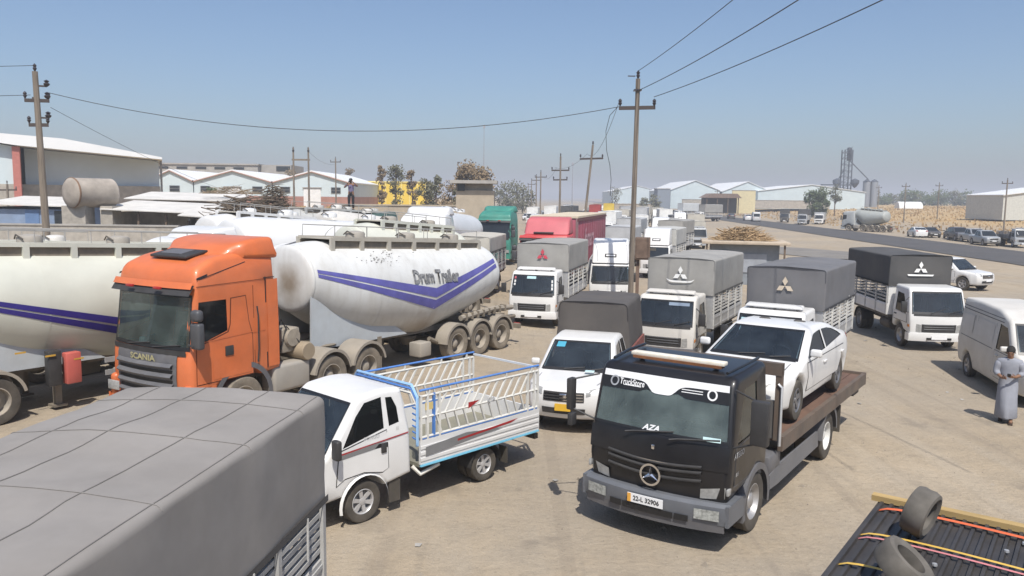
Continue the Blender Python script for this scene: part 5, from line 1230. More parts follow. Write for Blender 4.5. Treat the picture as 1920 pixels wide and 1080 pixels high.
# ================================================================ plants
LEAF = mat('leaf_dusty', (.115, .112, .065), .8, var=.35, scale=1.2); LEAFB = mat('leaf_brown', (.20, .145, .085), .85, var=.3, scale=1.0); LEAFG = mat('leaf_green', (.075, .10, .04), .8, var=.35, scale=1.0)
BARK = mat('bark', (.14, .10, .07), .95, var=.3, scale=3)
def tree(name, label, x, y, h, wd, m, base=.25, n=1300, leaf=.28, group='trees behind the yards', seed=1, slim=1.):
    rn = random.Random(seed); T = thing(name, label, 'tree', (x, y, gz(x, y)), 90, group)
    b = MB(); b.tube([(0, 0, -.1), (.05*h*rn.uniform(-.3, .3), 0, h*.4), (.05*h*rn.uniform(-.5, .5), 0, h*.85)], [h*.022, h*.016, h*.005], 7); b.build('trunk', BARK, T)
    cl = []
    for i in range(26):
        t = rn.uniform(base, 1.); rr = wd*.5*math.sin(math.pi*min(1, max(.12, (t-base*.6)/(1.12-base*.6))))**.7*slim
        a = rn.uniform(0, 6.28); q = rr*rn.uniform(.25, 1); cl.append((Vector((q*math.cos(a), q*math.sin(a), h*t)), wd*rn.uniform(.13, .26)))
        if i < 9:
            b = MB(); p = cl[-1][0]; b.tube([(0, 0, p.z*.72), tuple(p*.6+Vector((0, 0, p.z*.34))), tuple(p)], [h*.009, h*.006, h*.002], 5); b.build('limb', BARK, T)
    b = MB()
    for i in range(n):
        c, r_ = rn.choice(cl); d = Vector((rn.gauss(0, 1), rn.gauss(0, 1), rn.gauss(0, .8))).normalized()*r_*rn.random()**.4*1.15; p = c+d
        u = Vector((rn.gauss(0, 1), rn.gauss(0, 1), rn.gauss(0, 1))).normalized(); v = u.orthogonal().normalized(); s_ = leaf*rn.uniform(.5, 1.1)
        b.add([p-u*s_*.55, p+v*s_*.36, p+u*s_*.55, p-v*s_*.36], [(0, 1, 2, 3)])
    b.build('crown', m, T, smooth=0); return T
def brush(name, label, x, y, z, L, Wd, h, n, seed, th=0, col=None, fat=1.):
    rn = random.Random(seed); b = MB()
    for i in range(n):
        t = rn.uniform(-1, 1); q = rn.uniform(-1, 1); hh = h*max(0.05, (1-abs(t)**2.2)*(1-abs(q)**2))*rn.random()**.6
        c = Vector((t*L/2, q*Wd/2, hh)); a = rn.gauss(0, .6); e = rn.gauss(.05, .25); l_ = rn.uniform(.4, 1.1)*L*.22
        d = Vector((math.cos(a)*math.cos(e), math.sin(a)*math.cos(e), math.sin(e)))*l_; r_ = rn.uniform(.012, .035)*fat
        m_ = c+Vector((rn.gauss(0, .05), rn.gauss(0, .05), rn.gauss(0, .06)))
        pts = [c-d, m_, c+d]; pts = [Vector((p.x, p.y, max(.02, p.z))) for p in pts]
        b.tube(pts, [r_, r_*.8, r_*.4], 3, cap=False)
    o = b.build(name, col or mat('brushwood', (.24, .18, .115), .95, var=.45, scale=1.5), smooth=0); o.location = (x, y, z); o.rotation_euler = (0, 0, R(th))
    return tag(o, label, 'brushwood')

# ================================================================ buildings
PANEL = mat('panel_pale', (.56, .64, .66), .6, var=.05, scale=.4); ROOFW = mat('roof_white', (.78, .78, .77), .5, var=.04, scale=.3); REDB = mat('dado_red', (.36, .19, .15), .85, var=.15, scale=.5)
BLOCK = mat('blockwork', (.38, .345, .295), .95, var=.2, scale=1.6, bump=.6, bscale=6); CONC = mat('concrete', (.36, .34, .31), .9, var=.15, scale=.6); WIN = mat('window_dark', (.03, .035, .04), .3, var=.3)
def gable_hall(label, x0, x1, y, dep, ze, zr, zb, wins=(), doors=(), group='pale gabled halls', dado=None, name='warehouse', roof=ROOFW, wall=PANEL, trim=None):
    cx = (x0+x1)/2; T = thing(name, label, 'warehouse', (cx, y, zb), 90, group); hw_ = (x1-x0)/2; e, r_ = ze-zb, zr-zb
    b = MB(); b.prism([(-hw_, -1), (hw_, -1), (hw_, e), (0, r_), (-hw_, e)], 0, dep, 'XZ'); b.build('wall', wall, T, smooth=0)
    for sg in (-1, 1):
        b = MB(); b.prism([(0, r_+.02), (sg*(hw_+.25), e-.06), (sg*(hw_+.25), e+.12), (0, r_+.22)], -.35, dep+.3, 'XZ'); b.build('roof', roof, T, smooth=0)
        if trim:
            b = MB(); b.prism([(0, r_-.12), (sg*(hw_+.25), e-.22), (sg*(hw_+.25), e-.06), (0, r_+.02)], -.40, -.30, 'XZ'); b.build('verge', trim, T, smooth=0)
    if dado:
        b = MB(); b.box(0, -.03, dado/2-.5, hw_*2+.02, .06, dado+1); b.build('dado', REDB, T); b = MB(); b.box(hw_+.03, dep/2, dado/2-.5, .06, dep, dado+1); b.build('dado', REDB, T)
    for (wx, wz, ww, wh) in wins:
        b = MB(); b.box(wx-cx, -.05, wz-zb, ww, .14, wh); f = b.build('window', mat('window_frame', (.2, .2, .2), .6), T)
        for q in (-1, 1):
            b = MB(); b.box(wx-cx, -.10, wz-zb+q*wh*.25, ww*.9, .08, wh*.40); b.build('pane', WIN, f)
    for (wx, ww, wh) in doors:
        b = MB(); b.box(wx-cx, -.07, wh/2, ww, .14, wh); d = b.build('door', mat('door_white', (.74, .74, .73), .6), T)
        b = MB(); b.box(wx-cx, -.16, wh+.15, ww+.3, .3, .16); b.build('door_canopy', CONC, d)
    return T
# row of three halls, left
k3 = 'row of three pale halls with red brick dado'
gable_hall('pale gabled hall with white roof at the left end of the three', -68, -59.6, 150, 34, 7.3, 9.25, 2.6, [(-63, 5.9, 1.9, 1.1)], [], k3, 2.1, trim=REDB)
gable_hall('middle pale gabled hall of the three, white door', -59.4, -44.9, 150, 34, 7.3, 9.3, 2.6, [(-57.3, 5.9, 1.8, 1.1), (-47.6, 5.9, 1.9, 1.1)], [(-52.2, 3.0, 3.6)], k3, 2.1, trim=REDB)
gable_hall('right hall of the three beside the yellow building', -44.7, -30.2, 150, 34, 7.3, 9.3, 2.6, [(-42.4, 5.9, 1.8, 1.1), (-33.0, 5.9, 1.8, 1.1)], [(-37.4, 3.2, 3.6)], k3, 2.1, trim=REDB)
T = thing('concrete_building', 'grey concrete building rising behind the three halls', 'building', (-68, 196, 2.6), 90)
b = MB(); b.box(-7, 10, 4.2, 26, 20, 10.4); b.build('wall', CONC, T); b = MB(); b.box(-7, 10, 9.55, 26.6, 20.6, .35); b.build('parapet', CONC, T)
b = MB(); b.box(8.5, 8, 4.6, 10, 12, 10.0); b.build('stair_block', CONC, T); b = MB(); b.box(11.6, 1.95, 8.7, 3.4, .1, 1.2); b.build('window', WIN, T)
for i in range(5):
    b = MB(); b.box(-17+i*4.6, -.04, 8.6, 2.6, .12, .5); b.build('window', WIN, T)
# yellow building
T = thing('yellow_building', 'yellow panelled building behind the thin trees', 'building', (-25.8, 180, 2.7), 90)
b = MB(); b.box(0, 6, 2.2, 13, 12, 6.2); b.build('wall', mat('yellow_paint', (.72, .52, .07), .6, var=.06, scale=.4), T)
for i in range(8):
    b = MB(); b.box(-6.2+i*1.77, -.06, 2.2, .22, .14, 6.2); b.build('pilaster', mat('yellow_pale', (.75, .62, .22), .6), T)
b = MB(); b.box(0, 6, 5.4, 13.4, 12.4, .25); b.build('roof', mat('yellow_pale', (.75, .62, .22)), T)
# big hall, left: sloping white roof over a recessed wall
T = thing('big_warehouse', 'big pale warehouse with sloping white roof and a red column, far left', 'warehouse', (-56.63, 88.43, 2.2), 113.6)
b = MB(); b.prism([(-22, -1), (1.7, -1), (1.7, 7.75), (-2.8, 8.4), (-22, 10.9)], 0, 24, 'XZ'); b.build('wall', PANEL, T, smooth=0)
b = MB(); b.prism([(2.3, 2.0), (16.3, 2.0), (16.3, 6.65), (2.3, 7.7)], 3.2, 24, 'XZ'); b.build('recessed_wall', mat('panel_blue_grey', (.52, .58, .62), .6, var=.05, scale=.4), T, smooth=0)
b = MB(); b.prism([(-22, 11.0), (-2.8, 8.5), (2, 7.82), (16.7, 6.7), (16.7, 6.95), (6.7, 8.7), (-2.8, 9.25), (-22, 11.9)], -1.0, 25, 'XZ'); b.build('roof', ROOFW, T, smooth=0)
b = MB(); b.box(2.0, -.2, 3.6, .72, .7, 8.2); b.build('column', mat('red_column', (.45, .16, .13), .7), T)
b = MB(); b.box(16.55, 4, .6, .25, .25, 12.2); b.build('corner_post', CONC, T)
b = MB(); b.box(-3, 2.9, 1.5, 38.8, .5, 4.2); b.box(-10.2, -.1, 1.5, 24, .4, 4.2); b.build('block_base', BLOCK, T)
# sheds, yard wall, water tank
def flat_shed(name, label, x0, x1, y, dep, z1, wall, slope=.15, openf=True, over=.5, tin=None):
    cx = (x0+x1)/2; zb = gz(cx, y); T = thing(name, label, 'shed', (cx, y, zb), 90, 'low sheds along the left yard'); hw_ = (x1-x0)/2; h = z1-zb
    b = MB(); b.add([(x, y, z+dz) for dz in (0, .08) for x, y, z in ((-hw_-over, -over, h-.55), (hw_+over, -over, h-.55-slope), (hw_+over, dep+over, h+.12-slope), (-hw_-over, dep+over, h+.12))], [(3, 2, 1, 0), (4, 5, 6, 7), (0, 1, 5, 4), (1, 2, 6, 5), (2, 3, 7, 6), (3, 0, 4, 7)]); b.build('roof', tin or mat('tin_roof', (.66, .64, .60), .6, var=.12, scale=.7, dust=.2), T, smooth=0)
    b = MB(); b.box(0, dep-.1, h/2-.2, hw_*2, .2, h-.1); b.build('back_wall', wall, T)
    for sg in (-1, 1):
        b = MB(); b.box(sg*(hw_-.1), dep/2, h/2-.45, .2, dep-.4, h-.6); b.build('side_wall', wall, T)
    if not openf:
        b = MB(); b.box(0, .1, h/2-.5, hw_*2-.4, .2, h-.85); b.build('front_wall', wall, T)
    else:
        for i in range(4):
            b = MB(); b.box(-hw_+.1+i*(2*hw_-.2)/3, .1, h/2-.5, .16, .16, h-.85); b.build('post', BARK, T)
    return T
BLUEW = mat('blue_wall', (.18, .27, .42), .8, var=.2, scale=.8, dust=.25)
s1 = flat_shed('blue_shed', 'blue painted shed with a pale tin roof, far left', -46, -38.6, 70, 6, 4.4, BLUEW, openf=False)
for x in (-3.2, 2.9):
    b = MB(); b.box(x, -.03, 2.6, 1.1, .12, 1.3); b.build('window', WIN, s1)
b = MB(); b.box(.4, -.03, 1.7, 1.2, .1, 3.2); b.build('door', mat('blue_door', (.12, .2, .36), .7), s1)
flat_shed('open_shed', 'open fronted shed with tin roof behind the round tank', -37, -27.5, 78, 5, 4.95, BLOCK)
flat_shed('open_shed', 'low open shed with white tin roof right of the round tank', -33.2, -26.2, 66, 5, 4.15, BLOCK, .25)
flat_shed('open_shed', 'small lean-to with white tin roof next to the brushwood heap', -25.6, -21.0, 63, 4, 3.8, CONC, .3)
T = thing('yard_wall', 'low blockwork wall with a coping in front of the blue shed', 'wall', (-32, 60, 0), 90)
b = MB(); b.box(-5, 0, 1.15, 24, .25, 2.7); b.build('wall', BLOCK, T); b = MB(); b.box(-5, 0, 2.56, 24.1, .4, .12); b.build('coping', CONC, T)
T = thing('water_tank', 'dusty round steel tank lying on a blockwork pedestal', 'water tank', (-34.6, 66, 0), 90)
rz_ = Matrix.Rotation(R(-30), 3, 'Z')
b = MB(); b.lathe([(0, -1.95), (.6, -1.93), (1.08, -1.8), (1.2, -1.68), (1.2, 1.7), (1.08, 1.82), (.6, 1.95), (0, 1.97)], (0, 0, 0), 'Y', 30); b.v = [tuple(rz_ @ Vector(v)+Vector((0, 0, 4.95))) for v in b.v]; tk = b.build('tank', mat('tank_rust', (.34, .30, .26), .75, var=.25, scale=1.2, dust=.3), T)
b = MB(); b.lathe([(1.21, -1.7), (1.24, -1.66), (1.24, -1.58), (1.21, -1.54)], (0, 0, 0), 'Y', 30); b.v = [tuple(rz_ @ Vector(v)+Vector((0, 0, 4.95))) for v in b.v]; b.build('rim_ring', mat('rust_brown', (.2, .12, .07), .8), tk)
for px_, py_, wd in ((-.9, -.4, 1.9), (1.3, .5, 1.0)):
    b = MB(); b.box(px_, py_, 1.95, wd, 1.5, 3.9); b.build('pedestal', BLOCK, T)
brush('brushwood_heap', 'large dark brushwood heap behind the white tankers', -20.5, 62, .45, 7, 5, 4.5, 1500, 11, 10, mat('brush_dark', (.13, .10, .07), .95, var=.4, scale=1.5), fat=1.6)
brush('brushwood_heap', 'pale bundle of poles on the tin shed roof', -27.5, 79, 5.0, 5, 2.5, .8, 120, 12, 5)
brush('brushwood_heap', 'round tangle of brush atop the dark heap', -19.0, 64, 3.4, 2.8, 2.6, 2.4, 600, 13, 40, mat('brush_dark', (.13, .10, .07)), fat=1.4)
# hut with flat roof, centre
T = thing('flat_roof_hut', 'tan blockwork hut with overhanging flat concrete roof by the brown tree', 'hut', (-3.6, 76, 0), 90)
TAN = mat('tan_block', (.40, .34, .26), .95, var=.12, scale=1.2)
b = MB(); b.box(0, 2, 2.8, 3.6, 4, 5.6); b.build('wall', TAN, T); b = MB(); b.box(-.1, 1.8, 6.4, 4.4, 5, .3); b.build('roof', CONC, T)
b = MB(); b.box(-.1, 2.2, 5.95, 3.4, 3.6, .7); b.build('parapet_wall', BLOCK, T); b = MB(); b.box(-1.3, -.03, 5.9, .7, .2, .7); b.build('window', WIN, T)
T = thing('tan_wall', 'tan earth wall running behind the green lorry', 'wall', (-8, 84, 0), 90); b = MB(); b.box(-2, 0, 1.9, 16, .4, 4.2); b.build('wall', TAN, T); b = MB(); b.box(-2, 0, 4.05, 16.2, .6, .14); b.build('coping', TAN, T)
# kiosk with brushwood on its roof
T = thing('roadside_kiosk', 'grey kiosk with overhanging tan slab roof piled with brushwood', 'kiosk', (14.0, 48.5, 0), 78)
b = MB(); b.box(0, 0, 1.2, 3.9, 2.6, 2.4); b.build('wall', mat('kiosk_grey', (.22, .24, .26), .85, var=.12), T); b = MB(); b.box(0, 0, 2.5, 5.0, 3.8, .16); b.build('roof_slab', mat('slab_tan', (.46, .38, .29), .95, var=.12), T, bev=.02)
b = MB(); b.box(.3, -1.32, 1.3, 1.9, .06, 1.1); b.build('shutter', mat('shutter', (.3, .32, .35), .6), T)
b = MB(); b.box(-1.35, -1.32, 1.05, .8, .06, 2.0); b.build('door', mat('kiosk_door', (.16, .18, .2), .6), T)
for x in (-2.2, 2.2):
    b = MB(); b.box(x, -1.7, 1.2, .1, .1, 2.44); b.build('post', BARK, T)
brush('brushwood_heap', 'tawny brushwood piled on the kiosk roof', 14.0, 48.6, 2.58, 2.9, 1.8, .85, 420, 14, -10, mat('brush_tawny', (.36, .25, .14), .95, var=.4, scale=1.5))
# far right: halls, silo plant, wall
KR = 'pale halls across the road'
gable_hall('farthest pale hall with low roof beyond the pole line', 62, 92, 500, 60, 9.5, 13.0, 3, group=KR)
gable_hall('far pale hall beside the blue-grey annex', 93, 124, 500, 60, 9.5, 13.5, 3, group=KR)
gable_hall('gabled pale hall left of the tan wall, grey annex', 62.5, 82, 320, 50, 8.6, 12.4, 2.3, group=KR)
gable_hall('gabled pale hall behind the tan wall', 83, 103, 320, 50, 8.2, 12.2, 2.6, group=KR)
gable_hall('long pale hall with white roof behind the bushy tree', 96, 138, 316, 40, 8.6, 11.2, 2.8, [(126, 7.0, 3, .8)], group=KR)
T = thing('annex', 'dark grey annex between the far pale halls', 'building', (59.5, 318, 1.2), 90); b = MB(); b.box(0, 4, 3.6, 5, 8, 8.4); b.build('wall', mat('annex_grey', (.22, .25, .29), .7), T); b = MB(); b.box(0, 4, 7.9, 5.3, 8.3, .25); b.build('roof', CONC, T)
T = thing('tan_screen_wall', 'pale yellow wall beside the brown roofed hut', 'wall', (75, 262, 1.8), 90); b = MB(); b.box(0, 0, 2.6, 7.6, .4, 7.4); b.build('wall', mat('pale_yellow', (.62, .54, .33), .8), T); b = MB(); b.box(0, 0, 6.35, 7.9, .6, .15); b.build('coping', CONC, T)
T = thing('brown_hut', 'dark open hut with a low brown roof beside the road', 'hut', (66.5, 256, 1.0), 90)
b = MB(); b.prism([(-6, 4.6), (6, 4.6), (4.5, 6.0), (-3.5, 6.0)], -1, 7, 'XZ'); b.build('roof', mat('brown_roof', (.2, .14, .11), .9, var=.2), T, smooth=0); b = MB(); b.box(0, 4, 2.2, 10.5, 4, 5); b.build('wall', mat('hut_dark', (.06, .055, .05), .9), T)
for x in (-5, -1.7, 1.7, 5):
    b = MB(); b.box(x, -.6, 2.2, .25, .25, 5.0); b.build('post', BARK, T)
T = thing('brick_field_wall', 'low brown block wall in front of the far pale halls', 'wall', (92, 305, 2.6), 90); b = MB(); b.box(0, 0, .9, 56, .3, 3.0); b.build('wall', BLOCK, T); b = MB(); b.box(0, 0, 2.45, 56, .5, .14); b.build('coping', CONC, T)
T = thing('roadside_mound', 'low tan embankment wall along the road verge', 'wall', (47, 320, 0), 90); b = MB(); b.box(0, 0, 1.2, 30, .6, 3.4); b.build('wall', TAN, T); b = MB(); b.box(0, 0, 2.95, 30, .9, .14); b.build('coping', TAN, T)
# grain elevator tower and silos
T = thing('grain_elevator', 'dark lattice grain elevator tower above the long hall', 'tower', (140, 340, 3.2), 90)
DK = mat('steel_dark', (.07, .08, .10), .6, var=.2)
for sx_ in (-1.6, 1.6):
    for sy_ in (-1.6, 1.6):
        b = MB(); b.box(sx_, sy_, 11.5, .4, .4, 23.5); b.build('leg', DK, T)
for i in range(9):
    z = 2+i*2.5
    for sy_ in (-1.6, 1.6):
        b = MB(); b.bar((-1.6, sy_, z), (1.6, sy_, z), .22, .22); b.bar((-1.6, sy_, z), (1.6, sy_, z+2.5), .16, .16); b.build('brace', DK, T)
    b = MB(); b.box(0, 0, z, 3.4, 3.4, .12); b.build('landing', DK, T)
b = MB(); b.box(0.9, 0, 21.5, 1.4, 1.6, 5.4); b.build('lift_head', DK, T)
b = MB(); b.bar((1, 0, 19), (9.5, 0, 11), .35, .35); b.bar((-1, 0, 15), (-4, 0, 9.5), .3, .3); b.build('chute', DK, T)
for x in (-4.5, 3.0):
    b = MB(); b.lathe([(0, 7.3), (.8, 8), (1.7, 9.4), (1.7, 10.6), (0, 11.4)], (x, -2, 0), 'Z', 14); b.build('hopper', DK, T)
b = MB(); b.box(-4, -2, 8.6, 14, 1.4, .5); b.build('gantry', DK, T)
for x in (9.8, 13.0):
    T = thing('grain_silo', 'grey corrugated grain silo, '+('left' if x < 10 else 'right')+' of the pair by the tower', 'silo', (140+x, 342, 3.2), 90, 'pair of grain silos')
    b = MB(); b.lathe([(1.5, -.5)]+[(1.5+.05*(q % 2), .4+.5*q) for q in range(20)]+[(1.5, 10.2)], (0, 0, 0), 'Z', 20); b.build('shell', mat('silo_grey', (.30, .32, .35), .5, metal=.3), T)
    b = MB(); b.lathe([(1.62, 10.2), (.3, 11.2), (0, 11.3)], (0, 0, 0), 'Z', 20); b.build('roof', DK, T)
gable_hall('white roofed hall with dark doorway at the right edge', 104.7, 130, 172, 14, 6.7, 8.4, 2.4, group=KR, wall=mat('hall_cream', (.55, .55, .50), .7), doors=())
b = MB(); b.box(114.5, 171.75, 4.0, 5, .3, 3.8); o = b.build('doorway_screen', mat('door_dark', (.04, .045, .055), .6)); tag(o, 'dark sliding door leaf of the right edge hall', 'door')
T = thing('poly_tunnel', 'long white plastic tunnel across the dry field', 'greenhouse', (118, 240, 3.1), 90)
b = MB(); b.prism([(-1.6, 0), (-1.5, .9), (-.9, 1.7), (0, 2.0), (.9, 1.7), (1.5, .9), (1.6, 0)], -3.5, 3.5, 'YZ'); b.build('cover', ROOFW, T); b = MB()
for x in (-3.4, -1.2, 1.2, 3.4): b.tube([(x, -1.62, 0), (x, -.92, 1.74), (x, .92, 1.74), (x, 1.62, 0)], .05, 6)
b.build('hoops', ALU, T)
# trees
tree('brown_tree', 'tall brown leaved tree above the flat roofed hut', -6.6, 120, 9.6, 6.0, LEAFB, .5, 2600, .5, seed=2)
for i, (px_, D, h, wd, m_, lb) in enumerate([(715, 150, 8.2, 3.0, LEAFB, 'thin brownish tree at the left of the yellow building'), (742, 140, 8.0, 5.0, LEAF, 'spreading dusty tree in front of the yellow building'), (772, 150, 8.0, 3.0, LEAFB, 'slim brown tree before the middle of the yellow building'), (797, 135, 7.2, 4.2, LEAF, 'ragged dusty tree at the right of the yellow building'), (816, 130, 8.0, 3.2, LEAF, 'upright slim green tree next to the ragged one'), (845, 125, 7.6, 5.6, LEAFB, 'broad brown tree left of the flat roofed hut'), (858, 115, 6.4, 3.6, LEAF, 'dusty green tree beside the flat roofed hut'), (655, 200, 9.2, 4.5, LEAFB, 'dark tree rising behind the right hall roof'), (553, 190, 10.2, 6., LEAFB, 'round brown tree behind the middle hall'), (397, 120, 3.5, 3.4, LEAFG, 'yellowish bush in front of the middle hall')]):
    x = (px_-960)/1500*D; tree('dusty_tree' if h > 5 else 'bush', lb, x, D, h*.93, wd*.72, m_, .16, 1150, .40, seed=20+i)
tree('bushy_tree', 'dense green bushy tree beside the road before the long hall', 88, 232, 7.4, 6.4, LEAFG, .06, 5200, .62, seed=40)
tree('dark_tree', 'dark tree standing behind the bushy green one', 96, 240, 9.3, 3.5, LEAF, .5, 900, .45, seed=41)
for i in range(15):
    px_ = 1632+i*12.5+random.uniform(-4, 4); D = random.uniform(420, 520); x = (px_-960)/1500*D
    tree('hedge_tree', ['first', 'second', 'third', 'fourth', 'fifth', 'sixth', 'seventh', 'eighth', 'ninth', 'tenth', 'eleventh', 'twelfth', 'thirteenth', 'fourteenth', 'fifteenth'][i]+' tree from the silos in the far hedge', x, D, random.uniform(5.0, 8.5), random.uniform(8, 12), LEAFG if i % 3 else LEAF, .05, 420, 1.3, 'far hedge trees right of the silos', 60+i)
for i, (px_, D, h) in enumerate([(948, 260, 9), (968, 280, 10), (978, 250, 8), (935, 300, 7), (1150, 420, 10), (1225, 300, 6), (1205, 310, 5)]):
    tree('far_tree', ['low far tree left of the pole line', 'rounded far tree left of the pole line', 'squat far tree by the pole line', 'faint far tree by the hut', 'far tree where the loose wire hangs', 'far bush beside the grey annex', 'far bush along the road verge'][i], (px_-960)/1500*D, D, h, h*.8, LEAF, .1, 420, .9, 'far trees in the haze', 90+i)

# ================================================================ poles and wires
POLEM = mat('pole_wood', (.20, .165, .13), .9, var=.3, scale=2, stretch=(4, 4, .4)); INS = mat('insulator', (.05, .045, .05), .3)
def pole(label, x, y, h, r0=.13, r1=.09, lean=(0, 0), arm=(1.1, 1.25), th=0., top=False, double=False, z=None, group='wooden power poles'):
    T = thing('power_pole', label, 'power pole', (x, y, gz(x, y) if z is None else z), 90+th, group)
    lx, ly = lean; P = lambda t: Vector((lx*t, ly*t, h*t))
    b = MB(); b.tube([tuple(P(-.03)), tuple(P(.5)), tuple(P(1))], [r0, (r0+r1)/2, r1], 10); b.build('post', POLEM, T)
    for k_, aw in enumerate([arm[0]] if not double else [arm[0], arm[0]*.8]):
        zt_ = (h-arm[1]-k_*1.0)/h; c = P(zt_); tl = .06
        a = MB(); a.bar(c+Vector((-aw, 0, -tl*.5*lx)), c+Vector((aw, 0, tl*.5)), .12, .14); cr_ = a.build('crossarm', mat('arm_dark', (.07, .055, .05), .8), T)
        for q in (-aw*.94, aw*.94):
            i_ = MB(); i_.lathe([(.02, 0), (.05, .06), (.08, .12), (.05, .16), (.08, .2), (.05, .26), (.0, .3)], (c.x+q, c.y, c.z+.08), 'Z', 8); i_.build('insulator', INS, cr_)
    i_ = MB(); tp = P(1); i_.lathe([(.02, 0), (.05, .06), (.08, .12), (.05, .18), (.08, .24), (0, .34)], tuple(tp), 'Z', 8); i_.build('insulator', INS, T)
    return T
MP = (4.86, 32.6)
pole('tall wooden power pole standing in the yard behind the covered pickup', *MP, 9.75, .12, .09, (.06, 0), (.72, 1.15), -4)
b = MB(); b.bar((MP[0]-.05, MP[1], 9.85), (MP[0]-.35, MP[1], 9.85), .04, .04); b.box(MP[0]+.05, MP[1], 9.3, .3, .3, .06)
tag(b.build('pole_bracket', INS), 'small iron bracket at the top of the tall yard pole', 'bracket')
LP = (-19.75, 34)
T = pole('power pole with clustered insulators at the far left edge', *LP, 9.5, .17, .11, (-.15, 0), (.45, 1.2), 25, double=True, z=gz(*LP))
for dz in (8.9, 8.4, 7.6):
    b = MB(); b.lathe([(.02, 0), (.09, .05), (.13, .12), (.06, .18), (.11, .24), (0, .3)], (.25 if dz != 9.4 else -.3, 0, dz), 'Z', 8); b.build('insulator', INS, T)
    b = MB(); b.bar((-.14, 0, dz+.02), (.25 if dz != 8.4 else -.3, 0, dz+.02), .06, .07); b.build('bracket', mat('arm_dark', (.07, .055, .05), .8), T)
pole('leaning power pole with a tilted crossarm behind the red trailer', 5.6, 66, 9.3, .12, .085, (.85, 0), (.95, 1.1), -12)
pole('second pole of the far line, left of the leaning one', 5.0, 86, 9.4, .13, .09, (0, 0), (.95, 1.5), 0, double=True)
for i, (px_, D) in enumerate(((1011, 135), (1003, 160), (994, 210), (988, 260))):
    pole(['third', 'fourth', 'fifth', 'farthest'][i]+' pole of the far line along the yards', (px_-960)/1500*D, D, 9.3, .14, .1, (0, 0), (1.0, .9), 0)
for i, (px_, D, lb) in enumerate(((1878, 132, 'power pole before the right edge hall'), (1752, 196, 'right one of two poles on the dry field'), (1690, 178, 'left one of two poles on the dry field'), (1640, 240, 'faint pole beside the silos'), (1533, 250, 'short pole over the bushy tree'), (630, 140, 'pole before the right hall of the three'), (18, 78, 'thin grey pole before the big warehouse'), (1340, 300, 'thin pole by the brown roofed hut'))):
    pole(lb, (px_-960)/1500*D, D, 8.6 if D > 100 else 5.6, .14, .1, (0, 0), (.9, .6), 0)
T = thing('twin_pole', 'twin wooden poles joined by a crossbeam before the middle hall', 'power pole', (-22.6, 86, gz(-22.6, 86)), 90)
for x in (-.8, .8):
    b = MB(); b.tube([(x, 0, -.3), (x, 0, 9.6)], [.13, .09], 8); b.build('post', POLEM, T); b = MB(); b.lathe([(.02, 0), (.1, .1), (.13, .3), (.06, .4), (.1, .5), (0, .7)], (x, 0, 9.0), 'Z', 8); b.build('insulator', INS, T)
b = MB(); b.bar((-.95, 0, 8.3), (.95, 0, 8.3), .16, .18); b.build('crossbeam', POLEM, T)
for px_, D, h, lb in ((905, 430, 43, 'thin lattice radio mast above the hut'), (1070, 480, 26, 'faint lattice mast behind the leaning pole')):
    T = thing('radio_mast', lb, 'mast', ((px_-960)/1500*D, D, 0), 90); b = MB(); b.tube([(0, 0, 0), (0, 0, h)], [.35, .12], 4); b.build('lattice', mat('mast_grey', (.3, .3, .32), .6), T)
    b = MB(); b.box(0, 0, h-1, 1.2, .8, 1.6); b.build('antenna', mat('mast_grey', (.3, .3, .32)), T)
WIRE = mat('wire', (.03, .03, .032), .6)
def wire(label, a, b_, sag, r_=.012, n=24):
    a, b_ = Vector(a), Vector(b_); m = MB(); m.tube([tuple(a.lerp(b_, i/n)-Vector((0, 0, sag*4*(i/n)*(1-i/n)))) for i in range(n+1)], r_, 5)
    return tag(m.build('power_wire', WIRE), label, 'wire', 'overhead wires')
wire('long wire sagging from the left pole to the tall yard pole', (LP[0]+.35, LP[1], 9.1), (MP[0]-.65, MP[1], 8.65), 1.25, .014)
wire('upper wire running from the tall yard pole to the top of the picture', (MP[0]+.05, MP[1], 10.05), (6.35, 8, 10.7), .25, .012)
wire('middle wire running from the tall yard pole past the picture top', (MP[0]+.1, MP[1], 9.3), (7.35, 8, 10.1), .3, .014)
wire('lowest wire running from the crossarm to the picture top right', (MP[0]+.72, MP[1], 9.05), (9.5, 8, 10.0), .3, .014)
wire('upper left wire leaving the frame from the left pole', (LP[0]-.2, LP[1], 10.2), (-32, 30, 9.8), .2)
wire('lower left wire leaving the frame from the left pole', (LP[0]-.4, LP[1], 9.0), (-32, 30, 8.7), .2)
wire('thin wire dropping from the left pole to the sheds', (LP[0]+.4, LP[1], 8.5), (-27, 80, 4.9), .4, .01)
wire('thin wire from the tall pole to the leaning pole', (MP[0]-.65, MP[1], 8.9), (6.0, 66, 8.6), .9, .01)
wire('thin wire from the leaning pole along the far line', (6.0, 66, 8.6), (4.4, 86, 8.2), .5, .01)
wire('far wire along the pole line', (4.6, 86, 8.2), (4.9, 135, 8.6), .8, .012)
wire('wire between the twin poles and the hall pole', (-21.8, 86, 9.6), (-30.8, 140, 10.4), .6, .012)
m = MB(); m.tube([(4.2, 33.2, 8.7), (3.95, 33.6, 8.4), (3.85, 34, 7.8), (3.9, 34, 7.0), (4.05, 34, 6.4), (4.12, 34, 5.8), (4.1, 34, 5.1)], .012, 5); tag(m.build('power_wire', WIRE), 'loose wire end dangling left of the tall yard pole', 'wire', 'overhead wires')
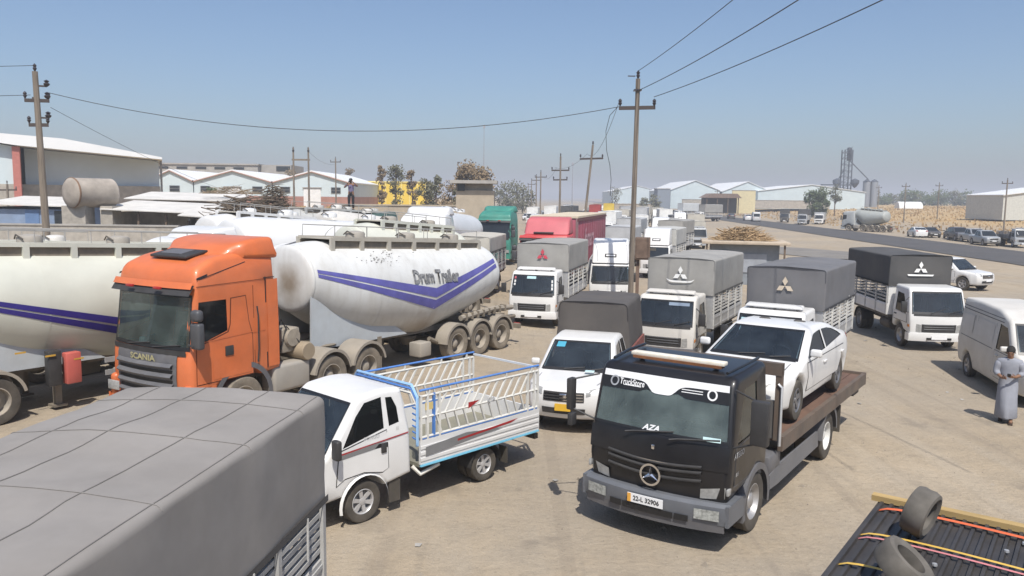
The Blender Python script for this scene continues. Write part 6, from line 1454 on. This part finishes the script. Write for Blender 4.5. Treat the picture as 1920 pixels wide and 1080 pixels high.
# rusty box on its post by the pole
T = thing('rusty_box', 'rust brown steel box on a short post right of the tall pole', 'box', (5.42, 33.3, 0), 80)
RU = mat('rust_box', (.17, .115, .085), .85, var=.3, scale=3)
b = MB(); b.box(0, 0, 2.95, .62, .5, .92); b.build('housing', RU, T, bev=.02); b = MB(); b.box(-.18, 0, 1.25, .14, .14, 2.5); b.build('post', RU, T); b = MB(); b.box(.42, -.05, 2.92, .26, .12, .1); b.build('latch', CHASSIS, T)
b = MB(); b.box(0, -.26, 2.95, .5, .03, .78); b.build('door', RU, T)
# ================================================================ vehicles in the yard
def tarpm(name, c, sc=1.4): return mat(name, c, .85, var=.12, scale=sc, dust=.16, bump=.5, bscale=2.2)
TG1 = tarpm('tarp_grey', (.30, .295, .28)); TG2 = tarpm('tarp_slate', (.125, .13, .145)); TG3 = tarpm('tarp_dark', (.045, .05, .058)); TBG = tarpm('tarp_beige', (.46, .435, .38)); TFG = tarpm('tarp_ash', (.245, .23, .218)); TBK = tarpm('tarp_black', (.055, .052, .054))
EMW = mat('emblem_white', (.82, .81, .78), .7, var=.1); EMC = mat('emblem_cream', (.62, .52, .40), .7, var=.1); EMR = mat('emblem_red', (.55, .06, .09), .7, var=.1)
W2 = mat('white_paint_b', (.76, .76, .75), .36, var=.06, scale=1.4, dust=.26)
STR = mat('sticker_red', (.45, .1, .12), .6); STW = mat('sticker_white', (.66, .66, .64), .6); STC = mat('sticker_cyan', (.42, .62, .66), .6); STB = mat('sticker_blue', (.22, .28, .36), .6)
def g2(x, y): return (x, y, gz(x, y))
# foreground truck seen from above its cover
A = light_truck('grey tarpaulin covered truck filling the lower left corner, slatted sides', g2(-3.72, 1.72), 262.4, TFG, None, None, tz=3.02, slats=7, slat_m=SLATG, drop_m=SLATG, group=None, slat_top=2.08, seams=(10, 13, 17, 20), rings=4, twr=.02)
recovery_truck(g2(2.09, 11.32), 234.6)
t = R(234.6); d = Vector((math.cos(t), math.sin(t))); r_ = Vector((d.y, -d.x)); p = Vector((2.09, 11.32))+d*(-2.52)+r_*(-.16)
SED, _ = car('white saloon car loaded on the black recovery truck', (p.x, p.y, 1.215), 234.6, 'sedan', WHITE, lod=0, name='saloon_car', cat='car', rims=mat('rim_dark', (.2, .2, .21), .35, metal=.5))
rack_pickup(g2(-3.59, 11.56), 226.6)
# covered pickup
HX, hs = car('white pickup with a tall dark tarpaulin over its bed and a yellow plate', g2(1.11, 16.5), 253.4, 'pickup', WHITE, lod=0, name='covered_pickup', cat='pickup', plate=mat('plate_yellow', (.75, .45, .04), .5))
tarp_obj(HX, -3.12, -5.5, .95, 1.18, 2.46, TBK, r=.12, seed=5, bows=3, ridge=.03, taper=.1)
for sg in (-1, 1):
    b = MB(); b.box(sg*.96, -4.3, 1.12, .05, 2.3, .5); b.build('bed_board', mat('oxide_red', (.20, .05, .045), .7, var=.2, dust=.15), HX)
hs.screen((-1.22, 1.14), (-1.92, 1.70), .90, .88, 'windscreen_sticker', mat('sticker_teal', (.05, .3, .42), .5), HX, off=.011, u0=.55, u1=.84, v0=.76, v1=.94, nu=2, nv=1)
b = MB(); b.box(-.35, -1.05, 1.19, .2, .12, .02); b.build('dashboard_paper', mat('paper_cyan', (.55, .74, .76)), HX)
# covered trucks in the middle
light_truck('grey covered truck with a small red diamond emblem, parked by the tank trailer', g2(.75, 30.2), 254.9, TG1, EMR, None, tz=3.12, slats=5, papers=3, paint=W2, stickers=[(.84, .93, .78, .9, STR), (.84, .92, .6, .72, STW), (.84, .92, .45, .56, STW), (-.12, .32, .80, .93, STC), (-.93, -.86, .62, .76, STW), (-.93, -.86, .44, .58, STW), (-.93, -.86, .26, .40, STW)])
light_truck('grey covered truck with white diamond emblem underlined by a white bow', g2(4.50, 23.5), 243.0, TG1, EMW, 'boat', tz=3.15, slats=7, paint=WHITED, papers=1, stickers=[(-.86, -.1, .80, .92, STB)], bump_m=PLASTICG)
light_truck('slate blue covered truck with cream diamond emblem behind the saloon', g2(6.60, 20.5), 237.4, TG2, EMC, None, tz=3.15, slats=7, papers=2, stickers=[(.62, .92, .42, .86, STC)])
light_truck('dark covered truck with white diamond emblem beside the white van', g2(14.32, 26.5), 265.1, TG3, EMW, 'bar', tz=3.12, slats=6, slat_m=SLATG, drop_m=W2, visor=False, papers=3)
light_truck('white truck with a tall roof fairing behind the yard pole', g2(4.35, 35.4), 262, None, fairing=True, lod=0, slats=5, paint=WHITE)
light_truck('beige covered truck with slatted sides behind the lettered tank trailer', g2(-2.35, 34.3), 261, TBG, None, lod=1, tz=2.75, slats=8, slat_m=SLATG)
light_truck('white truck with pale grey cover behind the rusty box', g2(8.9, 50), 250, tarpm('tarp_pale', (.44, .44, .42)), None, fairing=True, lod=1, tz=3.1, slats=5)
light_truck('long grey covered truck farther behind the pale one', g2(12.7, 66.5), 247, TG1, None, lod=1, tz=3.2, bed_len=5.2, slats=5)
FV = 'far lorries queued toward the road'
light_truck('silver covered truck right of the red trailer', g2(7.0, 55), 254, tarpm('tarp_silver', (.42, .43, .44)), None, lod=2, tz=3.0, slats=4, group=FV)
light_truck('pale covered truck behind the silver one', g2(9.6, 68), 254, tarpm('tarp_silver', (.42, .43, .44)), None, lod=2, tz=3.3, slats=4, group=FV)
light_truck('white fairing truck right of the pole farther back', g2(14.6, 80), 250, TG1, None, fairing=True, lod=2, tz=3.0, slats=4, group=FV)
light_truck('white roofed box truck beyond the red trailer', g2(10.5, 92), 255, mat('box_white', (.72, .72, .70), .6), None, lod=2, tz=3.5, bed_len=5.4, slats=3, group=FV)
light_truck('red covered truck in the far queue', g2(15.0, 148), 262, tarpm('tarp_red', (.34, .03, .03)), None, lod=2, tz=3.8, bed_len=6.5, slats=3, group=FV, paint=mat('red_cab', (.4, .03, .03), .4))
light_truck('yellow covered truck in the far queue', g2(19.0, 160), 262, tarpm('tarp_yellow', (.66, .47, .06)), None, lod=2, tz=4.0, bed_len=5.5, slats=3, group=FV)
light_truck('blue covered truck just above the red trailer roof', g2(10.6, 108), 258, tarpm('tarp_blue', (.07, .15, .55)), None, lod=2, tz=3.0, slats=3, group=FV)
light_truck('white covered truck near the far pole', g2(6.2, 138), 262, tarpm('tarp_white', (.7, .7, .68)), None, lod=2, tz=3.6, slats=3, group=FV)
light_truck('dark covered truck between the far poles', g2(5.4, 112), 262, TG2, None, lod=2, tz=2.6, slats=3, group=FV)
light_truck('white truck far left of the queue', g2(3.4, 150), 262, tarpm('tarp_white', (.7, .7, .68)), None, lod=2, tz=3.2, slats=3, group=FV)
# van and pickup at the right
car('white high roof panel van at the right edge beside the walking man', g2(13.2, 18.75), 257.2, 'van', WHITED, lod=0, name='panel_van', cat='van')
car('white pickup half hidden behind the dark covered truck', g2(27.0, 45.2), 296, 'pickup', WHITE, lod=0, name='white_pickup', cat='pickup')
# van under the strapped black load, bottom right
LV, _ = car('white van at the lower right under a strapped black roof load', g2(.99, 2.22), 233.5, 'van', WHITED, lod=1, name='loaded_van', cat='van')
T = thing('roof_load', 'black ribbed sheet strapped on a van roof with yellow planks and straps', 'roof load', (0, 0, 0), 233.5); T.location = LV.location+Vector((0, 0, 2.30))
BR = mat('ribbed_black', (.022, .022, .026), .5, var=.4, scale=3, dust=.12); b = MB()
b.box(0, -4.15, .0, 1.86, 2.05, .06); sh = b.build('sheet', BR, T)
for i in range(23):
    x = -.89+1.78*i/22; b = MB(); b.box(x, -4.15, .04, .04, 2.03, .03, None, .6, 1); b.build('rib', BR, sh)
WD = mat('plank_yellow', (.42, .29, .12), .8, var=.2, scale=3, stretch=(.5, 3, 3))
b = MB(); b.box(.0, -5.15, .07, 1.96, .09, .05); b.build('plank', WD, T); b = MB(); b.box(-.25, -5.26, .0, 1.5, .07, .06); b.build('plank', WD, T)
for y, m_, w_, tz_ in ((-4.93, mat('strap_orange', (.75, .15, .05), .6), .05, .075), (-4.28, mat('strap_yellow', (.66, .42, .08), .6), .035, .075), (-4.20, mat('strap_pink', (.6, .22, .22), .6), .03, .072), (-3.62, mat('strap_yellow', (.66, .42, .08)), .035, .075)):
    b = MB(); b.grid(lambda i, j: (-.98+1.96*i, y+.02*math.sin(i*7)+w_*(j-.5), tz_-.16*(abs(2*i-1)**14)), 24, 1); b.build('strap', m_, T)
for x, y in [(-.2, -4.85), (-.35, -4.8), (-.45, -4.9), (-.6, -4.78), (.3, -4.0), (.1, -3.8), (-.1, -4.6)]:
    b = MB(); b.lathe([(0, .07), (.018, .066), (.02, .05)], (x, y, 0), 'Z', 8); b.build('bolt', ALU, sh)
def loose_tyre(label, pos, rot):
    o = thing('worn_tyre', label, 'tyre', (0, 0, 0), 90, 'worn tyres on the van roof'); c = MB(); k = .30
    c.lathe([(.13, -.08), (.18, -.10), (.21, -.09), (.225, -.05), (.22, 0), (.225, .05), (.21, .09), (.18, .10), (.13, .08), (.125, 0), (.13, -.08)], n=28); c.build('tread', mat('tyre_worn', (.075, .072, .068), .9, var=.35, scale=5, dust=.22), o)
    c = MB(); c.lathe([(.142, -.06), (.138, 0), (.142, .06)], n=24); c.build('bead', RUBBER, o)
    o.location = pos; o.rotation_euler = rot; o.scale = (.88, .88, .88)
LW = LV.matrix_basis
def lvp(x, y, z): t = R(233.5); d = Vector((math.cos(t), math.sin(t))); q = Vector((d.y, -d.x)); P = Vector((.99, 2.22))+q*x+d*y; return (P.x, P.y, z)
TY1, TY2 = (3.27, 6.12, 2.555), (2.74, 5.30, 2.50)
loose_tyre('worn tyre standing on the strapped roof load against the plank', TY1, (R(6), R(14), R(-47)))
loose_tyre('worn tyre lying tilted on the strapped roof load near the frame bottom', TY2, (R(10), R(-52), R(-30)))
# lettered tank trailer behind the orange tractor
BLUE = mat('stripe_blue', (.085, .085, .34), .45, var=.2, scale=3, dust=.12)
NAVY = mat('stripe_navy', (.035, .025, .19), .4, var=.1)
def tank_paint():
    m = mat('tank_white', (.68, .69, .68), .42, var=.08, scale=.9, dust=.26, dcol=(.40, .34, .26)); t = m.node_tree; n = t.nodes; L = t.links.new
    bs = n['Principled BSDF']; src = bs.inputs['Base Color'].links[0].from_socket
    tc = n.new('ShaderNodeTexCoord'); out = src
    nz = n.new('ShaderNodeTexNoise'); nz.inputs['Scale'].default_value = 2.2; nz.inputs['Detail'].default_value = 7; L(tc.outputs['Object'], nz.inputs[0])
    for pos, sc, amt, col in (((-.15, 7.9, 2.75), (1.5, .8, 1.3), .85, (.22, .16, .10)), ((-1.0, 3.7, 1.15), (.5, .9, 1.4), .65, (.27, .19, .12)), ((-1.2, 5.4, 1.7), (.3, .28, 1.1), .32, (.34, .28, .2))):
        mp = n.new('ShaderNodeMapping'); mp.vector_type = 'POINT'; mp.inputs['Location'].default_value = [-p_*s_ for p_, s_ in zip(pos, sc)]; mp.inputs['Scale'].default_value = sc; L(tc.outputs['Object'], mp.inputs[0])
        ln = n.new('ShaderNodeVectorMath'); ln.operation = 'LENGTH'; L(mp.outputs[0], ln.inputs[0])
        ad = n.new('ShaderNodeMath'); ad.operation = 'MULTIPLY_ADD'; L(nz.outputs[0], ad.inputs[0]); ad.inputs[1].default_value = -.9; L(ln.outputs['Value'], ad.inputs[2])
        rp = n.new('ShaderNodeMapRange'); rp.inputs[1].default_value = .45; rp.inputs[2].default_value = -.35; rp.inputs[3].default_value = 0; rp.inputs[4].default_value = amt; L(ad.outputs[0], rp.inputs[0])
        mx = n.new('ShaderNodeMix'); mx.data_type = 'RGBA'; L(rp.outputs[0], mx.inputs[0]); L(out, mx.inputs[6]); mx.inputs[7].default_value = (*col, 1); out = mx.outputs[2]
    mp = n.new('ShaderNodeMapping'); mp.inputs['Scale'].default_value = (3.2, 3.2, .35); L(tc.outputs['Object'], mp.inputs[0])
    sn = n.new('ShaderNodeTexNoise'); sn.inputs['Scale'].default_value = 1.6; sn.inputs['Detail'].default_value = 7; L(mp.outputs[0], sn.inputs[0])
    rp = n.new('ShaderNodeMapRange'); rp.inputs[1].default_value = .48; rp.inputs[2].default_value = .75; rp.inputs[4].default_value = .26; L(sn.outputs[0], rp.inputs[0])
    mx = n.new('ShaderNodeMix'); mx.data_type = 'RGBA'; L(rp.outputs[0], mx.inputs[0]); L(out, mx.inputs[6]); mx.inputs[7].default_value = (.36, .33, .28, 1); out = mx.outputs[2]
    L(out, bs.inputs['Base Color']); return m
OT = tractor('orange tractor unit with roof spoiler and dark grille', g2(-7.62, 16.42), 239.7, ORANGE, gtext='SCANIA', group=None, mirrors=(-1,)); OT.scale = (1.06, 1.05, 1.03)
TT = tank_trailer('dirty white tank trailer with blue chevron stripes and faded lettering', (-1.34, 26.78, 0), 235.6, tank_paint(), BLUE, True, group=None, rail_m=mat('deck_dusty', (.42, .40, .35), .85, var=.15, dust=.4))
# dusty stain on the front dish and a scuffed patch
b = MB(); rn = random.Random(5)
for i in range(60):
    t_, z_ = 5.2+rn.gauss(0, .35), 3.3+rn.gauss(0, .08); s_ = rn.uniform(.01, .05); zc_ = (1.1+3.7)/2; x_ = 1.24*math.sqrt(max(0, 1-((z_-2.38)/1.36)**2))+.012
    b.add([(-x_, t_-s_, z_), (-x_, t_+s_*.6, z_-s_*.4), (-x_+.0, t_+s_, z_+s_*.3)], [(0, 1, 2)])
b.build('paint_scuffs', mat('scuff', (.15, .14, .13), .9), TT, smooth=0)
LN = lambda k, t: (-1.34+k*3.4*-.825+t*-.565, 26.78+k*3.4*.565+t*-.825)
def rig(k, t, label_t, label_k, paint, tank, lod, front=7.75, th=235.6, tractor_on=True, **kw):
    """tractor with its front at lane position t, tank trailer coupled behind"""
    x, y = LN(k, t)
    if tractor_on: tractor(label_t, g2(x, y), th, paint, lod=lod, **kw)
    x, y = LN(k, t-2.9-front); return tank_trailer(label_k, g2(x, y), 235.6, tank, lod=lod, front=front, walkway=k != 2)
# cream trailer at the left edge and its tractor
x, y = LN(1, 19.1); tractor('white tractor unit cut off by the left edge, drive wheels showing', g2(x, y), 235.6, WHITED, lod=1, tm=RUBBER)
x, y = LN(1, 7.0); FT = tank_trailer('cream tank trailer with navy stripes at the left edge', g2(x, y), 235.6, CREAM, NAVY, lod=0, spath=([(7.6, 2.92), (3.36, 1.87), (.25, 2.8)], [(7.6, 2.74), (3.36, 1.42), (.25, 2.5)]))
b = MB(); b.box(-1.12, 5.15, 1.0, .22, .34, .72); b.build('extinguisher_box', mat('box_red', (.50, .10, .08), .5, var=.1, dust=.12), FT, bev=.03)
b = MB(); b.box(-1.1, 5.55, 1.05, .2, .3, .8); b.build('battery_box', PLASTIC, FT, bev=.03)
for z in (.75, 1.05):
    b = MB(); b.box(-1.16, 3.6, z, .04, 1.6, .12); b.build('side_guard', ALU, FT)
for i in range(4):
    b = MB(); t_ = 6.9-.62*i; b.box(-1.225, t_, 2.3-.16*i-.62, .02, .22, .035); b.build('amber_marker', mat('marker_amber', (.55, .32, .05), .5), FT)
x, y = LN(2, 9.0); tank_trailer('white tank trailer with railed top, second row from the cream one', g2(x, y), 235.6, WHITED, lod=1)
rig(2, 7.4, 'white tractor roof between the railed tank and the big white tank', 'big white tank trailer behind the orange tractor roof', WHITE, WHITE, 1, th=237)
rig(1, 5.2, 'white tractor with dark roof hatch just behind the orange one', 'cream tank behind the white tractor with roof hatch', WHITE, CREAM, 0, front=5.2, spoiler=False, top=3.5)
x, y = LN(3, -2.2); tank_trailer('white tank with dark walkway behind the big white one', g2(x, y), 235.6, WHITE, lod=1, front=5.2)
x, y = LN(4, -10); tank_trailer('short white tank left of the frontal white tractor', g2(x, y), 235.6, WHITED, lod=2, front=4.2, walkway=False)
x, y = LN(5, -14); MT = tank_trailer('grey tank trailer carrying the standing man', g2(x, y), 235.6, mat('tank_grey', (.45, .46, .45), .5, dust=.3), lod=1)
tractor('white tractor seen from the front with roof lamps', g2(-4.5, 39.2), 262, WHITE, lod=1, visor_m=WHITE, top=3.75)
tank_trailer('white tank with rounded end left of the green lorry', g2(-3.0, 49.9), 262, WHITE, lod=1, walkway=False)
DGR = mat('dark_green_paint', (.02, .07, .06), .45, var=.15, dust=.15)
tractor('dark green tractor right of the standing man', g2(-8.6, 45.2), 250, DGR, lod=1, spoiler=False, top=3.6)
TEAL = mat('teal_paint', (.02, .22, .17), .4, var=.15, dust=.15)
tractor('bright teal tractor left of the red trailer', g2(-1.35, 56), 256, TEAL, lod=1, top=3.7)
# red tractor and faded red box trailer
RED = mat('red_paint', (.52, .035, .04), .4, var=.1, dust=.1); PINK = mat('faded_red', (.50, .11, .13), .6, var=.12, scale=.8, dust=.12); CRIM = mat('trailer_crimson', (.33, .06, .10), .55, var=.12, scale=.6, dust=.12)
KT = tractor('red tractor with a sun-faded pink roof fairing', g2(1.45, 38.9), 257, RED, lod=1, spoiler=False, top=3.2, group=None, low=RED)
fp = fillet([(-.75, 3.15), (-1.5, 3.9, .25), (-2.35, 4.0, .1), (-2.4, 3.12)]); Shell(fp, 1.15, lambda y, z: 1.15-.06*sm(3.2, 4, z), .12, fb=.3, fl=.8).shell('roof_fairing', PINK, KT)
b = MB(); b.box(.1, -.95, 3.22, 1.0, .5, .08); b.build('roof_hatch', PLASTIC, KT, bev=.03)
t = R(257); d = Vector((math.cos(t), math.sin(t))); p = Vector((1.45, 38.9))-d*3.0
BT = thing('box_trailer', 'faded crimson curtain side trailer with white script lettering', 'trailer', (p.x, p.y, gz(p.x, p.y)), 257)
b = MB(); b.box(0, -6.6, 2.6, 2.5, 13.0, 2.7); b.build('curtain_body', CRIM, BT, bev=.03)
b = MB(); b.box(0, -6.6, 4.0, 2.56, 13.1, .1); b.build('roof', mat('roof_tan', (.60, .51, .38), .8, var=.08, scale=.6), BT)
for sg in (-1, 1):
    b = MB(); b.box(sg*1.27, -6.6, 3.85, .05, 13.1, .12); b.build('top_rail', mat('rail_red_dark', (.14, .04, .04), .6), BT)
    b = MB(); b.box(sg*1.22, -.12, 2.6, .12, .12, 2.72); b.build('corner_post', mat('post_grey_red', (.24, .16, .16), .6), BT)
    for i in range(12):
        b = MB(); b.box(sg*1.265, -.9-i*1.04, 2.6, .012, .05, 2.55); b.build('curtain_strap', CRIM, BT)
text('femars', 1.5, 'side_lettering', mat('script_pink', (.55, .32, .36), .7), BT, lambda x, y: (-1.285, -4.6-x, 2.75+y), .03, 1.0, .2)
chassis_rails(BT, -.5, -13, 1.05, CHASSISD, .5)
for ya in (-9.2, -10.5, -11.8):
    for sg in (-1, 1): wheel(BT, sg*1.05, ya, .52, .36, sg, 'drive', RUBBERD, STEELD)
# across the road
RG = 'vehicles parked across the road'
SIL = mat('silver_paint', (.42, .44, .46), .35, metal=.3, var=.08, dust=.2); DKP = mat('charcoal_paint', (.035, .037, .042), .3, var=.2, dust=.2); BLU = mat('navy_paint', (.03, .035, .055), .3, dust=.2)
def pk(px_, D, th, style, paint, label, name='parked_car', cat='car', dx=0):
    x = (px_-960)/1500*D+dx; return car(label, g2(x, D), th, style, paint, RG, 2, name, cat)
pk(1708, 118, 78, 'sedan', WHITE, 'white saloon parked alone beyond the road')
pk(1752, 113, 262, 'sedan', DKP, 'charcoal saloon, left one of the dark cars beyond the road')
pk(1776, 113, 75, 'hatch', mat('grey_paint', (.16, .17, .18), .35, dust=.25), 'grey hatchback between two dark cars beyond the road')
pk(1806, 104, 258, 'suv', BLU, 'navy off-roader, right one of the dark cars beyond the road')
pk(1842, 99, 265, 'pickup', SIL, 'silver pickup facing the road next to the navy off-roader', 'parked_pickup', 'pickup')
pk(1862, 93, 262, 'pickup', SIL, 'silver pickup nearest the right edge beyond the road', 'parked_pickup', 'pickup')
light_truck('grey flatbed truck cut by the right edge beyond the road', g2(57.5, 90), 255, None, None, lod=2, slats=3, paint=SIL, slat_top=1.75, group=RG, slat_m=PLASTICG, drop_m=PLASTICG)
pk(1396, 200, 80, 'sedan', WHITE, 'white saloon on the road past the covered trucks'); pk(1412, 192, 78, 'van', WHITE, 'white van on the road past the covered trucks', 'parked_van', 'van')
pk(1366, 215, 80, 'sedan', DKP, 'dark saloon by the concrete mixer cab')
light_truck('small dark truck on the verge left of the long truck', g2(62.2, 184), 250, TG3, None, lod=2, tz=2.9, slats=3, paint=DKP, bed_len=3.4, group=RG)
light_truck('dark covered long truck with silver trailer on the far verge', g2(60.5, 168), 245, TG3, None, lod=2, tz=3.2, slats=3, paint=SIL, bed_len=6.2, group=RG)
T = light_truck('open stake truck behind the dark long truck', g2(65.5, 172), 245, None, None, lod=2, slats=5, slat_top=2.6, slat_m=SLATG, paint=W2, group=RG)
light_truck('light box truck parked left of the road', g2(41.0, 203), 212, mat('box_silver', (.5, .52, .53), .6), None, bed_len=5.5, lod=2, tz=4.0, slats=3, group=RG); light_truck('grey covered truck parked left of the road', g2(42.0, 184), 212, TG1, None, bed_len=5.5, lod=2, tz=3.9, slats=3, group=RG)
light_truck('white mixer cab beside the brown roofed hut', g2(52.6, 226), 262, None, None, fairing=True, lod=2, slats=3, paint=WHITE, group=RG)
pk(1225, 290, 85, 'sedan', WHITE, 'tiny white car far down the road', dx=0); pk(1330, 98, 85, 'suv', WHITE, 'white off-roader left of the kiosk', dx=-9.5); pk(1318, 100, 85, 'sedan', DKP, 'dark saloon in the yard behind the grey truck', dx=-6)
for i, (px_, D, st, m_, lb) in enumerate([(1000, 130, 'van', WHITE, 'white minibus left in the far queue'), (1010, 105, 'hatch', mat('green_paint', (.03, .16, .1), .4), 'green car just above the red trailer'), (1040, 118, 'sedan', DKP, 'dark car in the far queue'), (1060, 110, 'sedan', SIL, 'silver car in the far queue'), (1078, 122, 'suv', DKP, 'dark off-roader in the far queue by the leaning pole'), (1164, 100, 'sedan', WHITE, 'white saloon behind the tall pole'), (1205, 120, 'sedan', WHITE, 'white saloon right of the tall pole'), (1022, 170, 'van', SIL, 'silver minibus far back'), (985, 175, 'sedan', WHITE, 'white car beside the tan wall')]):
    x = (px_-960)/1500*D; car(lb, g2(x, D), 262+i*3 % 11, st, m_, 'far cars queued toward the road', 2, 'queued_car', 'car')
# the rest of the queue toward the road: vehicles nose to tail in loose lanes
TAK = [(o.location.x, o.location.y) for o in bpy.data.objects if o.parent is None and o.get('category') in ('truck', 'car', 'pickup', 'van', 'trailer', 'tank trailer', 'kiosk')]
rn = random.Random(17); cnt = 0
COLS = [('white', WHITE), ('white', W2), ('silver', SIL), ('charcoal', DKP), ('pale', WHITED), ('navy', BLU)]
DS = [62, 69, 76, 83, 90, 97, 104, 112, 120, 128, 137, 147, 158, 170, 184, 200, 220]
for D in DS:
    for ln in range(7):
        X = 6.5+ln*3.0+.05*(D-76)+rn.uniform(-.6, .6); Y = D+rn.uniform(-2, 2)
        if any(abs(X-a) < 3.0 and -7.5 < Y-b_ < 8.5 for a, b_ in TAK) or rn.random() < .06 or X/Y > .25 or X > road_x(Y)-7: continue
        TAK.append((X, Y)); cnt += 1; cn, cm = rn.choice(COLS); row = ['front', 'second', 'third', 'fourth', 'fifth', 'sixth', 'seventh', 'eighth', 'ninth', 'tenth', 'eleventh', 'twelfth', 'thirteenth', 'fourteenth', 'fifteenth', 'sixteenth', 'last'][DS.index(D)]
        place = ['leftmost', 'left', 'left of middle', 'middle', 'right of middle', 'right', 'rightmost'][ln]
        if rn.random() < .5:
            tm_, tn = rn.choice([(TG1, 'grey'), (TG2, 'slate'), (TG3, 'dark'), (MATS['tarp_silver'], 'silver'), (MATS['tarp_white'], 'white'), (TBG, 'beige')])
            light_truck(cn+' cab truck with '+tn+' cover, '+place+' lane of the '+row+' far queue row', g2(X, Y), rn.uniform(250, 268), tm_, None, lod=2, tz=rn.uniform(2.7, 3.6), slats=3, bed_len=rn.uniform(3.4, 5), paint=cm, fairing=rn.random() < .3, group='far queue of lorries and cars')
        else:
            st_ = rn.choice(['sedan', 'suv', 'pickup', 'van', 'hatch']); car(cn+' '+dict(sedan='saloon', suv='off-roader', pickup='pickup', van='van', hatch='hatchback')[st_]+', '+place+' lane of the '+row+' far queue row', g2(X, Y), rn.uniform(250, 275), st_, cm, 'far queue of lorries and cars', 2, 'queued_car', 'car' if st_ != 'van' else 'van')
# grey powder lorry across the road (rigid tanker)
tractor('grey tanker lorry cab parked across the road', g2(57.2, 138.2), 126, mat('lorry_grey', (.42, .45, .46), .5, dust=.3), lod=1, group=RG, spoiler=False, top=3.4)
tank_trailer('grey tank with pale rounded end parked across the road', g2(61.6, 132.2), 126, mat('tank_grey_green', (.36, .39, .38), .5, dust=.3), lod=1, group=RG, front=5.2)

# ================================================================ people
PW = dict(pelvis=(0, 0, .95), waist=(0, .01, 1.10), chest=(0, .02, 1.34), neck=(0, .03, 1.50), head0=(0, .06, 1.555), head1=(0, .075, 1.625), head2=(0, .07, 1.69), face=Vector((0, .9, -.43)).normalized(),
          shL=(-.19, .02, 1.42), elL=(-.26, .02, 1.14), wrL=(-.12, .24, 1.10), haL=(-.06, .30, 1.11), shR=(.19, .02, 1.42), elR=(.26, .04, 1.14), wrR=(.13, .25, 1.06), haR=(.07, .31, 1.08),
          hipL=(-.10, 0, .90), knL=(-.10, .10, .50), anL=(-.10, .14, .09), toL=(-.10, .26, .04), hipR=(.10, 0, .90), knR=(.10, .06, .50), anR=(.10, -.16, .12), toR=(.10, -.04, .05), phone=(0, .35, 1.15), palmL=(0, .3, .9), palmR=(0, .3, .9))
person('person', 'man in a long grey robe walking while looking at a phone', g2(11.39, 17.97), 238, 1.76, PW, walker_clothes)
PS = dict(pelvis=(0, 0, .95), waist=(0, 0, 1.10), chest=(0, 0, 1.34), neck=(0, .01, 1.50), head0=(0, .03, 1.56), head1=(0, .04, 1.635), head2=(0, .03, 1.70), face=Vector((0, 1, -.08)).normalized(),
          shL=(-.2, 0, 1.42), elL=(-.40, .16, 1.32), wrL=(-.20, .28, 1.52), haL=(-.13, .28, 1.58), shR=(.2, 0, 1.42), elR=(.34, .18, 1.24), wrR=(.16, .30, 1.42), haR=(.10, .30, 1.50),
          hipL=(-.10, 0, .90), knL=(-.11, .02, .50), anL=(-.12, 0, .09), toL=(-.13, .12, .04), hipR=(.10, 0, .90), knR=(.11, .02, .50), anR=(.12, 0, .09), toR=(.13, .12, .04), phone=(0, .32, 1.58), palmL=(0, .9, .3), palmR=(0, .9, .3))
x, y = LN(5, -14+3.0); person('person', 'man in a violet shirt standing on a tank filming with a phone', (x, y, gz(*LN(5, -14))+3.72), 270, 1.78, PS, onlooker_clothes)

# ================================================================ dusty air
b = MB(); b.box(0, 3000, 23, 7000, 6200, 52); hz = b.build('haze', None, smooth=0)
m = bpy.data.materials.new('dusty_air'); m.use_nodes = True; n = m.node_tree.nodes; n.remove(n['Principled BSDF'])
pv = n.new('ShaderNodeVolumePrincipled'); pv.inputs['Color'].default_value = (.93, .945, 1, 1); pv.inputs['Density'].default_value = HAZE; pv.inputs['Anisotropy'].default_value = 0
m.node_tree.links.new(pv.outputs[0], n['Material Output'].inputs['Volume']); hz.data.materials.append(m); tag(hz, 'pale dusty haze over the plain', 'haze', kind='stuff')
